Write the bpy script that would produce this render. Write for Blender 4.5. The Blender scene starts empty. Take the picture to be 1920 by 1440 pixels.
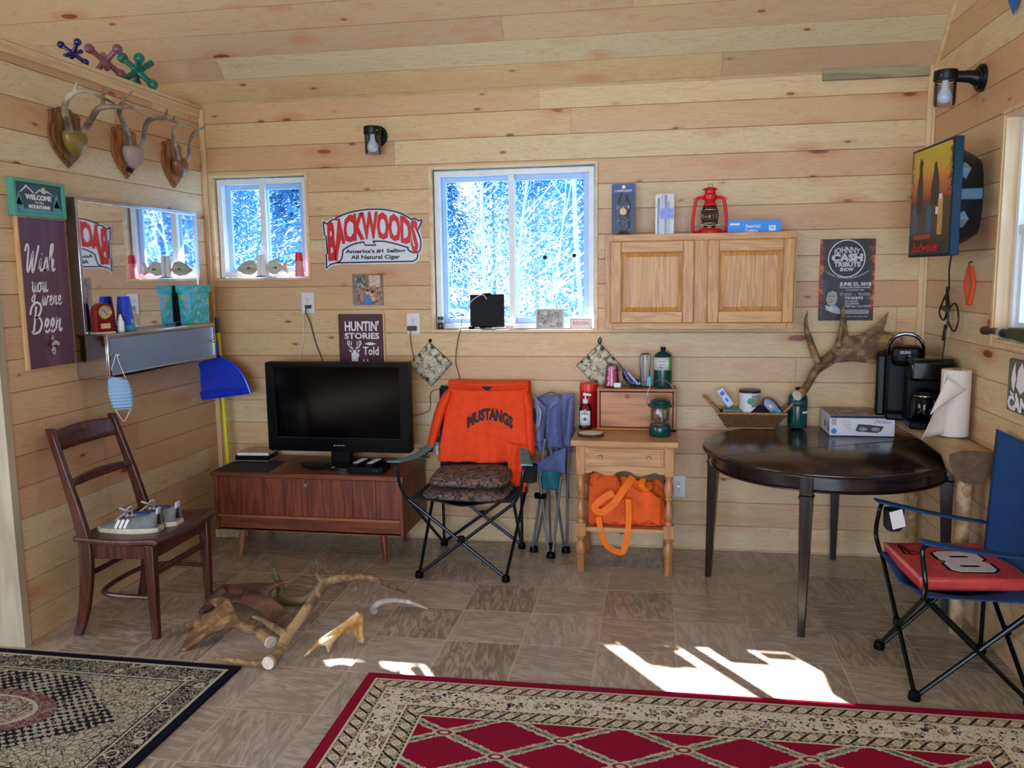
import bpy, bmesh, math, random
from mathutils import Matrix, Vector, Euler, noise as mnoise
sc=bpy.context.scene
COL=sc.collection
PI=math.pi
R=math.radians
# ---------------------------------------------------------------- camera
cam=bpy.data.cameras.new('camera'); camo=bpy.data.objects.new('camera',cam); COL.objects.link(camo)
cam.sensor_fit='HORIZONTAL'; cam.sensor_width=36.0; cam.lens=1570.36/1920*36.0; cam.clip_start=.05; cam.clip_end=300
def cam_matrix(yaw,pitch,roll,loc):
    cy,sy,cp,sp=math.cos(yaw),math.sin(yaw),math.cos(pitch),math.sin(pitch)
    f=Vector((-sy*cp,cy*cp,-sp)); r=Vector((cy,sy,0)); u=r.cross(f)
    cr,sr=math.cos(roll),math.sin(roll)
    r2=cr*r+sr*u; u2=-sr*r+cr*u
    m=Matrix((r2,u2,-f)).transposed().to_4x4(); m.translation=loc
    return m
camo.matrix_world=cam_matrix(R(9.770),R(7.404),R(-.732),Vector((0,-4.534,1.5)))
sc.camera=camo
# ---------------------------------------------------------------- light and exposure
vs=sc.view_settings
sc.display_settings.display_device='sRGB'; vs.view_transform='Standard'; vs.look='None'; vs.gamma=1; vs.use_curve_mapping=False
vs.exposure=0.0
sc.cycles.use_denoising=True
sc.cycles.max_bounces=7; sc.cycles.diffuse_bounces=4; sc.cycles.glossy_bounces=4; sc.cycles.transmission_bounces=6; sc.cycles.transparent_max_bounces=16
sc.cycles.caustics_reflective=False; sc.cycles.caustics_refractive=False; sc.cycles.sample_clamp_indirect=6
w=bpy.data.worlds.new('sky'); sc.world=w; w.use_nodes=True
nt=w.node_tree; bg=nt.nodes['Background']
tc=nt.nodes.new('ShaderNodeTexCoord'); sx=nt.nodes.new('ShaderNodeSeparateXYZ'); rp=nt.nodes.new('ShaderNodeValToRGB')
nt.links.new(tc.outputs['Generated'],sx.inputs[0]); nt.links.new(sx.outputs['Z'],rp.inputs[0]); nt.links.new(rp.outputs[0],bg.inputs['Color'])
rp.color_ramp.elements[0].color=(.55,.76,1,1); rp.color_ramp.elements[1].color=(.16,.40,1,1); rp.color_ramp.elements[1].position=.8
bg.inputs['Strength'].default_value=6.0
SUNDIR=Vector((.70,-1.0,-.976)).normalized()
sl=bpy.data.lights.new('sun','SUN'); so=bpy.data.objects.new('sun',sl); COL.objects.link(so)
sl.energy=70; sl.angle=R(.6); sl.color=(1,.96,.9)
so.rotation_euler=SUNDIR.to_track_quat('-Z','Y').to_euler(); so.location=(-6,8,9)
def area(name,loc,aim,sx_,sy_,power,color):
    l=bpy.data.lights.new(name,'AREA'); l.shape='RECTANGLE'; l.size=sx_; l.size_y=sy_; l.energy=power; l.color=color
    o=bpy.data.objects.new(name,l); COL.objects.link(o); o.location=loc
    o.rotation_euler=(Vector(aim)-Vector(loc)).to_track_quat('-Z','Y').to_euler()
    return o
# added fill lamps, set in assumed openings out of view
area('rear_fill',(-.6,-8.3,1.5),(-.6,0,1.4),3.6,2.3,140,(.90,.95,1))
area('hall_fill',(-4.75,-4.2,1.6),(0,-3,1.3),2.2,1.4,34,(.95,.97,1))
area('loft_fill',(-.6,-8.2,3.9),(-.6,-2,2.6),3.4,1.3,48,(.88,.94,1))
def portal(name,loc,aim,a,b):
    o=area(name,loc,aim,a,b,1,(1,1,1)); o.data.cycles.is_portal=True
portal('sky_portal_one',(-2.22,.14,1.79),(-2.22,-1,1.79),.56,.56); portal('sky_portal_two',(-.77,.14,1.64),(-.77,-1,1.64),.9,.86); portal('sky_portal_three',(1.48,-1.39,1.65),(0,-1.39,1.65),.9,.84)
# ---------------------------------------------------------------- shader maths
class S:
    def __init__(s,g,k): s.g=g; s.k=k
    def _m(s,op,*o):
        n=s.g.nodes.new('ShaderNodeMath'); n.operation=op
        for i,v in enumerate((s,)+o):
            if isinstance(v,S): s.g.links.new(v.k,n.inputs[i])
            else: n.inputs[i].default_value=v
        return S(s.g,n.outputs[0])
    def __add__(s,o): return s._m('ADD',o)
    __radd__=__add__
    def __sub__(s,o): return s._m('SUBTRACT',o)
    def __rsub__(s,o): return (s*-1)+o
    def __mul__(s,o): return s._m('MULTIPLY',o)
    __rmul__=__mul__
    def __truediv__(s,o): return s._m('DIVIDE',o)
    def floor(s): return s._m('FLOOR')
    def fract(s): return s._m('FRACT')
    def abs(s): return s._m('ABSOLUTE')
    def sin(s): return s._m('SINE')
    def cos(s): return s._m('COSINE')
    def sqrt(s): return s._m('SQRT')
    def min(s,o): return s._m('MINIMUM',o)
    def max(s,o): return s._m('MAXIMUM',o)
    def gt(s,o): return s._m('GREATER_THAN',o)
    def lt(s,o): return s._m('LESS_THAN',o)
    def mod(s,o): return s._m('FLOORED_MODULO',o)
    def step(s,a,b):
        n=s.g.nodes.new('ShaderNodeMapRange'); n.interpolation_type='SMOOTHSTEP'
        s.g.links.new(s.k,n.inputs[0]); n.inputs[1].default_value=a; n.inputs[2].default_value=b
        return S(s.g,n.outputs[0])
def hexc(h):
    if not isinstance(h,str): return (*h,1) if len(h)==3 else h
    h=h.lstrip('#'); v=[int(h[i:i+2],16)/255 for i in (0,2,4)]
    return tuple(((c+.055)/1.055)**2.4 if c>.04045 else c/12.92 for c in v)+(1,)
class G:
    def __init__(s,name,rough=.6,metal=0,spec=.5):
        s.m=bpy.data.materials.new(name); s.m.use_nodes=True; s.t=s.m.node_tree; s.nodes=s.t.nodes; s.links=s.t.links
        s.b=s.nodes['Principled BSDF']; s.b.inputs['Roughness'].default_value=rough; s.b.inputs['Metallic'].default_value=metal
        s.b.inputs['Specular IOR Level'].default_value=spec
    def coord(s,kind='Object'):
        n=s.nodes.new('ShaderNodeTexCoord'); p=s.nodes.new('ShaderNodeSeparateXYZ'); s.links.new(n.outputs[kind],p.inputs[0])
        return [S(s,k) for k in p.outputs]
    def vec(s,x=0,y=0,z=0):
        n=s.nodes.new('ShaderNodeCombineXYZ')
        for i,v in enumerate((x,y,z)):
            if isinstance(v,S): s.links.new(v.k,n.inputs[i])
            else: n.inputs[i].default_value=v
        return S(s,n.outputs[0])
    def noise(s,v,scale=1,detail=2,rough=.5,dist=0):
        n=s.nodes.new('ShaderNodeTexNoise'); s.links.new(v.k,n.inputs['Vector'])
        for a,b in (('Scale',scale),('Detail',detail),('Roughness',rough),('Distortion',dist)): n.inputs[a].default_value=b
        return S(s,n.outputs[0])
    def white(s,v):
        n=s.nodes.new('ShaderNodeTexWhiteNoise'); n.noise_dimensions='3D'; s.links.new(v.k,n.inputs['Vector']); return S(s,n.outputs[0])
    def vor(s,v,scale=1,rnd=1,feature='F1'):
        n=s.nodes.new('ShaderNodeTexVoronoi'); n.feature=feature; s.links.new(v.k,n.inputs['Vector']); n.inputs['Scale'].default_value=scale; n.inputs['Randomness'].default_value=rnd
        if feature=='DISTANCE_TO_EDGE': return S(s,n.outputs['Distance']),None
        q=s.nodes.new('ShaderNodeSeparateXYZ'); s.links.new(n.outputs['Color'],q.inputs[0])
        return S(s,n.outputs['Distance']),S(s,q.outputs[0])
    def mix(s,f,a,b):
        n=s.nodes.new('ShaderNodeMix'); n.data_type='RGBA'
        for v,i in ((f,0),(a,6),(b,7)):
            if isinstance(v,S): s.links.new(v.k,n.inputs[i])
            else: n.inputs[i].default_value=v if i==0 else hexc(v)
        return S(s,n.outputs[2])
    def ramp(s,f,*stops):
        n=s.nodes.new('ShaderNodeValToRGB'); s.links.new(f.k,n.inputs[0]); e=n.color_ramp.elements
        while len(e)<len(stops): e.new(.5)
        for el,(p,c) in zip(e,stops): el.position=p; el.color=hexc(c)
        return S(s,n.outputs[0])
    def col(s,v): s.links.new(v.k,s.b.inputs['Base Color'])
    def rough(s,v): s.links.new(v.k,s.b.inputs['Roughness'])
    def bump(s,v,d=.002,strength=1):
        n=s.nodes.new('ShaderNodeBump'); s.links.new(v.k,n.inputs['Height']); n.inputs['Distance'].default_value=d; n.inputs['Strength'].default_value=strength
        s.links.new(n.outputs[0],s.b.inputs['Normal'])
MC={}
def M(name,c,rough=.5,metal=0,var=.12,scale=12,bump=0,spec=.5):
    """one-colour material with a faint procedural mottling"""
    if name in MC: return MC[name]
    g=G(name,rough,metal,spec); x,y,z=g.coord(); v=g.vec(x,y,z); n=g.noise(v,scale,3,.6)
    c=hexc(c); d=tuple(max(0,k*(1-var)) for k in c[:3]); e=tuple(min(1,k*(1+var)) for k in c[:3])
    g.col(g.mix(n.step(.3,.7),d,e))
    if bump: g.bump(g.noise(v,scale*8,2),bump)
    MC[name]=g.m; return g.m
def wood(name,a,b,axis=0,rough=.45,scale=1,rings=9,dark=None):
    """long-grained furniture wood; axis = direction of the grain"""
    if name in MC: return MC[name]
    g=G(name,rough); c=g.coord(); s=[14*scale]*3; s[axis]=1.1*scale
    v=g.vec(c[0]*s[0],c[1]*s[1],c[2]*s[2]); n=g.noise(v,1,3,.55,.4)
    r=((n*rings).fract()-.5).abs()*2
    f=g.vec(c[0]*(s[0]*6),c[1]*(s[1]*6),c[2]*(s[2]*3)); fine=g.noise(f,1,2)
    t=(r*.65+fine*.5).step(.15,.95); g.col(g.mix(t,a,b)); g.bump(fine,.0006)
    MC[name]=g.m; return g.m
# ---------------------------------------------------------------- mesh builder
class MB:
    def __init__(s): s.v=[]; s.f=[]; s.m=Matrix()
    def add(s,vs,fs):
        o=len(s.v); s.v+=[s.m@Vector(p) for p in vs]; s.f+=[tuple(i+o for i in f) for f in fs]; return s
    def box(s,c,d,rz=0,rot=None,taper=1):
        x,y,z=[k/2 for k in d]; t=taper
        vs=[(-x*t,-y*t,-z),(x*t,-y*t,-z),(x*t,y*t,-z),(-x*t,y*t,-z),(-x,-y,z),(x,-y,z),(x,y,z),(-x,y,z)]
        q=(rot.to_matrix() if rot else Matrix.Rotation(rz,3,'Z'))
        return s.add([q@Vector(p)+Vector(c) for p in vs],[(0,3,2,1),(4,5,6,7),(0,1,5,4),(1,2,6,5),(2,3,7,6),(3,0,4,7)])
    def b2(s,lo,hi): return s.box([(a+b)/2 for a,b in zip(lo,hi)],[b-a for a,b in zip(lo,hi)])
    def tube(s,pts,r,seg=10,flat=None,closed=False):
        pts=[Vector(p) for p in pts]; n=len(pts)
        rs=r if isinstance(r,(list,tuple)) else [r]*n
        if len(rs)!=n:
            q=rs; k=len(q)-1; rs=[q[min(k-1,int(i/(n-1)*k))]+(q[min(k-1,int(i/(n-1)*k))+1]-q[min(k-1,int(i/(n-1)*k))])*(i/(n-1)*k-min(k-1,int(i/(n-1)*k))) for i in range(n)]
        def tan(i):
            if closed: return (pts[(i+1)%n]-pts[i-1]).normalized()
            return (pts[min(i+1,n-1)]-pts[max(i-1,0)]).normalized()
        t0=tan(0); up=Vector((0,0,1)) if abs(t0.z)<.9 else Vector((1,0,0)); x=up.cross(t0).normalized(); vs=[];fs=[]
        for i in range(n):
            t=tan(i); x=(x-t*x.dot(t)); x=x.normalized() if x.length>1e-6 else t.orthogonal().normalized(); y=t.cross(x)
            for k in range(seg):
                a=2*PI*k/seg; fl=flat or 1
                vs.append(pts[i]+(x*math.cos(a)+y*math.sin(a)*fl)*rs[i])
        m=n if closed else n-1
        for i in range(m):
            for k in range(seg):
                a=i*seg+k;b=i*seg+(k+1)%seg;j=((i+1)%n)*seg
                fs.append((a,b,j+(k+1)%seg,j+k))
        if not closed: fs+= [tuple(reversed(range(seg))),tuple(range((n-1)*seg,n*seg))]
        return s.add(vs,fs)
    def lathe(s,prof,c=(0,0,0),seg=24,cap=True):
        vs=[];fs=[];n=len(prof)
        for r,z in prof:
            for k in range(seg):
                a=2*PI*k/seg; vs.append((c[0]+r*math.cos(a),c[1]+r*math.sin(a),c[2]+z))
        for i in range(n-1):
            for k in range(seg):
                fs.append((i*seg+k,i*seg+(k+1)%seg,(i+1)*seg+(k+1)%seg,(i+1)*seg+k))
        if cap: fs+=[tuple(reversed(range(seg))),tuple(range((n-1)*seg,n*seg))]
        return s.add(vs,fs)
    def cyl(s,c,r,h,seg=20,r2=None): return s.lathe([(r,0),(r if r2 is None else r2,h)],c,seg)
    def disc(s,c,r,h=.001,seg=28,ax='y'):
        """short cylinder facing along an axis, centred at c"""
        vs=[];
        for e in (-h/2,h/2):
            for k in range(seg):
                a=2*PI*k/seg; u,v=r*math.cos(a),r*math.sin(a)
                vs.append({'x':(c[0]+e,c[1]+u,c[2]+v),'y':(c[0]+u,c[1]+e,c[2]+v),'z':(c[0]+u,c[1]+v,c[2]+e)}[ax])
        return s.add(vs,[tuple(range(seg)),tuple(reversed(range(seg,2*seg)))]+[(k,(k+1)%seg,seg+(k+1)%seg,seg+k) for k in range(seg)])
    def ball(s,c,r,seg=14,rings=8,sc=(1,1,1)):
        vs=[];fs=[]
        for i in range(1,rings):
            p=PI*i/rings
            for k in range(seg):
                a=2*PI*k/seg; vs.append((c[0]+r*sc[0]*math.sin(p)*math.cos(a),c[1]+r*sc[1]*math.sin(p)*math.sin(a),c[2]-r*sc[2]*math.cos(p)))
        vs+=[(c[0],c[1],c[2]-r*sc[2]),(c[0],c[1],c[2]+r*sc[2])]; b=len(vs)-2
        for i in range(rings-2):
            for k in range(seg): fs.append((i*seg+k,i*seg+(k+1)%seg,(i+1)*seg+(k+1)%seg,(i+1)*seg+k))
        for k in range(seg): fs+=[(b,(k+1)%seg,k),(b+1,(rings-2)*seg+k,(rings-2)*seg+(k+1)%seg)]
        return s.add(vs,fs)
    def prism(s,out,h,c=(0,0,0),ax='w',holes=()):
        """outline in the local (u,v) plane, extruded h towards +w; ax: 'w' = xy plane up, 'y' = xz plane towards -y, 'x' = yz plane towards +x"""
        import mathutils.geometry as mg
        def P(u,v,w): return {'w':(c[0]+u,c[1]+v,c[2]+w),'y':(c[0]+u,c[1]-w,c[2]+v),'x':(c[0]+w,c[1]+u,c[2]+v)}[ax]
        loops=[list(out)]+[list(q) for q in holes]
        flat=[p for l in loops for p in l]; tris=mg.tessellate_polygon([[Vector((p[0],p[1],0)) for p in l] for l in loops])
        n=len(flat); vs=[P(p[0],p[1],0) for p in flat]+[P(p[0],p[1],h) for p in flat]; fs=[]
        for a,b,d in tris: fs+=[(a,b,d),(n+d,n+b,n+a)]
        o=0
        for l in loops:
            k=len(l)
            for i in range(k): fs.append((o+i,o+(i+1)%k,n+o+(i+1)%k,n+o+i))
            o+=k
        return s.add(vs,fs)
    def grid(s,fn,nu,nv,wrap=False):
        vs=[fn(i/nu,j/nv) for j in range(nv+1) for i in range(nu+1)]
        return s.add(vs,[(j*(nu+1)+i,j*(nu+1)+i+1,(j+1)*(nu+1)+i+1,(j+1)*(nu+1)+i) for j in range(nv) for i in range(nu)])
    def build(s,name,mat,parent=None,smooth=None,bevel=0,solid=0,sub=0,remesh=0,uv=None,label=None,disp=0,segs=2):
        me=bpy.data.meshes.new(name); me.from_pydata([tuple(p) for p in s.v],[],s.f); me.validate(verbose=False)
        bm=bmesh.new(); bm.from_mesh(me)
        if not uv and not solid: bmesh.ops.recalc_face_normals(bm,faces=bm.faces)
        bm.to_mesh(me); bm.free()
        if uv:
            L=me.uv_layers.new(name='UVMap')
            for p in me.polygons:
                for li in p.loop_indices: L.data[li].uv=uv(me.vertices[me.loops[li].vertex_index].co,p.normal)
        o=bpy.data.objects.new(name,me); COL.objects.link(o)
        if mat: me.materials.append(mat)
        if parent: o.parent=parent
        if solid: k=o.modifiers.new('solid','SOLIDIFY'); k.thickness=solid; k.offset=0
        if remesh:
            k=o.modifiers.new('remesh','REMESH'); k.mode='VOXEL'; k.voxel_size=remesh; k.use_smooth_shade=True
            k=o.modifiers.new('smooth','SMOOTH'); k.factor=.5; k.iterations=4
        if sub: k=o.modifiers.new('sub','SUBSURF'); k.levels=sub; k.render_levels=sub
        if bevel: k=o.modifiers.new('bevel','BEVEL'); k.width=bevel; k.segments=segs; k.limit_method='ANGLE'; k.angle_limit=R(40)
        if smooth is None: smooth=True
        if smooth:
            me.shade_smooth()
            if not remesh and not sub:
                a=35 if smooth is True else smooth
                me.set_sharp_from_angle(angle=R(a))
        if label: o['label']=label
        return o
def spline(pts,n=6):
    """Catmull-Rom through points (any dimension)"""
    P=[tuple(p) for p in pts]; P=[P[0]]+P+[P[-1]]; out=[]
    for i in range(1,len(P)-2):
        for k in range(n):
            t=k/n; out.append(tuple(.5*(2*b+(c-a)*t+(2*a-5*b+4*c-d)*t*t+(3*b-a-3*c+d)*t**3) for a,b,c,d in zip(P[i-1],P[i],P[i+1],P[i+2])))
    out.append(P[-2]); return out
def tag(o,label,cat,group=None,kind=None):
    o['label']=label; o['category']=cat
    if group: o['group']=group
    if kind: o['kind']=kind
    return o
def thing(name,label,cat,loc=(0,0,0),rz=0,group=None,mat=None):
    o=bpy.data.objects.new(name,None); COL.objects.link(o); o.empty_display_size=.05
    if mat is not None: m=mat.copy(); m.translation=Vector(loc); o.matrix_world=m
    else: o.location=loc; o.rotation_euler=(0,0,rz)
    return tag(o,label,cat,group)
# local frames: x = right as seen, y = into the wall, z = up
FB=Matrix()                                   # on the back wall
FL=Matrix.Rotation(PI/2,4,'Z')                # on the left wall (looking -x): right = +y, into = -x
FR=Matrix.Rotation(-PI/2,4,'Z')               # on the right wall: right = -y, into = +x
def copy_tree(o,parent=None):
    c=o.copy(); COL.objects.link(c); c.parent=parent
    for ch in list(o.children): copy_tree(ch,c)
    return c
def rrect(w,h,r,n=5,c=(0,0)):
    o=[]
    for cx,cy,a0 in ((w/2-r,h/2-r,0),(-w/2+r,h/2-r,90),(-w/2+r,-h/2+r,180),(w/2-r,-h/2+r,270)):
        for k in range(n+1):
            a=R(a0+90*k/n); o.append((c[0]+cx+r*math.cos(a),c[1]+cy+r*math.sin(a)))
    return o
def circ(r,n=24,c=(0,0),e=1): return [(c[0]+r*math.cos(2*PI*k/n),c[1]+r*e*math.sin(2*PI*k/n)) for k in range(n)]
def text(name,s,h,mat,parent,c=(0,0,0),th=.001,bold=0,width=None,warp=None,align='CENTER',shear=0,space=1,rot=None,label=None,res=2):
    """lettering standing in the local xz plane, facing -y; h = capital height"""
    cu=bpy.data.curves.new(name,'FONT'); cu.body=s; cu.size=h/.70; cu.extrude=th/2; cu.offset=bold; cu.align_x=align; cu.shear=shear; cu.space_character=space; cu.resolution_u=res
    to=bpy.data.objects.new(name,cu); COL.objects.link(to); dg=bpy.context.evaluated_depsgraph_get()
    me=bpy.data.meshes.new_from_object(to.evaluated_get(dg)); bpy.data.objects.remove(to); bpy.data.curves.remove(cu)
    xs=[v.co.x for v in me.vertices]
    if not xs: return None
    x0,x1=min(xs),max(xs); k=1
    if width: k=width/(x1-x0)
    mid=(x0+x1)/2 if align=='CENTER' else x0
    for v in me.vertices:
        x,y,z=(v.co.x-mid)*k,v.co.y,v.co.z
        if warp: x,y=warp(x,y)
        v.co=Vector((x,-z,y))
        if rot: v.co=rot@v.co
        v.co+=Vector(c)
    me.materials.clear(); me.materials.append(mat); me.name=name
    o=bpy.data.objects.new(name,me); COL.objects.link(o)
    if parent: o.parent=parent
    if label: o['label']=label
    return o
rnd=random.Random(7)
# ---------------------------------------------------------------- materials of the room
PITCH=.1311
def pine(name,seed=0,pale='#d8c49f',pink='#c89b78',mid='#cdab83',joint=3.9,off=0.0066):
    g=G(name,.42); x,y,z=g.coord('UV'); v=(y-off)/PITCH; row=v.floor(); fr=v.fract()
    h=g.white(g.vec(row,seed,3.1)); us=x/joint+h*7; seg=us.floor(); h2=g.white(g.vec(row,seg,seed+.7)); h3=g.white(g.vec(seg,row,seed+5.3))
    base=g.ramp(h2,(0,pink),(.3,mid),(.62,'#d3b68a'),(1,pale))
    # cathedral grain, different on each board
    q=g.vec(x*1.25+h3*31,fr*1.5+h2*17,h2*9); n=g.noise(q,1.5,3,.55,.8)
    rings=((n*13).fract()-.5).abs()*2; grain=(1-rings).step(.55,1)*.42
    fine=g.noise(g.vec(x*9,y*210,h3*8),1,3)
    c=g.mix(grain,base,'#bd8a5a'); c=g.mix(fine.step(.45,.8)*.22,c,'#b48356')
    patch=g.noise(g.vec(x*2.2+h2*11,fr*1.2+h3*5,seed),1.3,2).step(.55,.75)*.40; c=g.mix(patch,c,'#c48560')
    # knots: large round ones with a halo, small dark ones, thin spike knots
    def knots(sc,r0,r1,keep,salt,sq):
        kx=x*sc+h2*13+salt; ky=v*sq+salt*3.3; w_=g.noise(g.vec(x*9,y*30,salt),1,2)*.10
        d,cc=g.vor(g.vec(kx,ky,0),1,.75); d=d+w_-.05; on=cc.gt(keep)
        return d,on,r0,r1
    d,on,_,_=knots(2.3,0,0,.40,2.2,.95); k1=(1-d.step(.085,.13))*on; halo=(1-d.step(.09,.36))*on
    ringk=((d*70).sin()*.5+.5)*k1
    c=g.mix(halo*.6,c,'#c07a50'); c=g.mix(k1*.95,c,'#8a4128'); c=g.mix(ringk*.5,c,'#4f2416')
    d2,on2,_,_=knots(4.6,0,0,.42,7.7,1.6); k2=(1-d2.step(.06,.10))*on2; c=g.mix(k2*.92,c,'#4a281c'); c=g.mix((1-d2.step(.05,.22))*on2*.4,c,'#b0704a')
    # end joint between boards
    e=us.fract(); ej=((e-.5).abs()*2).gt(.9985); c=g.mix(ej*.30,c,'#8f6a4a')
    g.col(c); g.rough(fine*.25+.30)
    g.bump(fine*.3+rings*.25-ej*3-k1*.6,.0007)
    return g.m
P_BACK=pine('pine_boards_back',1.3); P_LEFT=pine('pine_boards_left',4.1,joint=1.7); P_RIGHT=pine('pine_boards_right',8.2); P_CEIL=pine('pine_boards_ceiling',6.6,pale='#cbbf9f',mid='#c5ab88',pink='#bc9e83',off=.02)  # ceiling tints are greyer: the cooler light there is put into the colour
TRIM=wood('pine_trim','#dcc19b','#cfa97c',2,.45,.6,5); TRIMX=wood('pine_trim_long','#dfc7a0','#d2b084',0,.45,.6,5); TRIMY=wood('pine_trim_deep','#dcc19b','#cfa97c',1,.45,.6,5)
SAPW=wood('weathered_trim','#b9ae92','#a4977c',2,.7,.6,4)
VINYL=M('white_vinyl','#dfe4ec',.35,0,.04)
def glass(name,tint=(1,1,1),gl=.06,rough=.02):
    if name in MC: return MC[name]
    m=bpy.data.materials.new(name); m.use_nodes=True; t=m.node_tree; n=t.nodes; n.remove(n['Principled BSDF'])
    a=n.new('ShaderNodeBsdfTransparent'); a.inputs[0].default_value=(*tint,1); b=n.new('ShaderNodeBsdfGlossy'); b.inputs['Roughness'].default_value=rough
    f=n.new('ShaderNodeFresnel'); f.inputs[0].default_value=1.45; x=n.new('ShaderNodeMixShader')
    mu=n.new('ShaderNodeMath'); mu.operation='MULTIPLY_ADD'; t.links.new(f.outputs[0],mu.inputs[0]); mu.inputs[1].default_value=gl*5; mu.inputs[2].default_value=0
    t.links.new(mu.outputs[0],x.inputs[0]); t.links.new(a.outputs[0],x.inputs[1]); t.links.new(b.outputs[0],x.inputs[2]); t.links.new(x.outputs[0],n['Material Output'].inputs[0])
    MC[name]=m; return m
GLASS=glass('window_glass',gl=.05)
def floor_mat():
    g=G('vinyl_tile_floor',.22,0,.5); x,y,z=g.coord(); X=(x+.532)/.3115; Y=(y+.668)/.325
    i,j=X.floor(),Y.floor(); par=((i+j).mod(2)); h=g.white(g.vec(i,j,.5)); h2=g.white(g.vec(j,i,4.5))
    fx,fy=X.fract(),Y.fract(); a=fx*par+fy*(1-par); b=fy*par+fx*(1-par)
    n=g.noise(g.vec(a*1.1+h*9,b*5+a*.8+h2*7,h*5),1.6,5,.62,1.6); n2=g.noise(g.vec(a*2+h2*4,b*13,h2*3),2,5,.6,2.2)
    base=g.ramp(h*.8+h2*.2,(0,'#82756a'),(.5,'#a0927f'),(1,'#b7aa99'))
    c=g.mix(n.step(.42,.62)*.55,base,'#cfc4b4'); c=g.mix(n2.step(.52,.66)*.42,c,'#716253')
    e=(fx-.5).abs().max((fy-.5).abs()); gr=e.step(.483,.492); c=g.mix(gr*.45,c,'#c4bbac')
    g.col(c); g.rough(n*.14+.17+gr*.2); g.bump(n*.35-gr*.9,.0008)
    return g.m
# ---------------------------------------------------------------- room shell
WX0,WX1,ZT=-2.55,1.335,2.47
def planks(name,u0,u1,v0,v1,place,mat,holes=(),off=.0066,gap=.0045,dep=.006,pitch=PITCH):
    vs=[];fs=[];uv=[]
    def quad(a,b,c,d):
        k=len(vs)
        for (u,v,w) in (a,b,c,d): vs.append(place(u,v,w)); uv.append((u,v if w==0 else v))
        fs.append((k,k+1,k+2,k+3))
    cuts=[v0]; k=math.ceil((v0-off)/pitch+1e-6)
    ivs=[]; v=v0
    while k*pitch+off<v1:
        z=k*pitch+off; ivs.append((v,z-gap/2,0)); ivs.append((z-gap/2,z+gap/2,1)); v=z+gap/2; k+=1
    ivs.append((v,v1,0))
    for a,b,gr in ivs:
        es=sorted({a,b}|{h[i] for h in holes for i in (2,3) if a<h[i]<b})
        for p,q in zip(es,es[1:]):
            if q-p<1e-5: continue
            m=(p+q)/2; segs=[(u0,u1)]
            for h in holes:
                if h[2]<m<h[3]:
                    segs=[t for s_ in segs for t in ((s_[0],min(s_[1],h[0])),(max(s_[0],h[1]),s_[1])) if t[1]-t[0]>1e-5]
            for s0,s1 in segs:
                if gr:
                    w=dep; mm=(p+q)/2
                    quad((s0,p,0),(s1,p,0),(s1,mm,w),(s0,mm,w)); quad((s0,mm,w),(s1,mm,w),(s1,q,0),(s0,q,0))
                else: quad((s0,p,0),(s1,p,0),(s1,q,0),(s0,q,0))
    me=bpy.data.meshes.new(name); me.from_pydata(vs,[],fs); L=me.uv_layers.new(name='UVMap')
    for l in me.loops: L.data[l.index].uv=uv[l.vertex_index]
    me.materials.append(mat); o=bpy.data.objects.new(name,me); COL.objects.link(o); o['kind']='structure'
    return o
W1=(-2.515,-1.93,1.492,2.082); W2=(-1.225,-.31,1.192,2.087); W3=(-1.86,-.92,1.215,2.09)   # opening: along, along, z, z
planks('wall_back',-4.9,WX1,0,ZT+.001,lambda u,v,w:(u,w,v),P_BACK,[W1,W2])
planks('wall_left',-1.62,0,0,2.45,lambda u,v,w:(WX0-w,u,v),P_LEFT)
planks('wall_right',-8.6,0,0,5.6,lambda u,v,w:(WX1+w,u,v),P_RIGHT,[W3])
C45=math.sqrt(.5)
planks('ceiling',-4.9,WX1,0,4.6,lambda u,v,w:(u,-v*C45+w*.7,ZT+v*C45+w*.7),P_CEIL,off=.02)
def struct(o): o['kind']='structure'; return o
m=MB(); m.box((-1.78,-4.3,-.02),(6.26,8.7,.04)); FLOOR=floor_mat(); struct(m.build('floor',FLOOR,smooth=False))
# the partition's hall side, cap and end; the rest of the hall and the wall behind the camera
m=MB(); m.b2((-2.70,-1.60,0),(WX0-.012,.0,2.445)); struct(m.build('wall_partition',TRIM,smooth=False))
m=MB(); m.b2((-2.71,-1.645,2.447),(WX0+.012,.0,2.466)); struct(m.build('trim_1',TRIMY,bevel=.003))
m=MB(); m.b2((-2.708,-1.64,.0),(WX0+.004,-1.601,2.446)); struct(m.build('trim_2',SAPW,bevel=.002))
m=MB(); m.b2((WX0-.002,-1.6,2.40),(WX0+.010,-.0,2.446)); struct(m.build('trim_3',TRIMY,bevel=.003))
m=MB(); m.b2((WX0-.002,-.026,0),(WX0+.026,.0,2.446)); struct(m.build('trim_4',TRIM,bevel=.004))
m=MB(); m.b2((WX1-.034,-.016,0),(WX1,.0,ZT+.02)); struct(m.build('trim_5',TRIM,bevel=.004))
m=MB(); m.b2((WX1-.014,-.034,0),(WX1,-.016,ZT)); struct(m.build('trim_6',TRIM,bevel=.004))
m=MB(); m.add([(WX1-.016,0,ZT-.03),(WX1-.016,-4,ZT+3.97),(WX1-.016,-4,ZT+4.03),(WX1-.016,0,ZT+.03),(WX1,0,ZT-.03),(WX1,-4,ZT+3.97),(WX1,-4,ZT+4.03),(WX1,0,ZT+.03)],[(0,1,2,3),(7,6,5,4),(0,4,5,1),(3,2,6,7),(0,3,7,4),(1,5,6,2)]); struct(m.build('trim_7',TRIM))
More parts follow.
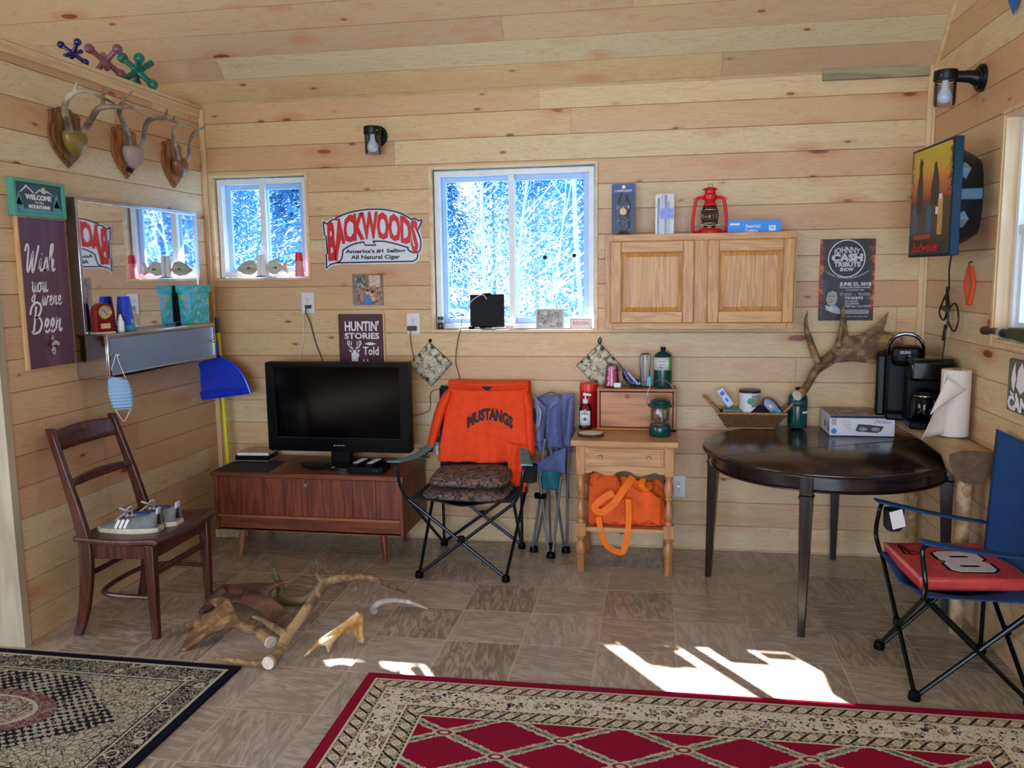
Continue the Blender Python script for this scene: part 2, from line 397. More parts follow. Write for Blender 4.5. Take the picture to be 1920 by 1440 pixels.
# rear slope of the roof, rear wall with its openings, hall end wall
DRY=M('cream_plaster','#cbb592',.8)
def walled(name,rects,plane,mat): 
    m=MB()
    for a in rects: m.b2(*plane(*a))
    return struct(m.build(name,mat,smooth=False))
walled('wall_rear',[(-4.9,-2.5,0,5.6),(1.3,1.4,0,5.6),(-2.5,1.3,2.65,3.2),(-2.5,1.3,4.6,5.6)],lambda a,b,c,d:((a,-8.1,c),(b,-8.0,d)),DRY)
walled('wall_far_left',[(-8,-5.4,0,5.6),(-3.0,0,0,5.6),(-5.4,-3,0,.9),(-5.4,-3,2.3,5.6)],lambda a,b,c,d:((-4.9,a,c),(-4.8,b,d)),DRY)
m=MB(); m.add([(-4.9,-3.2,5.67),(1.4,-3.2,5.67),(1.4,-8.2,2.9),(-4.9,-8.2,2.9),(-4.9,-3.2,5.77),(1.4,-3.2,5.77),(1.4,-8.2,3.0),(-4.9,-8.2,3.0)],[(0,1,2,3),(7,6,5,4),(0,4,5,1),(2,6,7,3),(0,3,7,4),(1,5,6,2)]); struct(m.build('ceiling_rear',P_CEIL,smooth=False))
# outer walls and roof with its eaves
OUT=M('outer_sheathing','#8d8578',.8)
walled('wall_outer_back',[(-5,W1[0]-.02,-.6,2.6),(W1[1]+.02,W2[0]-.02,-.6,2.6),(W2[1]+.02,1.5,-.6,2.6),(W1[0]-.02,W1[1]+.02,-.6,W1[2]-.02),(W1[0]-.02,W1[1]+.02,W1[3]+.02,2.6),(W2[0]-.02,W2[1]+.02,-.6,W2[2]-.02),(W2[0]-.02,W2[1]+.02,W2[3]+.02,2.6)],lambda a,b,c,d:((a,.012,c),(b,.16,d)),OUT)
walled('wall_outer_right',[(-8.2,W3[0]-.02,-.6,6),(W3[1]+.02,.16,-.6,6),(W3[0]-.02,W3[1]+.02,-.6,W3[2]-.02),(W3[0]-.02,W3[1]+.02,W3[3]+.02,6)],lambda a,b,c,d:((WX1+.012,a,c),(WX1+.16,b,d)),OUT)
m=MB(); e=.54
m.add([(x,y,z) for x in (-5.2,1.9) for y,z in ((e,2.67-e),(e,2.81-e),(-3.3,2.81+3.3),(-3.3,2.67+3.3))],[(0,1,2,3),(7,6,5,4),(0,4,5,1),(1,5,6,2),(2,6,7,3),(3,7,4,0)])
struct(m.build('roof_eaves',M('roof_boards','#6d665c',.8),smooth=False))
# windows: pine liner and casing edge, vinyl frame, two panes
PF=M('vinyl_blue_lit','#9fc3f2',.35,0,.04)  # white vinyl with blue daylight put into the sash colour
def window(name,W,frame,leaf,vert=False,mid=None,casing=True):
    """W in local x,z; built in the local frame x right, y into the wall"""
    root=struct(bpy.data.objects.new(name,None)); COL.objects.link(root); root.matrix_world=frame
    x0,x1,z0,z1=W; t=.016
    def ring(a,b,c,d,t,y0,y1,nm,mat,bev=.002):
        m=MB(); m.b2((a,y0,c),(a+t,y1,d)); m.b2((b-t,y0,c),(b,y1,d)); m.b2((a+t,y0,c),(b-t,y1,c+t)); m.b2((a+t,y0,d-t),(b-t,y1,d)); return m.build(nm,mat,root,bevel=bev)
    ring(x0-.004,x1+.004,z0-.004,z1+.004,t,-.009,.10,'window_liner',TRIMX if not vert else TRIM)
    a,b,c,d=x0+t,x1-t,z0+t,z1-t
    ring(a+.003,b-.003,c,d-.004,.028,leaf,leaf+.075,'window_frame',VINYL)
    a+=.031;b-=.031;c+=.028;d-=.032; m_=mid if mid is not None else (a+b)/2
    if not vert:
        m=MB(); m.b2((m_-.016,leaf+.004,c),(m_+.016,leaf+.03,d)); m.build('meeting_stile',VINYL,root,bevel=.002)
        ring(m_-.012,b,c,d,.030,leaf+.030,leaf+.052,'sash',PF); ring(a,m_+.012,c,d,.026,leaf+.052,leaf+.074,'fixed_sash',PF)
        m=MB(); m.b2((m_,leaf+.040,c+.02),(b-.02,leaf+.044,d-.02)); m.build('pane',GLASS,root,smooth=False)
        m=MB(); m.b2((a+.02,leaf+.062,c+.02),(m_-.008,leaf+.066,d-.02)); m.build('pane',GLASS,root,smooth=False)
    else:
        zm=c+(d-c)*.5; m=MB(); m.b2((a,leaf+.004,zm-.018),(b,leaf+.03,zm+.018)); m.build('meeting_rail',VINYL,root,bevel=.002)
        ring(a,b,c,zm+.01,.034,leaf+.012,leaf+.036,'sash',VINYL); ring(a,b,zm-.01,d,.034,leaf+.040,leaf+.062,'fixed_sash',VINYL)
        m=MB(); m.b2((a+.03,leaf+.022,c+.03),(b-.03,leaf+.026,zm)); m.build('pane',GLASS,root,smooth=False)
        m=MB(); m.b2((a+.03,leaf+.050,zm),(b-.03,leaf+.054,d-.03)); m.build('pane',GLASS,root,smooth=False)
    return root
window('window_1',W1,FB,.034,mid=-2.222); window('window_2',W2,FB,.030,mid=-.778)
window('window_3',(-W3[1],-W3[0],W3[2],W3[3]),FR@Matrix.Translation((0,WX1,0)),.040,vert=True)
m=MB(); x=WX1; a,b,c,d=W3
m.b2((x-.014,a-.06,d),(x,b+.022,d+.022)); m.b2((x-.014,b,c-.02),(x,b+.022,d)); m.b2((x-.012,a-.06,c-.022),(x,b+.0,c)); struct(m.build('trim_8',TRIM,bevel=.003))
m=MB(); m.b2((-2.549,-.006,W1[2]-.0),(-2.519,.002,2.12)); struct(m.build('trim_9',TRIM,bevel=.002))
# ---------------------------------------------------------------- outdoors
g=G('ground_blue_haze',.9); x,y,z=g.coord(); n=g.noise(g.vec(x,y,0),1.3,5); g.col(g.ramp(n,(.35,'#3f6f80'),(.7,'#7fa9b8'))); GR=g.m  # ground colour carries the blue outdoor haze
m=MB(); m.grid(lambda u,v:(-70+120*u,.17+90*v,-.9+1.2*(v**.8)*6*max(0,1) if False else -.7+7*v*v+.12*math.sin(u*60)),30,24); struct(m.build('ground',GR))
m=MB(); m.grid(lambda u,v:(1.5+60*u,-40+40.17*v,-.8),4,4); struct(m.build('ground_side',GR))
def foliage_mesh(seed,h,r,n,kind='fir'):
    r_=random.Random(seed); m=MB()
    for i in range(n):
        t=r_.random()**.8; z=h*(.10+.9*t)
        rad=r*(1-t)**.75*(.35+.75*r_.random()) if kind=='fir' else r*math.sqrt(max(0,1-(2*t-1)**2))*(.3+.7*r_.random())
        a=r_.random()*2*PI; c=Vector((rad*math.cos(a),rad*math.sin(a),z-rad*.25)); s=r_.uniform(.035,.095)*1.2
        d=Vector((math.cos(a+r_.uniform(-.7,.7)),math.sin(a+r_.uniform(-.7,.7)),r_.uniform(-.7,.15))).normalized(); q=d.cross(Vector((0,0,1))).normalized()*s*.45; nrm=Vector((0,0,s*.3*r_.random()))
        k=len(m.v); m.v+=[c-d*s,c+q+nrm,c+d*s*1.3,c-q+nrm]; m.f+=[(k,k+1,k+2,k+3)]
    return m
g=G('needles_blue_haze',.7); x,y,z=g.coord(); n=g.noise(g.vec(x,y,z),2.5,3); g.col(g.ramp(n,(.3,'#235c88'),(.7,'#5a9cc2'))); NEED=g.m  # blue of the bright outdoor haze painted into the needles
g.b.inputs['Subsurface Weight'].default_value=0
BARK=M('grey_bark','#9a8f86',.9,0,.25,20); BIRCH=M('birch_blue_haze','#8fb2c4',.7,0,.2,20)  # birch colour has the same blue haze mixed in
def tree(seed,h,r,n,loc,label,parent_group):
    t=thing('evergreen_tree',label,'tree',loc,0,parent_group)
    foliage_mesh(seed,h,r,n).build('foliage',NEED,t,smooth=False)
    MB().tube([(0,0,-.6),(0,0,h*.9)],[.03*h/2,.01],7).build('trunk',BARK,t); return t
rt=random.Random(3)
protos=[tree(1,5.2,2.0,9000,(-4.8,9,-.5),'evergreen tinted with blue haze outside, nearest beyond the small window','evergreens outside the windows'),
        tree(2,6.6,2.3,10500,(-.9,13,-.3),'evergreen tinted with blue haze straight outside the large window','evergreens outside the windows'),
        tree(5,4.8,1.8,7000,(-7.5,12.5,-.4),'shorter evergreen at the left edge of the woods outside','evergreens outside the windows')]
cells=[(i,j) for j in range(5) for i in range(-3,8)]
for i,j in cells:
    yy=13.5+j*5.6; xx=-.30*yy+i*4.9+(2.4 if j%2 else 0)
    if not(-.62*yy-3<xx<-.02*yy+2.5 or (.30*yy<xx<.85*yy and j<3)): continue
    if any((Vector((xx,yy,0))-Vector((p.location.x,p.location.y,0))).length<4.6 for p in protos): continue
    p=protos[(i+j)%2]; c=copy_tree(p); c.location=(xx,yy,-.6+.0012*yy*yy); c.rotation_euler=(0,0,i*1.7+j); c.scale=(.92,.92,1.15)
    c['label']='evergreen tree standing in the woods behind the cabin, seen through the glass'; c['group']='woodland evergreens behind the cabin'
def sapling(seed,loc,h,lean,label,r=.035,nb=14):
    r_=random.Random(seed); t=thing('bare_sapling',label,'tree',loc)
    pts=[(lean*(k/6)**1.3+.02*math.sin(k*1.7),0,h*k/6) for k in range(7)]; m=MB().tube(spline(pts,3),[r,r*.35],8)
    for k in range(nb):
        f=r_.uniform(.15,.95); i=f*6; b=Vector(pts[int(i)]).lerp(Vector(pts[min(6,int(i)+1)]),i%1); a=r_.random()*2*PI; L=r_.uniform(.5,1.3)
        e=b+Vector((math.cos(a)*L,math.sin(a)*L*.5,L*r_.uniform(.5,1.1))); mid=(b+e)/2+Vector((0,0,-.08)); m.tube([b,mid,e],[.006,.0016],5)
        for q in range(2):
            e2=mid+Vector((r_.uniform(-.4,.4),r_.uniform(-.2,.2),r_.uniform(.1,.5))); m.tube([mid,e2],[.0035,.0012],4)
    m.build('trunk',BIRCH,t); return t
sapling(1,(-1.70,3.9,-.6),5.4,-.05,'thin white-barked sapling seen through the left pane of the large window',.024,12)
sapling(2,(-.98,2.3,-.6),3.2,.30,'bare twiggy shrub leaning right behind the large window',.010,20)
sapling(3,(-.80,5.2,-.6),5.6,-.25,'pale leaning birch seen through the right pane of the large window',.034,9)
sapling(4,(-2.1,7.6,-.4),5.2,.5,'bare twiggy tree leaning right far behind the large window',.026,26)
sapling(6,(-3.9,5,-.6),5.5,.1,'slim bare tree outside the small window',.03,12)
# ---------------------------------------------------------------- common materials
WHT=M('white_paint','#e6e6e6',.5,0,.03); BLK=M('black_plastic','#06070a',.45,0,.1,spec=.13); BLKM=M('black_metal','#0c0c0e',.4,0,.1,spec=.3)
CHR=M('chrome','#c9ccd2',.12,1,.05); STEEL=M('brushed_steel','#a9a39e',.32,1,.12,30); BRASS=M('brass','#c9a75a',.25,1,.1)
LET=M('white_lettering','#e9e6ef',.6,0,.03); RED=M('red_paint','#c8101c',.4,0,.08); REDB=M('bright_red','#d5202a',.4,0,.06); NAVY=M('navy_ink','#10182f',.5,0,.1)
PLA=M('ivory_plastic','#dcdce0',.4,0,.03); SLOT=M('dark_slot','#2b2b2d',.6)
DKG=M('dark_green_enamel','#0b3f3c',.22,0,.1); ORG=M('orange_fabric','#ec4410',.85,0,.07,25,.0008)
JAR=glass('ribbed_glass',(.86,.89,.93),.30,.12); CLR=glass('clear_glass',(.96,.98,1),.14,.02); SMK=glass('smoky_glass',(.46,.42,.42),.16,.02); PLASTIC=glass('clear_plastic',(.86,.90,.97),.30,.18)
BONE_M={}
def bone(name,a,b,c,sc=16):
    g=G(name,.55); x,y,z=g.coord(); v=g.vec(x,y,z); n=g.noise(v,sc,5,.65,.6); n2=g.noise(v,sc*4,3,.6); f=g.noise(v,6,2)
    g.col(g.mix(f.step(.5,.68)*.7,g.ramp(n,(.3,a),(.5,b),(.68,c)),c)); g.bump(n2*.7+n,.0035); return g.m
BONE=bone('antler_pale','#4a3421','#8b6a48','#c6a980'); BONED=bone('antler_dark','#2c1a16','#5a3a30','#86604c'); BONEG=bone('antler_weathered','#2c2a20','#5d5640','#8f8a70'); BONEW=bone('antler_grey','#857a70','#bdb4aa','#e2dcd2',12)
BONEK=bone('antler_brown','#3d2916','#735030','#b08c5c',14)
def kid(root,name,m,mat,**k): return m.build(name,mat,root,**k)
# ---------------------------------------------------------------- jar lamps
def jar_lamp(frame,loc,label,dist=.115):
    t=thing('wall_lamp',label,'lamp',loc,group='caged jar wall lamps',mat=frame); del t['group']
    m=MB().disc((0,-.008,0),.056,.016,32,'y').disc((0,-.02,0),.045,.012,32,'y'); m.tube([(0,-.02,0),(0,-.05,.008),(0,-dist+.03,.012)],[.034,.026,.022],16); kid(t,'wall_plate',m,BLKM,bevel=.002)
    m=MB().lathe([(.028,.040),(.046,.036),(.048,.0),(.046,-.004)],(0,-dist,0),32); kid(t,'cap',m,BLKM,bevel=.0015)
    for a in (-.9,.9):
        kid(t,'screw',MB().disc((math.sin(a)*.048,-dist-math.cos(a)*.048,.012),.004,.004,10,'y'),CHR)
    pr=[(.041,0)]+[(.0425+(.0012 if k%2 else -.0008),-.006-k*.0052) for k in range(19)]+[(.038,-.109),(.020,-.112)]
    kid(t,'glass_jar',MB().lathe(pr,(0,-dist,0),32,cap=True),JAR)
    kid(t,'bulb',MB().lathe([(.013,0),(.013,-.025),(.018,-.040),(.029,-.062),(.030,-.076),(.022,-.092),(.006,-.099)],(0,-dist,0),20),M('opal_bulb','#dfe6f2',.25,0,.02),smooth=60)
    return t
jar_lamp(FB,(-1.507,0,2.262),'black jar-shaped wall lamp above the red lettered sign on the back wall',.095)
jar_lamp(FR,(WX1,-.63,2.29),'black jar-shaped wall lamp above the picture sign on the right wall',.145)
# ---------------------------------------------------------------- cigar sign
def ribbon(m,pts,w,y,th=.0012):
    """flat band of width w along pts (x,z) at depth y"""
    n=len(pts); L=[];Rr=[]
    for i,(x,z) in enumerate(pts):
        a=pts[max(i-1,0)]; b=pts[min(i+1,n-1)]; dx,dz=b[0]-a[0],b[1]-a[1]; q=math.hypot(dx,dz) or 1; nx,nz=-dz/q*w/2,dx/q*w/2
        L.append((x+nx,z+nz)); Rr.append((x-nx,z-nz))
    k=len(m.v); vs=[(x,y,z) for x,z in L]+[(x,y,z) for x,z in Rr]+[(x,y+th,z) for x,z in L]+[(x,y+th,z) for x,z in Rr]; fs=[]
    for i in range(n-1): fs+=[(i,n+i,n+i+1,i+1),(i,i+1,2*n+i+1,2*n+i),(n+i,3*n+i,3*n+i+1,n+i+1)]
    return m.add(vs,fs)
SK=1/2240  # sign sketch units to metres
def sgn(L): return [((x-720)*SK,(430-z)*SK) for x,z in L]
t=thing('tin_sign','white shaped tin sign with big red arched lettering, left of the large window','sign',(-1.555,0,1.722))
outl=sgn([(60,200),(110,235),(160,205),(200,190),(250,185)]+spline([(250,185),(420,120),(620,82),(760,80),(900,92),(1080,135),(1210,200)],5)+[(1250,200),(1300,225),(1370,235),(1340,320),(1335,380),(1365,480),(1365,560),(1345,620),(1318,650),(1315,700),(1290,745),(1240,770),(700,770),(300,765),(180,780),(100,835),(85,830),(85,640),(100,635),(90,420),(70,415)])
kid(t,'plate',MB().prism(outl,.006,(0,0,0),'y'),M('white_enamel','#dbe0ee',.35,0,.03))
m=MB()
for L in (sgn([(120,262),(190,215),(235,205),(280,215)]),sgn(spline([(240,192),(420,130),(620,98),(760,95),(900,105),(1080,150),(1195,210),(1225,225),(1260,218),(1310,245),(1355,245),(1320,330),(1300,370),(1335,470),(1335,570),(1305,630),(1240,635),(1180,605),(1170,575)],4)),
          sgn([(75,230),(120,262)]),sgn([(78,232),(88,405),(108,408),(118,630),(100,640),(100,815),(150,765),(230,745),(700,742),(1230,742),(1280,715),(1300,650)]),
          sgn(spline([(232,745),(290,715),(318,640),(322,588)],4)),sgn(spline([(322,588),(430,530),(520,505),(600,492)],4)+[(620,532),(762,534),(722,487)]+spline([(722,487),(860,490),(1000,520),(1130,560),(1178,575)],4))):
    ribbon(m,L,.0082,-.0076)
kid(t,'dark_outline',m,NAVY,smooth=False,label='dark blue outline')
def arch(wd):
    def f(x,y,h=.07):
        s=x/(wd/2); top=.136-.052*s*s*1.15; bot=(-.012-.055*s*s) if True else 0
        if s<-.76: bot=-.128
        if s>.86: bot=-.09
        return x,bot+(top-bot)*max(0,min(1.02,y/h))
    return f
wd=.525
text('red_lettering','BACKWOODS',.07,RED,t,(-.002,-.0085,-.002),.0015,.0050,wd,arch(wd),space=.95,label='large red arched letters')
text('small_lettering',"America's #1 Selling",.0195,NAVY,t,(.012,-.0075,-.088),.001,.0009,.348)
text('small_lettering','All Natural Cigar',.0215,NAVY,t,(.012,-.0075,-.122),.001,.0009,.285)
# ---------------------------------------------------------------- photo snapshots under the sign
def blotch(name,cols,sc=60,seed=0):
    g=G(name,.35); x,y,z=g.coord(); v=g.vec(x,z,seed); n=g.noise(v,sc,3,.6,.5); n2=g.noise(v,sc*.45,2,.5)
    k=len(cols)-1; c=g.ramp(n*.6+n2*.4,*[(.36+.28*i/k,cc) for i,cc in enumerate(cols)]); g.col(c); return g.m
t=thing('snapshot_cluster','three small snapshots in a clear sleeve pinned under the tin sign','photo',(-1.595,0,1.43))
kid(t,'clear_sleeve',MB().box((0,-.0012,0),(.182,.001,.176)),PLASTIC,smooth=False)
def rp(m,c,w,h,a,y): m.box((c[0],y,c[1]),(w,.001,h),rot=Euler((0,a,0))); return m
kid(t,'snapshot',rp(MB(),(-.038,.032),.058,.092,-.28,-.0035),blotch('camouflage_snapshot',['#1f241e','#4c5145','#8d8f88','#b7b4b0']),smooth=False,label='snapshot with dark camouflage')
kid(t,'snapshot',rp(MB(),(.040,.034),.066,.088,0,-.0030),blotch('faded_snapshot',['#8f6d5b','#c7a893','#d9c8b4','#b8856c'],50,2),smooth=False,label='faded tan snapshot')
s_=kid(t,'snapshot',rp(MB(),(.012,-.035),.146,.098,0,-.0048),blotch('indoor_snapshot',['#3c1b22','#7d4a48','#b99184','#64303a'],36,5),smooth=False,label='snapshot of two people hugging, one in a blue shirt')
sk=M('skin_print','#dfa992',.4); m=MB().disc((0,-.0060,-.015),.012,.0008,16,'y').disc((.020,-.0060,-.022),.013,.0008,16,'y').box((.026,-.0060,-.053),(.030,.0008,.024)); kid(s_,'printed_faces',m,sk)
m=MB().prism([(-.022,-.084),(.016,-.084),(.024,-.058),(.004,-.030),(-.014,-.030),(-.026,-.05)],.0008,(0,-.0060,0),'y'); kid(s_,'printed_blue_shirt',m,M('blue_print','#2f78c4',.4))
kid(s_,'printed_dark_hair',MB().disc((.026,-.0064,-.012),.010,.0006,14,'y').disc((.000,-.0064,-.004),.008,.0006,14,'y'),M('hair_print','#2a1a1a',.5))
# ---------------------------------------------------------------- hunting sign
PURP=wood('stained_maroon_board','#552334','#431828',2,.55,.6,4)
t=thing('wooden_sign','maroon wooden sign with a white deer head, partly hidden by the television','sign',(-1.637,0,1.10))
kid(t,'board',MB().box((0,-.010,0),(.272,.019,.395)),TRIM,bevel=.003)
kid(t,'stained_face',MB().box((-.002,-.0200,0),(.262,.0012,.388)),PURP,smooth=False)
text('lettering',"HUNTIN'",.052,LET,t,(.004,-.0212,.100),.001,.0022,.20)
text('lettering','STORIES',.032,LET,t,(.004,-.0212,.055),.001,.0014,.205)
text('lettering','Told',.045,LET,t,(.054,-.0212,-.036),.001,.0012,.092)
text('lettering','Here',.045,LET,t,(.054,-.0212,-.105),.001,.0012,.092)
m=MB(); 
for s in (1,-1):
    ribbon(m,[(-.043+s*.006,-.004),(-.043+s*.026,.006),(-.043+s*.040,.026),(-.043+s*.036,.045)],.006,-.0212)
    for a,b,c,d in ((.018,.004,.016,.040),(.030,.010,.027,.044),(.010,.0,.020,.016)): ribbon(m,[(-.043+s*a,b),(-.043+s*c,d)],.0045,-.0212)
    m.prism([(-.043+s*.010,-.012),(-.043+s*.034,-.006),(-.043+s*.026,-.020),(-.043+s*.010,-.024)][::s],.001,(0,-.0202,0),'y')
m.prism([(-.060,-.010),(-.026,-.010),(-.020,-.030),(-.014,-.040),(-.022,-.052),(-.024,-.1),(-.060,-.1),(-.062,-.045)],.001,(0,-.0202,0),'y')
kid(t,'deer_head_print',m,LET,smooth=False,label='white deer head with antlers')
kid(t,'ornament_print',MB().prism([(.018,.026),(.030,.030),(.040,.034),(.060,.034),(.074,.030),(.086,.026),(.074,.022),(.060,.018),(.040,.018),(.030,.022)],.001,(0,-.0202,0),'y'),LET,smooth=False)
# ---------------------------------------------------------------- outlets with plugs, and cords
def outlet(x,z,label):
    t=thing('wall_outlet',label,'outlet',(x,0,z))
    kid(t,'cover_plate',MB().box((0,-.003,0),(.075,.006,.118)),PLA,bevel=.002)
    for s in (1,-1):
        q=kid(t,'socket',MB().prism(rrect(.034,.029,.012,4,(0,s*.0195)),.003,(0,-.006,0),'y'),PLA,bevel=.0006)
        kid(q,'slots',MB().box((-.006,-.0092,s*.0195+.003),(.002,.001,.009)).box((.006,-.0092,s*.0195+.003),(.0025,.001,.008)).disc((0,-.0092,s*.0195-.008),.0028,.001,10,'y'),SLOT)
    kid(t,'screw',MB().disc((0,-.0064,0),.003,.001,10,'y'),CHR); return t
outlet(-1.955,1.358,'white wall outlet under the small window with two cords plugged in')
outlet(-1.335,1.238,'white wall outlet left of the large window sill with a dark adapter')
outlet(.131,.350,'white wall outlet low behind the right leg of the small wooden stand')
def cord(name,pts,r,mat,label,cat='cord',plug=None,n=5):
    m=MB().tube(spline(pts,n),r,6)
    if plug: m.box(plug[0],plug[1])
    return tag(m.build(name,mat),label,cat)
WC=M('white_cable','#d9d6d2',.5); BC=M('dark_cable','#1b1614',.45); BRC=M('brown_cable','#3c2418',.5)
cord('hanging_cord',[(-1.952,-.018,1.334),(-1.975,-.022,1.30),(-1.98,-.012,1.22),(-1.995,-.010,1.12),(-2.02,-.012,1.03),(-2.02,-.012,.95)],.0022,WC,'thin white cord hanging from the outlet under the small window',plug=((-1.957,-.016,1.337),(.018,.020,.014)))
cord('hanging_cord',[(-1.945,-.035,1.334),(-1.952,-.045,1.31),(-1.940,-.014,1.24),(-1.915,-.010,1.13),(-1.885,-.012,1.05),(-1.86,-.012,.96)],.0032,BRC,'brown cord hanging from the outlet under the small window',plug=((-1.944,-.030,1.337),(.030,.022,.018)))
cord('power_adapter',[(-1.345,-.032,1.205),(-1.352,-.02,1.17),(-1.348,-.008,1.10),(-1.338,-.010,1.05),(-1.352,-.010,.99),(-1.365,-.010,.95)],.0022,BRC,'dark adapter and thin cord in the outlet beside the large window','adapter',plug=((-1.338,-.026,1.213),(.046,.034,.024)))
cord('antenna_cable',[(-1.05,-.006,1.29),(-1.065,-.016,1.20),(-1.085,-.014,1.12),(-1.095,-.010,1.02),(-1.075,-.010,.93),(-1.10,-.010,.89),(-1.22,-.010,.865),(-1.245,-.012,.84),(-1.248,-.012,.77),(-1.27,-.02,.74),(-1.34,-.05,.72)],.002,BC,'thin dark cable running from the window sill down to the television')
cord('loose_cable',[(-2.49,-.03,.93),(-2.46,-.035,.88),(-2.40,-.02,.855),(-2.33,-.02,.842),(-2.20,-.03,.84)],.0022,WC,'thin white cable curving from the broom handle towards the television')
# ---------------------------------------------------------------- potholders
def camo(name):
    g=G(name,.85); x,y,z=g.coord(); v=g.vec(x*.8+z*.6,z*.8-x*.6,.3); n=g.noise(v,30,3,.6,1.5); d,c=g.vor(g.vec(x*24,z*24,0),1); q=((d<.3) if False else d.lt(.30))*c.gt(.35)
    e,_=g.vor(g.vec(x*24,z*24,0),1); ringy=(e*30).sin().gt(.1); b=g.ramp(n,(.38,'#5a5c4c'),(.48,'#b9b39b'),(.62,'#d2cdb8')); b=g.mix(q*.9,b,'#2f4731'); g.col(g.mix(q*ringy*.7,b,'#1c2a20')); g.bump(g.noise(g.vec(x,y,z),220,2),.001); return g.m
CAMO=camo('tractor_camouflage_cloth')
def potholder(x,z,label,a,loop):
    t=thing('potholder',label,'potholder',(x,0,z)); s=.172
    m=MB(); q=Euler((0,a,0)).to_matrix()
    m.grid(lambda u,v:tuple(q@Vector(((u-.5)*s,-.012-.006*math.sin(PI*u)*math.sin(PI*v),(v-.5)*s))),8,8)
    kid(t,'pad',m,CAMO,solid=.009)
    kid(t,'binding',MB().tube([tuple(q@Vector((sx_*s/2,-.012,sz*s/2))) for sx_,sz in ((-1,-1),(1,-1),(1,1),(-1,1))],.0045,6,closed=True),M('dark_piping','#3a3a34',.9))
    if loop: kid(t,'hanging_loop',MB().tube([(0,-.010,.118),(-.006,-.012,.140),(.004,-.010,.158),(.010,-.012,.140),(.003,-.010,.118)],.005,6),M('green_tape','#234a2a',.8),label='green hanging loop')
    else: kid(t,'wall_tack',MB().disc((0,-.010,.128),.004,.02,8,'y').disc((0,-.003,.131),.010,.004,14,'y'),BLK)
potholder(-1.241,1.012,'tractor-print potholder hanging right of the television sign, below the window corner',R(43),0)
potholder(-.298,1.005,'tractor-print potholder with green loop hanging below the wooden cupboard',R(47),1)
# ---------------------------------------------------------------- small window sill: fish bookends, red cups
SILL1=W1[2]+.016
FISHM=wood('carved_pale_wood','#c6c0ae','#aaa28c',0,.6,1,5)
def fish(x,s,label):
    t=thing('fish_bookend',label,'bookend',(x,-.028,SILL1))
    kid(t,'upright',MB().box((0,0,.064),(.022,.045,.128)).box((-s*.030,0,.004),(.05,.045,.008)),WHT,bevel=.002)
    o=[(0,.06),(-.02,.088),(-.055,.098),(-.075,.082),(-.1,.062),(-.122,.092),(-.132,.098),(-.118,.055),(-.128,.018),(-.112,.030),(-.094,.045),(-.075,.030),(-.050,.014),(-.018,.022)] if s>0 else [(0,.05),(.02,.088),(.05,.098),(.09,.082),(.112,.068),(.134,.045),(.112,.030),(.09,.018),(.05,.012),(.018,.024)]
    o=[(-a if s>0 else -a,b) for a,b in o]
    if s>0: o=o[::-1]
    kid(t,'carved_fish',MB().prism(o,.020,(s*.008,.010,0),'y'),FISHM,bevel=.004)
    kid(t,'fin',MB().prism([(s*.045,.05),(s*.07,.058),(s*.075,.044)][::s],.004,(0,-.010,0),'y'),M('dark_fin','#4b4538',.6))
fish(-2.190,1,'white bookend with the tail half of a wooden fish pointing right on the small sill'); fish(-2.222,-1,'white bookend with the head half of a wooden fish pointing left on the small sill')
t=thing('cup_stack','tall stack of red paper cups upside down at the right of the small sill','cups',(-1.985,-.032,SILL1))
pr=[(.0265,0)]; z=0
for k in range(13): pr+=[(.0275-.0006*k,z+.001),(.0275-.0006*k,z+.004),(.0245-.0006*k,z+.005),(.0242-.0006*k,z+.0075)]; z+=.0068
kid(t,'white_rims',MB().lathe(pr,(0,0,0),24),M('cup_stripe','#e9929a',.5,0,.1,40)); kid(t,'top_cup',MB().lathe([(.0225,z-.002),(.0185,z+.045),(.016,z+.046),(.0155,z+.041)],(0,0,0),24),REDB)
# ---------------------------------------------------------------- large window sill
SILL2=W2[2]+.016
t=thing('flat_antenna','black square flat antenna leaning on the large window sill','antenna',(-.915,-.004,SILL2+.002))
kid(t,'panel',MB().box((0,.008,.098),(.192,.012,.180)).box((0,.006,.188),(.052,.016,.014)),BLK,bevel=.005)
kid(t,'disc_emboss',MB().disc((0,.001,.095),.078,.003,40,'y'),M('dark_grey_plastic','#08090c',.5,0,.1,spec=.15)); kid(t,'foot',MB().box((0,.0,.006),(.08,.03,.010)),BLK,bevel=.003)
kid(t,'lead',MB().tube(spline([(0,.0,.160),(-.020,-.004,.186),(-.06,-.006,.17),(-.096,-.008,.135),(-.118,-.010,.06),(-.135,-.006,.02)],5),.0025,6),PLA,label='pale lead')
t=thing('picture_frame','small pale picture frame standing on the large window sill','picture frame',(-.566,-.010,SILL2))
kid(t,'frame',MB().prism(rrect(.152,.110,.003,2,(0,.055)),.012,(0,.008,0),'y',[rrect(.132,.090,.002,2,(0,.055))[::-1]]),M('pale_blue_frame','#b9c6d2',.5),bevel=.0015)
kid(t,'photo',MB().box((0,.004,.055),(.134,.002,.092)),blotch('fishing_photo',['#2b2a2c','#6f675f','#a39b8f','#cfcabf'],55,3),smooth=False,label='greyish photo')
t=thing('small_plaque','tiny white plaque with red writing at the right end of the sill','plaque',(-.398,-.012,SILL2))
kid(t,'card',MB().box((0,0,.026),(.115,.008,.052)),M('white_card','#e4e0e6',.5,0,.03),bevel=.002)
kid(t,'frame_edge',MB().tube([(-.057,-.003,0),(-.057,-.003,.052),(.057,-.003,.052),(.057,-.003,0)],.0016,5),BLK)
text('lettering','ROUGH',.018,REDB,t,(0,-.0048,.022),.001,.0004,.080)
t=thing('spice_jar','tiny dark jar at the left end of the large window sill','jar',(-1.176,-.012,SILL2))
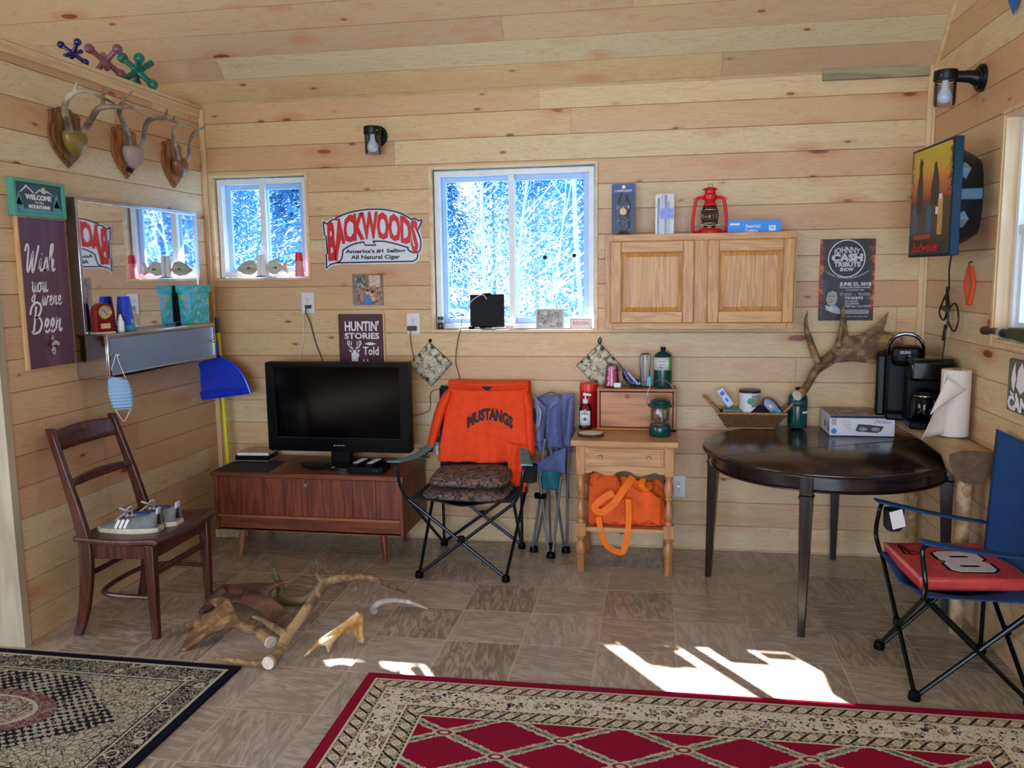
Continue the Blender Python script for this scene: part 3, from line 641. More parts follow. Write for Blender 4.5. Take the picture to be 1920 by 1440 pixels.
kid(t,'body',MB().lathe([(.016,0),(.017,.003),(.017,.034),(.013,.040)],(0,0,0),20),M('dark_contents','#1d1816',.2)); kid(t,'label_band',MB().lathe([(.0172,.036),(.0172,.040),(.013,.045),(.013,.052)],(0,0,0),20),M('grey_band','#9aa0ae',.4)); kid(t,'lid',MB().cyl((0,0,.052),.016,.016),M('blue_lid','#15254a',.35),bevel=.001)
def sillbit(name,cat,x,L,mat,mat2,label,r=.007):
    t=thing(name,label,cat,(x,-.014,SILL2+r)); kid(t,'barrel',MB().tube([(-L/2,0,0),(L*.15,0,0)],r,10),mat); kid(t,'cap',MB().tube([(L*.15,0,0),(L/2,0,0)],r*1.1,10),mat2)
sillbit('marker_pen','marker',-1.027,.085,WHT,BLK,'white marker with black cap lying left on the large window sill',.008)
sillbit('marker_pen','marker',-.895,.055,M('green_grey_plastic','#8fa39b',.4),PLA,'short grey-green marker lying under the flat antenna',.0055)
t=thing('tea_light','small glowing-yellow tea light at the middle of the large window sill','candle',(-.787,-.014,SILL2))
kid(t,'cup',MB().cyl((0,0,0),.021,.017),PLA,bevel=.001); kid(t,'wax',MB().cyl((0,0,.0165),.019,.003),M('yellow_wax','#f2b648',.5))
for x,z,l in ((-.600,1.593,'left'),(-.440,1.602,'right')):
    tag(MB().disc((x,.066,z),.011,.010,20,'y').build('suction_dot',BLK),'black round dot on the right pane of the large window, %s of the two'%l,'suction cup')
# ---------------------------------------------------------------- wall cupboard
OAKV=wood('golden_oak','#c8924f','#a9713a',2,.38,.9,11); OAKH=wood('golden_oak_cross','#c8924f','#ab743c',0,.38,.9,10)
t=thing('wall_cupboard','golden oak wall cupboard with two raised-panel doors, right of the large window','cupboard',(.208,0,1.223))
kid(t,'body',MB().b2((-.457,-.281,0),(.457,0,.468)),OAKV,bevel=.002)
for a,b in (((-.457,-.300,0),(-.418,-.281,.468)),((.418,-.300,0),(.457,-.281,.468)),((-.022,-.300,.036),(.042,-.281,.434))): kid(t,'face_stile',MB().b2(a,b),OAKV,bevel=.0015)
for a,b in (((-.418,-.3,.434),(.418,-.281,.468)),((-.418,-.3,0),(.418,-.281,.036))): kid(t,'face_rail',MB().b2(a,b),OAKH,bevel=.0015)
for cx in (-.228,.243):
    w_,h_=.412,.408; d=kid(t,'door',MB().b2((cx-w_/2,-.309,.030),(cx+w_/2,-.3005,.030+h_)),OAKV,bevel=.003)
    fw=.056; zc=.030+h_/2
    kid(d,'stile',MB().b2((cx-w_/2+.004,-.320,.034),(cx-w_/2+fw,-.309,.026+h_)),OAKV,bevel=.003); kid(d,'stile',MB().b2((cx+w_/2-fw,-.320,.034),(cx+w_/2-.004,-.309,.026+h_)),OAKV,bevel=.003)
    kid(d,'rail',MB().b2((cx-w_/2+fw,-.320,.034),(cx+w_/2-fw,-.309,.034+fw)),OAKH,bevel=.003); kid(d,'rail',MB().b2((cx-w_/2+fw,-.320,.026+h_-fw),(cx+w_/2-fw,-.309,.026+h_)),OAKH,bevel=.003)
    a=w_/2-fw-.003; b=h_/2-fw-.003; m=MB(); i_=.022
    m.add([(cx-a,-.3095,zc-b),(cx+a,-.3095,zc-b),(cx+a,-.3095,zc+b),(cx-a,-.3095,zc+b),(cx-a+i_,-.317,zc-b+i_),(cx+a-i_,-.317,zc-b+i_),(cx+a-i_,-.317,zc+b-i_),(cx-a+i_,-.317,zc+b-i_)],[(0,1,5,4),(1,2,6,5),(2,3,7,6),(3,0,4,7),(4,5,6,7),(3,2,1,0)])
    kid(d,'raised_panel',m,OAKV,smooth=False)
CT=1.223+.468
# on the cupboard
t=thing('packaged_oil_lamp','clear glass oil lamp in a navy blue blister card standing on the cupboard','oil lamp',(-.166,-.17,CT))
kid(t,'card',MB().prism(rrect(.120,.262,.008,3,(0,.131)),.004,(0,.022,0),'y'),M('navy_card','#101d4d',.4),bevel=.001)
kid(t,'header',MB().box((0,.0175,.237),(.118,.004,.044)),M('royal_blue_card','#1a3a8c',.4)); kid(t,'round_badge',MB().disc((0,.0145,.246),.009,.002,20,'y'),M('cream_badge','#e9e2b8',.5)); kid(t,'base_strip',MB().box((0,.016,.006),(.118,.006,.012)),M('kraft_strip','#c98f5c',.6))
kid(t,'glass_chimney',MB().lathe([(.045,.004),(.043,.008),(.012,.026),(.014,.034),(.030,.046),(.032,.078),(.024,.082),(.028,.11),(.036,.14),(.030,.17),(.020,.19),(.017,.212)],(0,-.012,0),24),CLR,smooth=60)
kid(t,'yellow_burner',MB().disc((0,-.050,.118),.017,.004,22,'y').disc((0,-.053,.118),.010,.004,22,'y'),M('pale_gold','#d9c06a',.4))
text('lettering','LAMPLIGHT',.010,LET,t,(0,.0145,.222),.0006,.0002,.085)
t=thing('cutlery_jar','clear plastic pack of pens and brushes with a violet label on the cupboard','brush pack',(.040,-.16,CT))
kid(t,'clear_pack',MB().prism(rrect(.092,.205,.012,3,(0,.1025)),.046,(0,.023,0),'y'),PLASTIC)
for k,(mt,h) in enumerate(((BLK,.185),(WHT,.19),(PLA,.2),(M('blue_handle','#2a3f9c',.4),.2),(CHR,.17),(WHT,.16))):
    kid(t,'handle',MB().tube([(-.032+k*.0125,-.004+.006*(k%2),.006),(-.030+k*.0122,-.004+.006*(k%2),h)],.0052,8),mt)
kid(t,'violet_label',MB().box((.010,-.0245,.107),(.066,.001,.050)),M('violet_label','#7f8fe0',.4,0,.25,80))
t=thing('ring_of_wire','clear round plastic hoop lying beside the brush pack on the cupboard','hoop',(.105,-.16,CT+.002)); kid(t,'hoop',MB().tube([(.0+.028*math.cos(a),0,.058+.056*math.sin(a)) for a in [2*PI*k/20 for k in range(20)]],.0018,5,closed=True),PLASTIC)
def lantern_red():
    t=thing('railroad_lantern','red metal hurricane lantern with smoky globe standing on the cupboard','lantern',(.262,-.17,CT))
    kid(t,'fuel_tank',MB().lathe([(.045,0),(.056,.004),(.057,.016),(.046,.028),(.022,.033)],(0,0,0),28),RED,smooth=50)
    kid(t,'globe',MB().lathe([(.026,.034),(.036,.046),(.044,.075),(.045,.10),(.036,.132),(.030,.140)],(0,0,0),24),SMK,smooth=60)
    kid(t,'chimney_hood',MB().lathe([(.034,.138),(.032,.150),(.024,.156),(.026,.164),(.033,.170),(.033,.192),(.026,.200),(.026,.214),(.038,.218),(.034,.223),(.012,.231)],(0,0,0),24),RED,smooth=40)
    for s in (1,-1):
        kid(t,'side_tube',MB().tube(spline([(s*.040,0,.012),(s*.070,0,.010),(s*.083,0,.028),(s*.080,0,.090),(s*.070,0,.158),(s*.058,0,.178),(s*.030,0,.180)],5),.0085,10),RED)
        kid(t,'handle_ear',MB().disc((s*.076,-.004,.172),.008,.006,12,'y'),RED)
    kid(t,'top_ring',MB().tube([(-.010,0,.228),(-.012,0,.246),(.012,0,.246),(.010,0,.228)],.0018,6,closed=True),CHR)
    m=MB(); 
    for z,r in ((.052,.046),(.118,.046)): m.tube([(r*math.cos(2*PI*k/16),r*math.sin(2*PI*k/16),z) for k in range(16)],.0014,5,closed=True)
    m.tube([(-.082,-.01,.03),(-.05,-.05,.045),(.0,-.06,.04),(.05,-.05,.045),(.082,-.01,.03)],.0014,5); kid(t,'wire_guard',m,STEEL)
    kid(t,'burner',MB().lathe([(.024,.030),(.024,.044),(.012,.05),(.006,.062)],(0,0,0),16),BRASS)
lantern_red()
t=thing('cutlery_box','flat bright blue carton of assorted cutlery lying on the cupboard','box',(.468,-.16,CT))
kid(t,'carton',MB().box((.006,0,.031),(.256,.12,.062)),M('bright_blue_card','#0f7fe0',.4,0,.04),bevel=.001)
text('lettering','Assorted',.016,LET,t,(-.002,-.0605,.026),.0006,.0004,.070); text('lettering','Cutlery',.016,LET,t,(-.008,-.0605,.004),.0006,.0004,.060)
kid(t,'count_square',MB().box((.090,-.0604,.022),(.032,.001,.026)),M('pale_blue_square','#cfe4fa',.5)); text('lettering','300',.010,M('blue_digits','#1467c0',.5),t,(.090,-.0612,.019),.0005,.0002,.022)
kid(t,'logo_bar',MB().box((-.088,-.0604,.043),(.046,.001,.010)),M('pale_blue_square','#cfe4fa',.5)); kid(t,'green_top_strip',MB().box((.03,-.055,.0625),(.18,.008,.001)),M('green_strip','#38c48a',.5))
# ---------------------------------------------------------------- concert poster
g=G('flaming_poster_print',.45); x,y,z=g.coord(); n=g.noise(g.vec(x,z,1),28,4,.65,.8); n2=g.noise(g.vec(x,z,4),11,3,.6)
edge=(x.abs()/.134); fire=(edge+n*.75-.35).step(.78,1.15)*(z+.12).step(-.12,.02).max(.25); dark=g.ramp(n2,(.35,'#0c0d12'),(.6,'#17202b'),(.75,'#2c4256'))
g.col(g.mix(fire,dark,g.ramp(n,(.38,'#5a120c'),(.52,'#b8360f'),(.66,'#e8832a')))); PST=g.m
t=thing('concert_poster','dark flame-edged concert poster with white lettering pinned on the back wall','poster',(.959,0,1.454))
kid(t,'sheet',MB().box((0,-.003,0),(.268,.0012,.414)),PST,smooth=False)
m=MB(); ribbon(m,[(-.004+.088*math.cos(a),.108+.093*math.sin(a)) for a in [2*PI*k/48 for k in range(49)]],.0045,-.0046); kid(t,'printed_ring',m,LET,smooth=False)
kid(t,'ring_ground',MB().disc((-.004,-.0038,.108),.085,.0006,40,'y'),M('poster_black','#0e1014',.5))
PL=M('poster_grey_ink','#c9cdd6',.5)
text('lettering','JOHNNY',.032,PL,t,(-.004,-.0046,.136),.0006,.0012,.128,warp=lambda x,y:(x,y*(1-.55*(x/.064)**2*.5)+.0-(x/.064)**2*.004))
text('lettering','CASH',.034,PL,t,(-.002,-.0046,.096),.0006,.0034,.152); text('lettering','TRIBUTE',.022,PL,t,(0,-.0046,.068),.0006,.0014,.130); text('lettering','SHOW',.017,PL,t,(-.002,-.0046,.045),.0006,.0012,.066)
text('lettering','A SPECIAL TRIBUTE TO THE MAN IN BLACK',.007,PL,t,(0,-.0046,.006),.0005,.0002,.21,warp=lambda x,y:(x,y+.036*(x/.105)**2))
text('lettering','JUNE 23, 2018',.016,PL,t,(.042,-.0046,-.028),.0006,.001,.152)
text('lettering','LITTLETON OPERA HOUSE',.008,PL,t,(.042,-.0046,-.042),.0005,.0002,.142); text('lettering','LITTLETON  NH',.008,PL,t,(.042,-.0046,-.055),.0005,.0002,.085)
text('lettering','7:00 - 9:00',.015,M('poster_dim_ink','#9a9488',.5),t,(.042,-.0046,-.080),.0006,.0006,.150); text('lettering','TICKETS',.012,PL,t,(.038,-.0046,-.098),.0006,.0008,.090)
for i,s in enumerate(('$10 ADULT','$12 SENIOR','FREE Ages 12 & UNDER')): text('lettering',s,.0078,PL,t,(-.004,-.0046,-.112-i*.0125),.0005,.0003,(.062,.068,.128)[i],align='LEFT')
kid(t,'printed_band',MB().box((.045,-.0042,-.162),(.135,.0006,.022)),M('poster_band','#8b8e96',.5)); kid(t,'printed_band',MB().box((.045,-.0042,-.192),(.135,.0006,.020)),M('poster_black','#0e1014',.5))
text('lettering','For More Information Visit',.006,PL,t,(.050,-.0048,-.189),.0004,.0001,.115)
# a generic printed portrait of a dark-haired man
fm=M('portrait_skin','#a8a29c',.5,0,.15,60); m=MB().prism([(-.098,-.062),(-.066,-.050),(-.046,-.062),(-.042,-.098),(-.052,-.124),(-.070,-.134),(-.086,-.126),(-.096,-.104)],.0006,(0,-.0040,0),'y'); q=kid(t,'printed_portrait',m,fm,label='grey printed face of a dark-haired man')
kid(q,'printed_hair',MB().prism([(-.102,-.078),(-.098,-.050),(-.074,-.036),(-.048,-.044),(-.040,-.070),(-.048,-.062),(-.066,-.054),(-.090,-.064),(-.096,-.092)],.0006,(0,-.0046,0),'y'),M('poster_black','#0e1014',.5))
m=MB()
for a,b,c,d in ((-.082,-.082,.012,.004),(-.060,-.082,.012,.004),(-.070,-.112,.016,.003),(-.071,-.098,.005,.004)): m.box((a,-.0049,b),(c,.0005,d))
kid(q,'printed_features',m,M('poster_shadow','#3a3636',.5)); kid(q,'printed_collar',MB().prism([(-.100,-.128),(-.080,-.134),(-.052,-.128),(-.028,-.150),(-.026,-.172),(-.060,-.168),(-.098,-.150)],.0006,(0,-.0046,0),'y'),M('poster_collar','#b9bcc8',.5,0,.3,70))
m=MB().disc((-.118,-.0045,.195),.003,.003,8,'y').disc((.120,-.0045,-.192),.003,.003,8,'y'); kid(t,'tack',m,BLK)
# ---------------------------------------------------------------- strip of old wood at the head of the wall
m=MB().b2((.806,-.024,2.437),(1.303,-.002,2.494)); tag(m.build('nailing_strip',wood('weathered_green_wood','#a09a76','#7f7a5c',0,.7,.7,6),bevel=.002),'grey-green weathered wooden strip nailed across the top of the back wall','wood strip')
# ---------------------------------------------------------------- antler trophies on the left wall
BONET=bone('antler_trophy_bone','#473627','#7d6c59','#b0a08a',9)
SHIELD=wood('walnut_shield','#8d5f38','#5f3b20',2,.35,1,8)
def shield_outline(w,h):
    P=spline([(0,h/2),(w*.16,h*.495),(w*.22,h*.43),(w*.34,h*.44),(w*.44,h*.40),(w*.43,h*.28),(w*.48,h*.16),(w*.50,0),(w*.44,-h*.16),(w*.30,-h*.30),(w*.12,-h*.42),(0,-h/2)],4)
    return P+[(-x,z) for x,z in reversed(P[1:-1])]
def trophy(y,zc,w,h,label,capmat,smat,beams,capz=.02,plate=False,caps=1):
    t=thing('antler_trophy',label,'antlers',(WX0,y,zc),mat=FL)
    inv=(Matrix.Translation((WX0,y,zc))@FL).inverted()
    q=kid(t,'shield_board',MB().prism(shield_outline(w,h),.012,(0,-.001,0),'y'),smat,bevel=.004)
    kid(t,'shield_face',MB().prism(shield_outline(w*.86,h*.88),.010,(0,-.011,0),'y'),smat,bevel=.005)
    mb=MB().ball((0,0,0),.060*caps,24,14,(1,.62,1.12)); mb.v=[Vector((v.x*(1.12+.28*max(-1,min(.35,v.z/.06))),-.050+v.y,capz-.012+(v.z if v.z<.03 else .03+(v.z-.03)*.35))) for v in mb.v]
    kid(t,'skull_cap',mb,capmat,smooth=60)
    if plate: kid(t,'name_plate',MB().box((.0,-.0225,-.085),(.052,.002,.022)),BLK)
    for b in beams:
        m=MB()
        for pts,r0,r1 in b: m.tube(spline([inv@Vector(p) for p in pts],4),[r0*1.25,r0*1.1,r1*1.4],8)
        p0=inv@Vector(b[0][0][0]); m.ball(p0,.018,10,6)
        kid(t,'antler',m,BONET,remesh=.0028)
trophy(-1.150,2.118,.215,.255,'antler trophy on dark walnut shield, nearest the hall end of the left wall',M('olive_leather','#86692f',.35,0,.12),SHIELD,
 [[([(-2.492,-1.195,2.140),(-2.465,-1.235,2.165),(-2.41,-1.322,2.181),(-2.36,-1.378,2.218),(-2.32,-1.375,2.253),(-2.28,-1.345,2.262),(-2.24,-1.300,2.240),(-2.22,-1.262,2.225)],.0115,.003),([(-2.32,-1.375,2.248),(-2.31,-1.379,2.274),(-2.3,-1.375,2.303)],.007,.002)],
  [([(-2.492,-1.112,2.138),(-2.455,-1.135,2.160),(-2.38,-1.20,2.181),(-2.32,-1.235,2.215),(-2.27,-1.236,2.222),(-2.22,-1.215,2.222),(-2.19,-1.165,2.228),(-2.16,-1.11,2.225)],.012,.003),([(-2.3,-1.232,2.217),(-2.3,-1.223,2.264),(-2.3,-1.225,2.308)],.008,.002)]],.0)
trophy(-.735,2.115,.200,.250,'antler trophy with pale hide cap and small black plate, middle of the three',M('grey_suede','#a08f86',.8,0,.08),wood('oak_shield','#a8703f','#7a4a27',2,.35,1,8),
 [[([(-2.492,-.775,2.135),(-2.455,-.835,2.175),(-2.40,-.945,2.209),(-2.36,-1.03,2.243),(-2.33,-1.052,2.266),(-2.30,-1.03,2.258),(-2.27,-.99,2.238),(-2.24,-.93,2.228)],.0110,.0028),([(-2.35,-1.042,2.262),(-2.34,-1.012,2.306),(-2.33,-.960,2.346)],.0075,.002),([(-2.29,-1.015,2.245),(-2.28,-.99,2.276)],.005,.0015)],
  [([(-2.492,-.697,2.135),(-2.455,-.715,2.165),(-2.39,-.79,2.223),(-2.34,-.816,2.249),(-2.29,-.790,2.256),(-2.25,-.760,2.240),(-2.2,-.70,2.233)],.011,.0028),([(-2.29,-.80,2.253),(-2.29,-.773,2.278),(-2.29,-.76,2.306)],.006,.0015),([(-2.26,-.772,2.242),(-2.26,-.751,2.273)],.005,.0015)]],.0,True)
trophy(-.325,2.110,.190,.250,'small spike antler trophy on oak shield, nearest the room corner',M('brown_leather','#7b5130',.3,0,.12),wood('oak_shield','#a8703f','#7a4a27',2),
 [[([(-2.492,-.362,2.130),(-2.46,-.42,2.155),(-2.41,-.522,2.189),(-2.38,-.575,2.232),(-2.35,-.592,2.253),(-2.32,-.575,2.260),(-2.28,-.545,2.260)],.0095,.0025),([(-2.36,-.590,2.248),(-2.35,-.570,2.280)],.005,.0015)],
  [([(-2.492,-.290,2.130),(-2.455,-.310,2.150),(-2.40,-.39,2.20),(-2.36,-.415,2.250),(-2.33,-.405,2.268),(-2.30,-.40,2.285)],.0095,.0025)]],.0,caps=.9)
# ---------------------------------------------------------------- giant metal jacks on top of the partition
def jack(y,mat,label,s,rot):
    t=thing('giant_jack',label,'toy jack',(-2.628,y,2.466+s*.62)); q=Euler(rot).to_matrix()
    m=MB(); L=s
    for ax in (Vector((1,0,0)),Vector((0,1,0)),Vector((0,0,1))):
        ax=q@ax
        m.tube([ax*-L,ax*-L*.4,ax*0,ax*L*.4,ax*L],[s*.16,s*.15,s*.22,s*.15,s*.16],12)
    m2=[]
    for k,ax in enumerate((Vector((1,0,0)),Vector((0,0,1)))):
        for e in (1,-1): m.ball(q@ax*e*L,s*.27,14,8)
    o=kid(t,'jack_body',m,mat); lo=min((o.matrix_basis@v.co).z for v in o.data.vertices); t.location.z=2.466-lo+.001
jack(-.945,M('navy_enamel','#141a63',.2,0,.1),'dark blue giant metal jack lying on the partition top',.062,(.5,.65,.3))
jack(-.715,M('mauve_enamel','#7e4b5c',.22,0,.1),'mauve giant metal jack between the blue and green ones on the partition',.086,(.7,.55,1.1))
jack(-.455,M('green_enamel','#0c6f5e',.2,0,.1),'green giant metal jack nearest the corner on the partition',.098,(.9,.75,.2))
# ---------------------------------------------------------------- signs on the left wall
t=thing('framed_sign','small green framed welcome sign with mountains above the long maroon board','sign',(WX0,-1.366,1.838),mat=FL)
TEAL=M('teal_paint','#4f9f8c',.5,0,.06); SLA=M('slate_paint','#33505c',.6,0,.1); LTEAL=M('light_teal_paint','#4fa0a8',.6,0,.06)
kid(t,'frame',MB().prism(rrect(.300,.150,.002,1),.030,(0,0,0),'y',[rrect(.272,.122,.002,1)[::-1]]),TEAL,bevel=.001)
kid(t,'panel',MB().box((0,-.011,0),(.272,.018,.122)),SLA,smooth=False)
m=MB().prism([(-.105,.022),(-.068,.052),(-.025,.024),(-.03,.021),(-.066,.044),(-.10,.020)],.0008,(0,-.0202,0),'y').prism([(-.02,.022),(.01,.041),(.03,.028),(.052,.038),(.095,.016),(.05,.032),(.03,.022),(.01,.035),(-.014,.020)],.0008,(0,-.0202,0),'y'); kid(t,'painted_mountains',m,LET)
kid(t,'painted_sun',MB().disc((.030,-.0208,.038),.012,.0008,18,'y'),M('pale_yellow_paint','#cfd28a',.6))
m=MB()
for x in (-.112,.105): m.prism([(x-.022,-.030),(x+.022,-.030),(x,.030)],.0008,(0,-.0202,0),'y').prism([(x-.026,-.044),(x+.026,-.044),(x,.004)],.0008,(0,-.0202,0),'y')
m.box((0,-.0206,-.052),(.268,.0008,.016)); kid(t,'painted_trees',m,LTEAL)
text('lettering','WELCOME',.019,LET,t,(-.002,-.0212,-.004),.0006,.0016,.150); text('lettering','To The',.010,LET,t,(0,-.0212,-.020),.0005,.0003,.05); text('lettering','MOUNTAINS',.014,LET,t,(0,-.0212,-.040),.0006,.0012,.125)
t=thing('wooden_sign','tall maroon plank sign with white script and a bottle opener on the left wall','sign',(WX0,-1.362,1.449),mat=FL)
PLK=wood('maroon_plank','#6a3954','#502843',2,.5,.5,4)
kid(t,'plank',MB().box((0,-.011,0),(.280,.021,.628)),wood('raw_plank_edge','#d7b084','#bb8e60',2),bevel=.002)
kid(t,'painted_face',MB().box((.002,-.0222,0),(.268,.0012,.618)),PLK,smooth=False)
GL={'W':([[(0,.72),(.1,.97),(.18,.8),(.12,.12),(.2,.03),(.42,.72),(.36,.12),(.44,.02),(.70,.95)]],.62),
'i':([[(0,.08),(.1,.46),(.07,.1),(.13,.02),(.22,.1)],[(.13,.62),(.15,.64)]],.2),'s':([[(0,.05),(.16,.52),(.20,.2),(.12,.02),(.02,.06),(.12,.02),(.26,.12)]],.24),
'h':([[(0,.1),(.22,.9),(.16,1),(.09,.8),(.05,.02)],[(.05,.05),(.17,.42),(.24,.4),(.2,.1),(.26,.02),(.34,.12)]],.34),
'y':([[(0,.4),(.06,.45),(.05,.12),(.13,.04),(.26,.45)],[(.26,.45),(.17,-.32),(.06,-.42),(.02,-.28),(.32,.08)]],.3),
'o':([[(.18,.45),(.05,.35),(.03,.1),(.11,.02),(.22,.15),(.2,.42),(.32,.4)]],.28),'u':([[(0,.1),(.08,.45),(.06,.1),(.13,.02),(.25,.45),(.22,.08),(.28,.02),(.36,.12)]],.34),
'w':([[(0,.12),(.07,.45),(.06,.1),(.12,.02),(.22,.4),(.21,.1),(.27,.02),(.38,.42),(.46,.4)]],.42),'e':([[(0,.1),(.17,.3),(.15,.45),(.06,.38),(.04,.12),(.13,.02),(.26,.12)]],.23),
'r':([[(0,.08),(.05,.30),(.08,.50),(.10,.40),(.22,.42),(.20,.36),(.17,.12),(.22,.03),(.30,.12)]],.28),'B':([[(.2,.88),(.10,.03)],[(-.06,.62),(0,.85),(.18,1),(.38,.94),(.42,.76),(.3,.56),(.17,.52),(.36,.5),(.46,.3),(.34,.06),(.10,.02),(.02,.1)]],.5)}
def script(s,x,z,h,parent,wt,sl=.12,name='script_lettering'):
    m=MB()
    for ch in s:
        st,adv=GL[ch]
        for p in st:
            ribbon(m,spline([(x+(a+b*sl)*h,z+b*h) for a,b in p],5),wt,-.0238,.0008)
        x+=adv*h*1.16
    kid(parent,name,m,LET,smooth=False)
script('Wish',-.122,.092,.112,t,.0088); script('you',-.092,.006,.090,t,.0062); script('were',-.040,-.050,.088,t,.0058); script('Beer',-.114,-.165,.128,t,.0098)
t2=kid(t,'bottle_opener',MB().prism([(-.018,-.002),(-.024,.012),(0,.026),(.026,.012),(.018,-.004),(.008,.004),(-.008,.004)],.016,(0,-.024,-.222),'y').prism(rrect(.024,.034,.010,4,(0,-.020)),.006,(0,-.024,-.222),'y').prism(rrect(.014,.024,.006,4,(0,.034)),.005,(0,-.024,-.222),'y'),STEEL,bevel=.003,label='steel bottle opener')
kid(t2,'screw',MB().disc((0,-.031,-.184),.004,.003,10,'y').disc((0,-.032,-.246),.004,.003,10,'y'),CHR)
# ---------------------------------------------------------------- mirror with its chrome shelf box
def mirror_mat(name,rough,tint='#dfe3ea',bump=0):
    g=G(name,rough,1); g.b.inputs['Base Color'].default_value=hexc(tint)
    x,y,z=g.coord(); v=g.vec(x,y,z)
    g.rough(g.noise(v,14,2)*.02+rough)
    if bump: 
        d,_=g.vor(v,70); g.bump(d,bump)
    return g.m
t=thing('wall_mirror','chrome framed bathroom mirror with a frosted shelf box on the left wall','mirror',(WX0,-.695,1.26),mat=FL)
W_=.985; CHRM=M('mirror_chrome','#b9b6ba',.16,1,.05)
kid(t,'back_box',MB().b2((-W_/2,-.046,.0),(W_/2,-.001,.602)),M('chrome_side','#a39a98',.3,1,.05))
kid(t,'frame',MB().prism([(-W_/2,0),(W_/2,0),(W_/2,.604),(-W_/2,.604)],.008,(0,-.046,0),'y',[[(-W_/2+.020,.016),(-W_/2+.020,.584),(W_/2-.020,.584),(W_/2-.020,.016)]]),CHRM,bevel=.003)
kid(t,'mirror_glass',MB().box((0,-.0475,.30),(W_-.038,.001,.57)),mirror_mat('mirror_glass',.015),smooth=False)
kid(t,'shelf_box',MB().b2((-W_/2,-.150,-.196),(W_/2-.06,-.001,-.002)),mirror_mat('polished_side',.08,'#b0a8a2'),bevel=.002)
X0,X1=-W_/2,W_/2-.06
kid(t,'box_frame',MB().prism([(X0,-.196),(X1,-.196),(X1,0),(X0,0)],.010,(0,-.150,0),'y',[[(X0+.018,-.178),(X0+.018,-.018),(X1-.018,-.018),(X1-.018,-.178)]]),CHRM,bevel=.004)
kid(t,'frosted_door',MB().b2((X0+.016,-.154,-.180),(X1-.016,-.150,-.016)),M('pebbled_glass','#8ea6c4',.22,.6,.06,90,.0015),smooth=False)
kid(t,'shelf_lip',MB().b2((X0,-.158,-.002),(X1,-.046,.003)),CHRM,bevel=.001)
for x in (X0+.045,X1-.055): kid(t,'knob',MB().tube([(x,-.154,-.094),(x,-.172,-.094)],.004,8).ball((x,-.176,-.094),.0095,14,8),CHR)
MZ=1.263; FLm=Matrix.Translation((WX0,-.695,1.26))@FL
def onledge(name,label,cat,u,d,rz=0): # u along the wall from its centre, d out from the wall
    return thing(name,label,cat,(WX0+d,-.695+u,MZ),rz)
t=onledge('desk_clock','cherry red arched desk clock with gold dial on the mirror shelf','clock',-.432,.098); t.rotation_euler=(0,0,PI/2-.35)
kid(t,'case',MB().prism([(-.042,.008),(.042,.008)]+[(.042*math.cos(a),.095+.042*math.sin(a)) for a in [PI*k/16 for k in range(17)]],.044,(0,.022,0),'y'),M('cherry_lacquer','#7d0f12',.12,0,.1),bevel=.003,segs=3)
kid(t,'base',MB().box((0,0,.004),(.094,.052,.008)),M('gold_base','#d9cfae',.3,.6),bevel=.001)
q=kid(t,'gold_bezel',MB().lathe([(.0,.0),(.033,.0),(.033,.004),(.029,.006),(.027,.003)],(0,0,0),32,cap=False),BRASS); q.matrix_local=Matrix.Translation((0,-.022,.095))@Matrix.Rotation(PI/2,4,'X')
kid(t,'dial',MB().disc((0,-.024,.095),.027,.002,28,'y'),M('silver_dial','#c8c3a8',.25,.5)); kid(t,'hand',MB().box((-.005,-.0258,.101),(.002,.0008,.018),rot=Euler((0,-.7,0))).box((.006,-.0258,.090),(.0016,.0008,.020),rot=Euler((0,2.2,0))),BLK); kid(t,'plaque',MB().box((0,-.0228,.034),(.046,.0014,.022)),M('gold_plaque','#d8b894',.35,.4))
t=onledge('dropper_bottle','tiny white plastic dropper bottle beside the red clock','bottle',-.345,.128)
kid(t,'body',MB().lathe([(.014,0),(.0155,.003),(.0155,.045),(.012,.054),(.008,.057)],(0,0,0),20),WHT); kid(t,'nozzle',MB().lathe([(.009,.057),(.009,.068),(.005,.072),(.004,.082)],(0,0,0),16),WHT)
t=onledge('blue_cup_stack','stack of bright blue plastic cups upside down beside the red clock','cups',-.262,.095)
kid(t,'cup_wall',MB().lathe([(.040,.022),(.0405,.028),(.0385,.030),(.028,.158),(.026,.162),(.0,.162)],(0,0,0),28,cap=False),M('cobalt_plastic','#0a3fcf',.3,0,.06)); kid(t,'teal_rim',MB().lathe([(.043,0),(.044,.004),(.0415,.020),(.0405,.028)],(0,0,0),28),M('teal_rim','#0e8aa6',.3)); kid(t,'grip_ribs',MB().box((.039,-.01,.045),(.003,.003,.022)).box((.039,.0,.045),(.003,.003,.022)).box((.0375,.010,.045),(.003,.003,.022)),M('light_blue_print','#8fc4ee',.4))
t=onledge('paper_slip','small pink and white paper slip lying beside the blue cups','paper',-.185,.105); kid(t,'sheet',MB().box((0,0,.0012),(.05,.07,.0012),rz=.3),M('pink_paper','#e9bcc0',.8,0,.15,60))
def giftmat():
    g=G('gift_box_print',.6); x,y,z=g.coord(); v=g.vec(x,y,z); n=g.noise(v,22,2,.5,.8); d,c=g.vor(v,26); b=g.mix(n.step(.42,.6),'#35b5aa','#62c6e6'); b=g.mix(d.lt(.28)*c.gt(.72),b,'#e8a24a'); b=g.mix(d.lt(.26)*c.lt(.22),b,'#f08f9a'); b=g.mix((d.lt(.4)-d.lt(.33))*c.gt(.6),b,'#c7e08a'); g.col(b); return g.m
GB=giftmat()
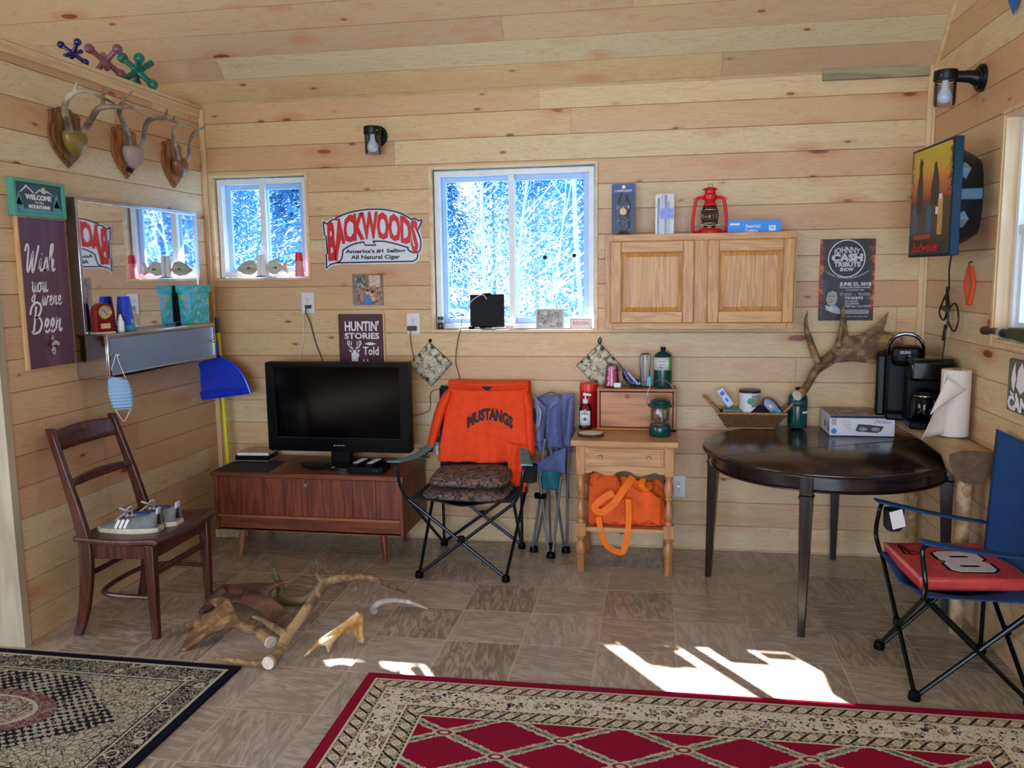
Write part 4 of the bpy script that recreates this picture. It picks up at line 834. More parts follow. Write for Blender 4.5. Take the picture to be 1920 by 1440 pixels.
def gift(u,d,rz,label):
    t=onledge('gift_box',label,'gift box',u,d,rz); kid(t,'box',MB().box((0,0,.085),(.160,.072,.170),taper=.90),GB,bevel=.002); kid(t,'lid',MB().box((0,0,.186),(.180,.086,.040),taper=.97),GB,bevel=.003)
    kid(t,'lid_flap',MB().prism([(-.035,0),(.035,0),(.022,.022),(-.022,.022)],.002,(0,-.040,.178),'y'),GB,label='pointed lid flap')
gift(.315,.112,PI/2-.15,'teal beach-print gift box on the mirror shelf, near its corner end')
t=thing('face_mask','pale blue disposable face mask hanging from the left shelf knob','mask',(WX0+.176,-.695+X0+.030,1.170),mat=Matrix.Rotation(R(38),4,'Z'))
g=G('pleated_mask',.8); x,y,z=g.coord(); g.b.inputs['Base Color'].default_value=hexc('#9cc3ea'); g.bump((z*420).sin(),.002); MK=g.m
kid(t,'pleated_sheet',MB().grid(lambda u,v:((u-.5)*(.074+.026*math.sin(PI*v))+.012*v,-.008-.018*math.sin(PI*u)*math.sin(PI*v),-.092-.155*v-.02*u*(1-v)),8,14),MK,solid=.0015)
kid(t,'ear_loop',MB().tube(spline([(-.034,-.006,-.095),(-.012,-.004,-.03),(0,-.006,.004),(.008,-.004,-.03),(.032,-.006,-.112)],5),.0014,5),WHT); kid(t,'ear_loop',MB().tube(spline([(-.020,-.010,-.246),(.0,-.014,-.285),(.012,-.014,-.300),(.026,-.012,-.28),(.042,-.008,-.250)],5),.0014,5),WHT)
# ---------------------------------------------------------------- broom and dustpan in the corner
YEL=M('yellow_plastic','#d9cf1c',.35,0,.06)
t=thing('broom','yellow push broom standing on its bristles in the left corner','broom',(-2.425,-.13,0),.0)
kid(t,'handle',MB().tube([(.0,.0,.175),(-.035,.02,1.20)],.0125,12),YEL); kid(t,'green_grip',MB().tube([(-.035,.02,1.195),(-.038,.022,1.285)],[.0145,.011],12),M('green_grip','#11594a',.4))
kid(t,'head',MB().prism([(-.100,.105),(.078,.105),(.078,.150),(.04,.178),(-.03,.185),(-.100,.150)],.050,(0,.025,0),'y'),YEL,bevel=.006)
br=random.Random(5); m=MB()
for k in range(420):
    x=br.uniform(-.094,.072); y=br.uniform(-.020,.020); m.tube([(x,y,.110),(x*1.06+br.uniform(-.004,.004),y*1.5+br.uniform(-.004,.004),.004)],[.0018,.0011],3)
o=kid(t,'bristles',m,M('straw_bristles','#cdbb8f',.9,0,.2,50),smooth=False); o['kind']='stuff'
t=thing('dustpan','bright blue plastic dustpan clipped on the broom handle','dustpan',(-2.452,-.158,.93)); DB=M('blue_plastic','#0b35c4',.28,0,.07)
o=[(-.195,-.130),(.205,-.075)]+spline([(.205,-.075),(.17,.02),(.115,.085),(.05,.118),(.028,.135)],4)+[(-.026,.135)]+spline([(-.026,.135),(-.06,.112),(-.125,.06),(-.165,-.03),(-.195,-.130)],4)[:-1]
kid(t,'pan',MB().prism(o,.012,(0,.0,0),'y'),DB,bevel=.004)
kid(t,'raised_rim',MB().tube([(x,-.014,z) for x,z in o[1:]],.0095,8),DB); kid(t,'ramp',MB().add([(-.19,-.013,-.125),(.20,-.013,-.072),(.19,-.03,-.030),(-.175,-.03,-.078),(-.19,-.008,-.125),(.20,-.008,-.072),(.19,-.008,-.03),(-.175,-.008,-.078)],[(0,1,2,3),(4,7,6,5),(0,4,5,1),(1,5,6,2),(2,6,7,3),(3,7,4,0)]),DB,bevel=.002)
kid(t,'hollow_handle',MB().tube([(.0,-.004,.125),(.0,-.002,.225)],[.025,.020],14,flat=.8),DB,bevel=.002)
# ---------------------------------------------------------------- rotating picture sign on the right wall
t=thing('beer_light_sign','black wall-mounted light box with a yellow dusk scene, on the right wall','light sign',(WX1,-.50,1.80))
inv=Matrix.Translation((WX1,-.50,1.80)).inverted()
# front panel is turned towards the room: corners near the wall's far end and out into the room
A=Vector((1.130,-.430,0)); Bv=Vector((1.160,-.885,0)); 
ux=(Bv-A); wd_=ux.length; ux.normalize(); nrm=Vector((-ux.y,ux.x,0)); nrm=-nrm if nrm.x>0 else nrm
Mp=Matrix((ux,-nrm,Vector((0,0,1)))).transposed().to_4x4(); Mp.translation=(A+Bv)/2+Vector((0,0,1.79))
hp=.468
q=kid(t,'housing_panel',MB().box((0,.018,0),(wd_,.036,hp)),M('petrol_plastic','#0d2a3a',.5,0,.1,spec=.2),bevel=.004); q.matrix_local=inv@Mp
m=MB(); m.grid(lambda u,v:(-.160+.157*v**1.2,-.155+(.19-.13*v**1.6)*math.cos(2*PI*u),(.225-.07*v**2)*math.sin(2*PI*u)),40,10); m.prism([(-.155+.06*math.cos(a),.155*math.sin(a)) for a in [2*PI*k/30 for k in range(30)]],.002,(-.004,0,0),'x'); kid(t,'rounded_back',m,M('black_blue_plastic','#0d1c27',.3,0,.1))
kid(t,'grey_band',MB().box((-.105,-.155,0),(.110,.395,.045),taper=1),M('slate_plastic','#36505f',.5),bevel=.004)
for s in (1,-1): kid(t,'vent_wedge',MB().prism([(-.29,s*.055),(-.29,s*.13),(-.355,s*.10)][::s],-.05,(-.10,.0,0),'x'),M('pale_grey_plastic','#7f929c',.5))
g=G('dusk_scene_print',.25); x,y,z=g.coord(); u=x/wd_+.5; v=z/hp+.5; n=g.noise(g.vec(x,z,0),26,4,.6); tree=g.noise(g.vec(x,z,3),45,3,.7)
sky=g.ramp(v+n*.1-.05,(.50,'#7a1512'),(.66,'#c2601a'),(.78,'#c9a01c'),(1,'#bdb424')); land=g.mix(n.step(.5,.62),'#1c1613','#3b2c24'); bottles=g.ramp(tree,(.3,'#101b2c'),(.5,'#2b4d76'),(.7,'#11161f'))
c=g.mix((v+tree*.14).step(.56,.60),land,sky); c=g.mix((1-(v-.5).step(0,.02)),c,g.mix((n-.5).step(0,.1),'#251a17','#3a2a22')); c=g.mix(((u-.5).abs()+tree*.35).step(.58,.66)*v.gt(.55),c,'#2c2418')
g.col(c); DUSK=g.m
f=kid(q,'printed_scene',MB().box((0,-.001,.0),(wd_-.022,.002,hp-.022)),DUSK,smooth=False)
SIL=M('silhouette_print','#1a1512',.4)
kid(q,'printed_figures',MB().prism([(-.14,-.05),(-.085,-.05),(-.080,.06),(-.092,.12),(-.095,.150),(-.088,.158),(-.088,.170),(-.115,.190),(-.128,.168),(-.124,.130),(-.142,.07)],.001,(0,-.002,0),'y').prism([(.01,-.02),(.10,-.02),(.09,.08),(.070,.13),(.055,.160),(.040,.150),(.03,.10),(.012,.06)],.001,(0,-.002,0),'y'),SIL,smooth=False)
kid(q,'printed_bottles',MB().prism(rrect(.050,.120,.020,4,(-.155,-.075)),.001,(0,-.002,0),'y').prism(rrect(.060,.120,.024,4,(.0,-.075)),.001,(0,-.002,0),'y'),M('blue_bottle_print','#27507f',.35,0,.4,60))
kid(q,'printed_can',MB().prism(rrect(.046,.150,.010,3,(.118,-.070)),.0012,(0,-.002,0),'y'),M('gold_can_print','#c49a4a',.35,0,.25,50)); kid(q,'printed_can_top',MB().box((.118,-.0036,.010),(.030,.0008,.020)).box((.085,-.0036,-.045),(.022,.0008,.030)),LET)
REDP=M('red_print','#b81d22',.4); kid(q,'printed_rust_bar',MB().box((-.070,-.0030,-.150),(.19,.0006,.018)),M('rust_print','#a5431f',.4,0,.4,90),smooth=False)
text('lettering','Budweiser',.042,REDP,q,(-.02,-.0032,-.212),.0006,.0016,.30,shear=.2)
cord('sign_cord',[(1.185,-.835,1.565),(1.190,-.80,1.50),(1.225,-.70,1.43),(1.262,-.58,1.39),(1.296,-.50,1.33)],.0036,BC,'black cord hanging straight down from the picture light sign')
t=thing('cord_bundle','looped bundle of black cord hanging below the picture light sign','cord',(1.300,-.42,1.30))
kid(t,'cord_loops',MB().tube(spline([(-.02,-.07,.07),(.01,-.02,.12),(.012,.06,.06),(.01,.10,.0),(.012,.04,-.03),(.01,-.02,.02),(.012,-.10,.05),(.012,-.15,-.01),(.01,-.12,-.07),(.012,-.05,-.055),(.01,.0,.0),(.012,.02,.12),(.01,-.02,.0),(.0,-.03,-.09)],7),.0042,7),BC)
kid(t,'cord_tie',MB().tube([(.0,-.045,.02),(.0,.005,.025)],.013,8),BC); kid(t,'cord_tail',MB().tube(spline([(0,-.03,-.08),(.0,-.02,-.15),(-.01,-.01,-.25),(-.02,.0,-.30)],5),.0038,6).tube([(.0,-.03,-.05),(.0,-.005,-.12)],.008,8),BC)
# ---------------------------------------------------------------- other things on the right wall
t=thing('orange_trivet','orange diamond shaped hanging frame pinned beside the right window','wall hanging',(WX1-.002,-.632,1.43),mat=FR)
OR2=M('orange_paint','#e0542c',.5,0,.06)
kid(t,'diamond_frame',MB().prism([(-.020,.085),(.020,.085),(.060,.01),(.020,-.085),(-.010,-.085),(-.055,.01)],.012,(0,0,0),'y',[[(0,-.058),(.030,.008),(.004,.062),(-.006,.062),(-.032,.008)][::-1]]),OR2,bevel=.002)
kid(t,'tan_centre',MB().prism([(0,-.062),(.034,.008),(.004,.066),(-.006,.066),(-.036,.008)],.004,(0,-.001,0),'y'),M('tan_centre','#c08a66',.6)); kid(t,'hook',MB().tube([(0,-.006,.08),(0,-.014,.095),(.02,-.006,.102),(-.02,-.006,.102)],.002,6),BLK)
t=thing('wooden_sign','grey-green sign with white lettering cut off by the right edge of the picture','sign',(WX1,-1.235,1.068),mat=FR)
kid(t,'board',MB().box((0,-.009,0),(.240,.018,.198)),M('sage_grey_paint','#5b6150',.6,0,.06),bevel=.006)
text('lettering','CAMP',.048,LET,t,(.0,-.0185,-.088),.001,.0035,.215); kid(t,'painted_flame',MB().prism([(-.085,.02),(-.080,.05),(-.060,.085),(-.055,.05),(-.045,.03),(-.060,-.02),(-.072,-.01)],.001,(0,-.018,0),'y').prism([(-.04,.0),(-.03,.06),(.0,.09),(.03,.05),(.04,0),(.0,-.025)],.001,(0,-.018,0),'y').prism([(-.09,-.022),(-.06,-.030),(-.058,-.036),(-.085,-.034)],.001,(0,-.018,0),'y').box((-.035,-.0186,-.035),(.012,.001,.018)),LET,smooth=False)
t=thing('pennant','blue pointed pennant hanging at the top right of the right wall','pennant',(WX1-.012,-.945,2.450),mat=FR); kid(t,'cloth',MB().prism([(-.105,.125),(.115,.125),(-.0,.0)],.003,(0,0,0),'y'),M('blue_felt','#2468b4',.9,0,.06)); 
kid(t,'string',MB().tube([(-.3,0,.135),(-.1,-.002,.125),(.12,-.002,.125),(.3,0,.14)],.002,5),WHT)
# things on the sill of the right window
def sillthing(y,label,cat,name,pts,rs,mat,z=.0,extra=None):
    t=thing(name,label,cat,(WX1-.01,y,W3[2]+.016)); kid(t,'body',MB().tube(pts,rs,12),mat)
    if extra: kid(t,extra[0],MB().tube(extra[1],extra[2],12),extra[3])
m_=M('dark_rubber','#191a1b',.6,0,.2,50,.001)
t=thing('duck_call','black and brown hunting call lying on the near sill of the right window','hunting call',(1.330,-.94,W3[2]+.040)); 
kid(t,'barrel',MB().tube([(-.01,.10,-.003),(0,.065,0),(0,.0,0),(0,-.04,0)],[.017,.019,.013,.015],12),M('burl_brown','#3a2c24',.35,0,.3,40)); kid(t,'band',MB().tube([(0,-.04,0),(0,-.075,-.002)],.0175,14),M('grey_band','#9aa0ae',.4)); kid(t,'end_piece',MB().tube([(0,-.075,-.002),(.0,-.13,-.004)],[.018,.016],12),m_)
t=thing('field_glasses','dark green and black binoculars on the sill of the right window','binoculars',(1.385,-1.20,W3[2]+.047))
kid(t,'barrel',MB().tube([(0,.115,0),(0,.02,0),(0,-.12,0)],[.021,.027,.030],14),m_); kid(t,'barrel',MB().tube([(-.062,.10,-.002),(-.062,.01,-.002),(-.062,-.12,-.002)],[.020,.026,.028],14),M('olive_rubber','#3a3d22',.6,0,.2,40)); kid(t,'bridge',MB().box((-.03,-.02,.004),(.04,.08,.022)),m_,bevel=.004)
# ---------------------------------------------------------------- cedar chest under the television
TEAK=wood('teak_veneer','#85432a','#5e2a18',2,.42,.8,7); TEAKH=wood('teak_veneer_top','#84452c','#60301c',0,.38,.8,7)
CX0,CX1,CY0,CY1=-2.335,-1.280,-.475,-.045; cm=(CX0+CX1)/2
t=thing('cedar_chest','long low teak chest with panelled front carrying the television','chest',(cm,(CY0+CY1)/2,0))
hx=(CX1-CX0)/2; hy=(CY1-CY0)/2
kid(t,'lid',MB().b2((-hx-.012,-hy-.008,.452),(hx+.006,hy,.478)),TEAKH,bevel=.004)
kid(t,'side_panel',MB().b2((-hx,-hy,.155),(-hx+.022,hy,.452)),TEAK,bevel=.002); kid(t,'side_panel',MB().b2((hx-.022,-hy,.155),(hx,hy,.452)),TEAK,bevel=.002)
kid(t,'back_panel',MB().b2((-hx+.022,hy-.012,.155),(hx-.022,hy,.452)),TEAK); kid(t,'bottom_panel',MB().b2((-hx+.022,-hy+.01,.155),(hx-.022,hy-.012,.167)),TEAK)
kid(t,'drawer_front',MB().b2((-hx+.022,-hy+.010,.158),(hx-.022,-hy+.026,.228)),TEAKH,bevel=.002); kid(t,'front_rail',MB().b2((-hx+.018,-hy-.001,.229),(hx-.018,-hy+.02,.243)),M('pale_teak_edge','#a05f3c',.4,0,.1),bevel=.002)
m=MB(); n=8; w_=(2*hx-.044)/n
for k in range(n): m.b2((-hx+.022+k*w_+.0008,-hy+.008,.244),(-hx+.022+(k+1)*w_-.0008,-hy+.022,.448))
kid(t,'panelled_front',m,TEAK,bevel=.0018); kid(t,'lock_knob',MB().disc((.0,-hy+.002,.418),.010,.014,18,'y').disc((.0,-hy-.006,.418),.007,.004,18,'y'),STEEL)
for sx_ in (-1,1):
    for sy in (-1,1):
        kid(t,'leg',MB().tube([(sx_*(hx-.13)+(.0 if sy<0 else 0),sy*(hy-.06),.160),(sx_*(hx-.115),sy*(hy-.035),.0)],[.021,.011],14),M('pale_left_leg','#9a6b4a',.35,0,.12) if sx_<0 else TEAK)  # left legs paler than the right pair
CHT=.478
t=thing('television','large black flat-screen television standing on the teak chest','television',(-1.70,-.235,CHT))
kid(t,'cabinet',MB().prism(rrect(.815,.492,.010,3,(0,.322)),.055,(0,.030,0),'y'),BLK,bevel=.006)
kid(t,'bezel',MB().prism(rrect(.812,.490,.010,3,(0,.322)),.010,(0,-.025,0),'y',[rrect(.706,.390,.002,1,(.0,.348))[::-1]]),M('gloss_bezel','#05080f',.2,0,.05,spec=.2),bevel=.003)
kid(t,'screen',MB().b2((-.354,-.029,.152),(.354,-.026,.544)),M('screen_glass','#010104',.12,0,.02,spec=.12),smooth=False); kid(t,'screen_edge',MB().b2((-.352,-.0345,.1505),(.352,-.032,.1535)),M('grey_line','#4c5058',.4))
kid(t,'brand_mark',MB().box((-.022,-.0355,.112),(.006,.001,.007)),PLA); kid(t,'brand_letters',MB().box((.012,-.0355,.112),(.048,.0008,.004)),M('dim_silver','#9a9ca2',.3,0,.4,400))
kid(t,'back_bulge',MB().b2((-.26,.030,.12),(.26,.07,.50)),BLK,bevel=.02); kid(t,'neck',MB().b2((-.055,-.010,.008),(.055,.040,.10)),BLK,bevel=.004); kid(t,'base',MB().prism(circ(.225,48,(0,-.02),.62),.014,(0,0,0),'w'),M('gloss_base','#0a0d12',.1),bevel=.004); kid(t,'white_sticker',MB().box((.005,-.135,.0148),(.006,.022,.001),rz=-.6),WHT)
t=thing('cable_box','small black set-top box on the chest under the television','set-top box',(-1.492,-.375,CHT)); kid(t,'case',MB().b2((-.100,-.07,.004),(.100,.07,.038)),BLK,bevel=.003); kid(t,'front_lights',MB().box((.045,-.0704,.020),(.003,.001,.002)).box((.060,-.0704,.020),(.003,.001,.002)).box((.070,-.0704,.020),(.003,.001,.002)),PLA)
for x,l in ((-.045,'left'),(.032,'right')):
    t=thing('remote_control','black remote control with pale keys on the set-top box, %s of the two'%l,'remote control',(-1.492+x,-.375,CHT+.0385),-.12); kid(t,'case',MB().b2((-.021,-.075,0),(.021,.08,.016)),BLK,bevel=.005)
    m=MB()
    for i in range(3):
        for j in range(8): m.b2((-.015+i*.011,-.060+j*.015,.016),(-.007+i*.011,-.051+j*.015,.0185))
    kid(t,'keys',m,PLA)
t=thing('black_mat','thin black mat lying at the left front of the teak chest','mat',(-2.185,-.335,CHT)); kid(t,'sheet',MB().add([(-.145,-.135,.003),(.165,-.135,.003),(.145,.125,.003),(-.145,.125,.003),(-.145,-.135,.0002),(.165,-.135,.0002),(.145,.125,.0002),(-.145,.125,.0002)],[(0,1,2,3),(4,7,6,5),(0,4,5,1),(1,5,6,2),(2,6,7,3),(3,7,4,0)]),M('charcoal_mat','#191b1e',.75,0,.2,60,.0006))
for i,(nm,lb,c,sz,z,mt,rz) in enumerate((('magazine','thin grey magazine at the bottom of the small pile on the chest','magazine',(.215,.15,.006),0,M('grey_cover','#8f9093',.6),.0),('dvd_player','flat black disc player in the pile left of the television','disc player',(.19,.14,.026),.0062,BLK,.05),('paperback_book','white-edged book on top of the pile left of the television','book',(.18,.135,.018),.0324,M('pale_book_cover','#bcae9e',.6,0,.2,30),.08))):
    t=thing(nm,lb,c,(-2.245+.006*i,-.155,CHT+z),rz); kid(t,'cover' if i!=1 else 'case',MB().box((0,0,sz[2]/2),sz),mt,bevel=.001)
    if i==2: kid(t,'page_block',MB().box((-.0,-.001,sz[2]/2),(sz[0]+.0006,sz[1]+.0006,sz[2]*.66)),WHT)
t=thing('cord_tangle','tangle of thin black cords on the chest behind the television corner','cords',(-1.265,-.10,CHT+.012))
rr=random.Random(4); kid(t,'cords',MB().tube(spline([(rr.uniform(-.06,.035),rr.uniform(-.03,.03),abs(rr.gauss(0,.035))) for k in range(22)],5),.0022,5),BC)
# ---------------------------------------------------------------- wooden chair with sneakers
MAH=wood('mahogany','#5a2c1f','#371711',2,.32,.8,8); MAHX=wood('mahogany_seat','#5f3526','#3b1c14',1,.38,.8,6)
t=thing('dining_chair','dark mahogany wooden chair facing the television, by the left wall','chair',(-2.215,-1.262,0),0)
# local: x = front (faces right), y = back wall side
hw=.232
for s in (-1,1):
    kid(t,'front_leg',MB().box((.155,s*(hw-.020),.205),(.046,.040,.410),taper=.66),MAH,bevel=.004)
    pts=[(-.200,s*(hw-.008),0),(-.165,s*(hw-.012),.12),(-.142,s*(hw-.016),.30),(-.148,s*(hw-.018),.44),(-.205,s*(hw-.022),.66),(-.275,s*(hw-.030),.888)]
    P=spline(pts,4); m=MB(); vs=[];n=len(P)
    for i,(x,y,z) in enumerate(P):
        f=i/(n-1); dx=.017+.012*math.sin(PI*min(1,f*1.15)); 
        vs+=[(x-dx,y-.013,z),(x+dx,y-.013,z),(x+dx,y+.013,z),(x-dx,y+.013,z)]
    m.add(vs,[(0,3,2,1),tuple(4*(n-1)+k for k in range(4))]+[(4*i+k,4*i+(k+1)%4,4*i+4+(k+1)%4,4*i+4+k) for i in range(n-1) for k in range(4)]); kid(t,'back_post',m,MAH,bevel=.005)
kid(t,'seat',MB().grid(lambda u,v:((-.190+.395*u),(v-.5)*(2*hw-.004+.03*u)*(1-.05*(2*v-1)**2*0),.418+.014*(2*v-1)**2*(.3+.7*u)-.010*math.sin(PI*u)-(.012 if u>.97 else 0)),22,22),MAHX,solid=.024,bevel=.005)
kid(t,'front_rail',MB().b2((.145,-hw+.04,.345),(.167,hw-.04,.400)),MAH,bevel=.003)
for s in (-1,1):
    kid(t,'side_rail',MB().add([(x,s*(hw-.030)+y,z) for x,z in ((-.13,.335),(.14,.345),(.14,.400),(-.13,.400)) for y in (-.010,.010)],[(0,2,4,6),(1,7,5,3),(0,1,3,2),(2,3,5,4),(4,5,7,6),(6,7,1,0)]),MAH,bevel=.003)
kid(t,'rear_rail',MB().b2((-.150,-hw+.03,.345),(-.132,hw-.03,.400)),MAH)
kid(t,'front_stretcher',MB().b2((.142,-hw+.04,.262),(.158,hw-.04,.290)),MAH,bevel=.004); kid(t,'rear_stretcher',MB().b2((-.158,-hw+.03,.250),(-.142,hw-.03,.272)),MAH,bevel=.004)
kid(t,'hoop_stretcher',MB().tube(spline([(.148,-hw+.028,.176),(-.02,-hw+.030,.176),(-.105,-hw+.060,.176),(-.135,-.07,.176),(-.135,.07,.176),(-.105,hw-.060,.176),(-.02,hw-.030,.176),(.148,hw-.028,.176)],6),.0125,8,flat=.8),MAH,label='curved hoop stretcher')
def slat(z0,z1,xo,cur,nm):
    kid(t,nm,MB().grid(lambda u,v:(xo-(z0+(z1-z0)*v-.66)*.31-cur*math.sin(PI*u),(u-.5)*(2*hw-.055),z0+(z1-z0)*v+(.012*math.sin(PI*u) if v>.9 else 0)),14,3),MAH,solid=.017,bevel=.004)
slat(.790,.868,-.205,.020,'top_slat'); slat(.640,.668,-.197,.014,'lower_slat')
GRY=M('grey_mesh_shoe','#77787a',.85,0,.15,70,.001); SOL=M('sole_cream','#cbc6b2',.6,0,.12,40)
def sneaker(loc,rz,label):
    t=thing('sneaker',label,'shoe',loc,rz); L=.262
    def half(u): return .034+.012*math.sin(PI*min(1,(u+.02)*1.05))*(1.1-.3*u) if u<.97 else .026
    def prof(u): # height along the shoe, heel at u=0
        return .030+.058*(1-u)**.7 if u>.45 else .030+.058*(.55)**.7+.016*math.sin(PI*(u/.45+.15))*(.4)+.020*(1-u/.45)**2
    def body(u,v):
        a=PI*v; w=half(u)*(1.0 if v else 1); h=prof(u); x=L*(u-.5)
        if u<=0.0: w*=.75
        if u>=1: w*=.55; h*=.62
        return (x,w*math.cos(a),.018+max(0,h-.018)*math.sin(a)**.8)
    kid(t,'upper',MB().grid(lambda u,v:body(u,v),20,14),GRY,solid=.002,smooth=80)
    o=[(L*(u-.5)*1.04,half(u)*1.12*(.75 if u in(0,) else 1)) for u in [k/14 for k in range(15)]]; o[-1]=(L*.525,.018); o=o+[(x,-y) for x,y in reversed(o)]
    kid(t,'sole',MB().prism(o,.026,(0,0,0),'w'),SOL,bevel=.007,segs=3)
    kid(t,'opening',MB().prism(circ(.042,20,(-L*.24,0),.52),.006,(0,0,.079),'w'),M('blue_lining','#3c4f7c',.9)); kid(t,'tongue',MB().box((-L*.02,0,.096),(.06,.036,.007),rot=Euler((0,.35,0))),GRY,bevel=.003)
    for s in (1,-1):
        m=MB()
        for k in range(3): m.box((L*(-.02+.075*k),s*(.0345+.0035),.046),(.011,.014,.040),rot=Euler((s*.22,-.42,0)))
        kid(t,'side_stripes',m,WHT,label='white stripes')
    m=MB(); 
    for k in range(4): m.tube([(L*(.02+.055*k),-.022,.083-.009*k),(L*(.035+.055*k),0,.092-.010*k),(L*(.045+.055*k),.022,.083-.009*k)],.0022,5)
    m.tube(spline([(L*.05,.0,.095),(L*.02,-.03,.105),(L*.06,-.050,.06),(L*.10,-.052,.008)],5),.0022,5).tube(spline([(L*.05,.0,.095),(L*.10,.02,.11),(L*.16,.0,.10),(L*.12,-.03,.085)],5),.0022,5); kid(t,'laces',m,WHT)
    kid(t,'heel_tab',MB().box((-L*.49,0,.094),(.010,.030,.030),rot=Euler((0,-.2,0))),M('pale_blue_tab','#b9c6dc',.7),bevel=.003)
sneaker((-2.235,-1.345,.418),PI+.12,'grey running shoe with white stripes, the nearer shoe on the wooden chair')
sneaker((-2.205,-1.235,.418),PI+.02,'grey running shoe, the farther shoe behind its mate on the wooden chair')
# ---------------------------------------------------------------- quad camp chairs
def camp_chair(name,label,loc,rz,fw,fd,sw,aw,canvas,frame,armmat,seat_z=.40,arm_z=.585,back_z=.90,lean=.06,rear_w=None,cup=True,drop=0):
    t=thing(name,label,'folding chair',loc,rz); rw=rear_w or fw; r=.0085; sd=fd*1.0; bd=fd+.0
    FLf=[(-fw,-fd),(fw,-fd)]; 
    def bar(nm,*pts,rr=r): kid(t,nm,MB().tube(pts,rr,10),frame)
    for s in (-1,1):
        bar('front_cross',(-s*fw,-fd,.018),(s*sw,-sd-.004*s,seat_z))
        bar('rear_cross',(-s*rw,fd,.018),(s*(sw-.03),fd+.006*s,seat_z-.04))
        bar('side_cross',(s*fw,-fd+.01,.018),(s*(sw-.012),fd-.02,seat_z-.03)); bar('side_cross',(s*rw,fd-.01,.018),(s*(sw-.004),-sd+.012,seat_z-.01))
        bar('back_post',(s*rw,fd,.018),(s*(sw-.045),bd,seat_z),(s*(sw-.035),bd+lean,back_z))
        kid(t,'arm_post',MB().tube(spline([(s*sw,-sd,seat_z),(s*(sw+.035),-sd-.010,seat_z+.07),(s*(aw-.02),-sd-.012,arm_z-.03),(s*aw,-sd+.005,arm_z)],4),r,10),frame)
        for y,w_ in ((-fd,fw),(fd,rw)): kid(t,'foot',MB().lathe([(.020,0),(.022,.006),(.019,.028),(.012,.034)],(s*w_,y,0),14),BLK)
        arm=kid(t,'arm',MB().grid(lambda u,v:(s*(aw+(sw-.035-aw)*v+(u-.5)*(.062-.02*v)),-sd-.02+(bd+lean*.3+sd+.01)*v,arm_z+.008-(.030 if not drop else .006)*math.sin(PI*v)+(.020-drop)*v),5,10),armmat,solid=.006)
        if cup and s==cup: kid(arm,'cup_holder',MB().lathe([(.030,-.085),(.034,-.08),(.038,.0)],(s*(aw+.004),-sd+.05,arm_z-.004),18,cap=False),M('black_netting','#0f1013',.9),solid=.002)
    kid(t,'hub',MB().box((0,-fd-.004,seat_z/2+.008),(.034,.022,.034)),BLK,bevel=.005); kid(t,'hub',MB().box((0,fd+.004,seat_z/2-.01),(.030,.020,.030)),BLK,bevel=.005)
    kid(t,'seat',MB().grid(lambda u,v:((u-.5)*2*(sw-.012)*(1-.10*math.sin(PI*v)*0),-sd-.004+(sd+bd-.0)*v,seat_z+.004-.050*math.sin(PI*u)*math.sin(PI*min(1,v*.9+.12))-.012*v+.010*math.sin(9*u)*math.sin(PI*u)),18,16),canvas,solid=.005)
    kid(t,'backrest',MB().grid(lambda u,v:((u-.5)*2*(sw-.035),bd+lean*v-.008+.038*math.sin(PI*u)*(1-.35*v),seat_z+.03+(back_z-seat_z-.015)*v-.018*math.sin(PI*u)*(v>.5)*(v-.5)*2+.006*math.sin(14*u+5*v)*0),18,16),canvas,solid=.005)
    return t
NAVC=M('dark_navy_canvas','#141a33',.85,0,.15,60,.0008); BLUC=M('blue_canvas','#0b3d74',.85,0,.12,40,.0008); FRM=M('gunmetal_tube','#1b212e',.28,.6,.08)
camp_chair('camp_chair','dark camp chair draped with the orange jersey beside the television','%s'%'' or (-.938,-.366,0),0,.221,.256,.268,.335,NAVC,FRM,M('teal_canvas','#5f8a93',.8,0,.1),cup=1,back_z=.885,lean=.05)
c_=camp_chair('camp_chair','blue camp chair with red number cushion by the right wall','x' and (1.092,-1.345,0),-PI/2+.04,.205,.190,.245,.262,BLUC,M('black_green_tube','#0d1516',.22,.6,.08),BLUC,seat_z=.385,arm_z=.585,back_z=.880,lean=.020,cup=0,drop=.085)
# cup pocket with its care label on the far arm of the blue chair
t2=[o for o in c_.children if o.name.startswith('arm') and not o.name.startswith('arm_post')][0]
m=MB().lathe([(.026,-.085),(.036,-.072),(.038,0)],(-.262,-.140,.560),18,cap=False); kid(t2,'cup_holder',m,M('black_netting','#0f1013',.9),solid=.002)
q=kid(t2,'care_label',MB().box((-.216,-.140,.530),(.002,.052,.072),rot=Euler((.25,0,.15))),WHT,label='white paper care label')
# cushions
def cushion(name,label,cat,loc,rz,w_,d,h,mat,puff=.5,rot=None):
    t=thing(name,label,cat,loc,rz)
    if rot: t.rotation_euler=rot
    def f(u,v):
        a=2*PI*u; b=PI*(v-.5); ca,sa=math.cos(a),math.sin(a); k=max(abs(ca),abs(sa)); cx,cy=ca/k,sa/k; k2=math.cos(b)**.45
        e=(abs(ca)**6+abs(sa)**6)**(-1/6); return (w_/2*ca*e*k2,d/2*sa*e*k2,h/2+h/2*math.sin(b)*(1-.1*math.cos(3*a)))
    kid(t,'padding',MB().grid(f,36,14),mat,smooth=70); return t
def camouf():
    g=G('woodland_camouflage',.9); x,y,z=g.coord(); v=g.vec(x,y,z); n=g.noise(v,13,3,.6,3.2); e,_=g.vor(g.vec(x*1.0,y*2.5,z*2),17,1,'DISTANCE_TO_EDGE'); c=g.ramp(n,(.32,'#1c1a1c'),(.45,'#4b423f'),(.52,'#7a6a62'),(.60,'#8d5f4d'),(.7,'#5d6470')); g.col(g.mix((1-e.step(.02,.08))*.8,c,'#17151a')); g.bump(n,.004); return g.m
CM=camouf()
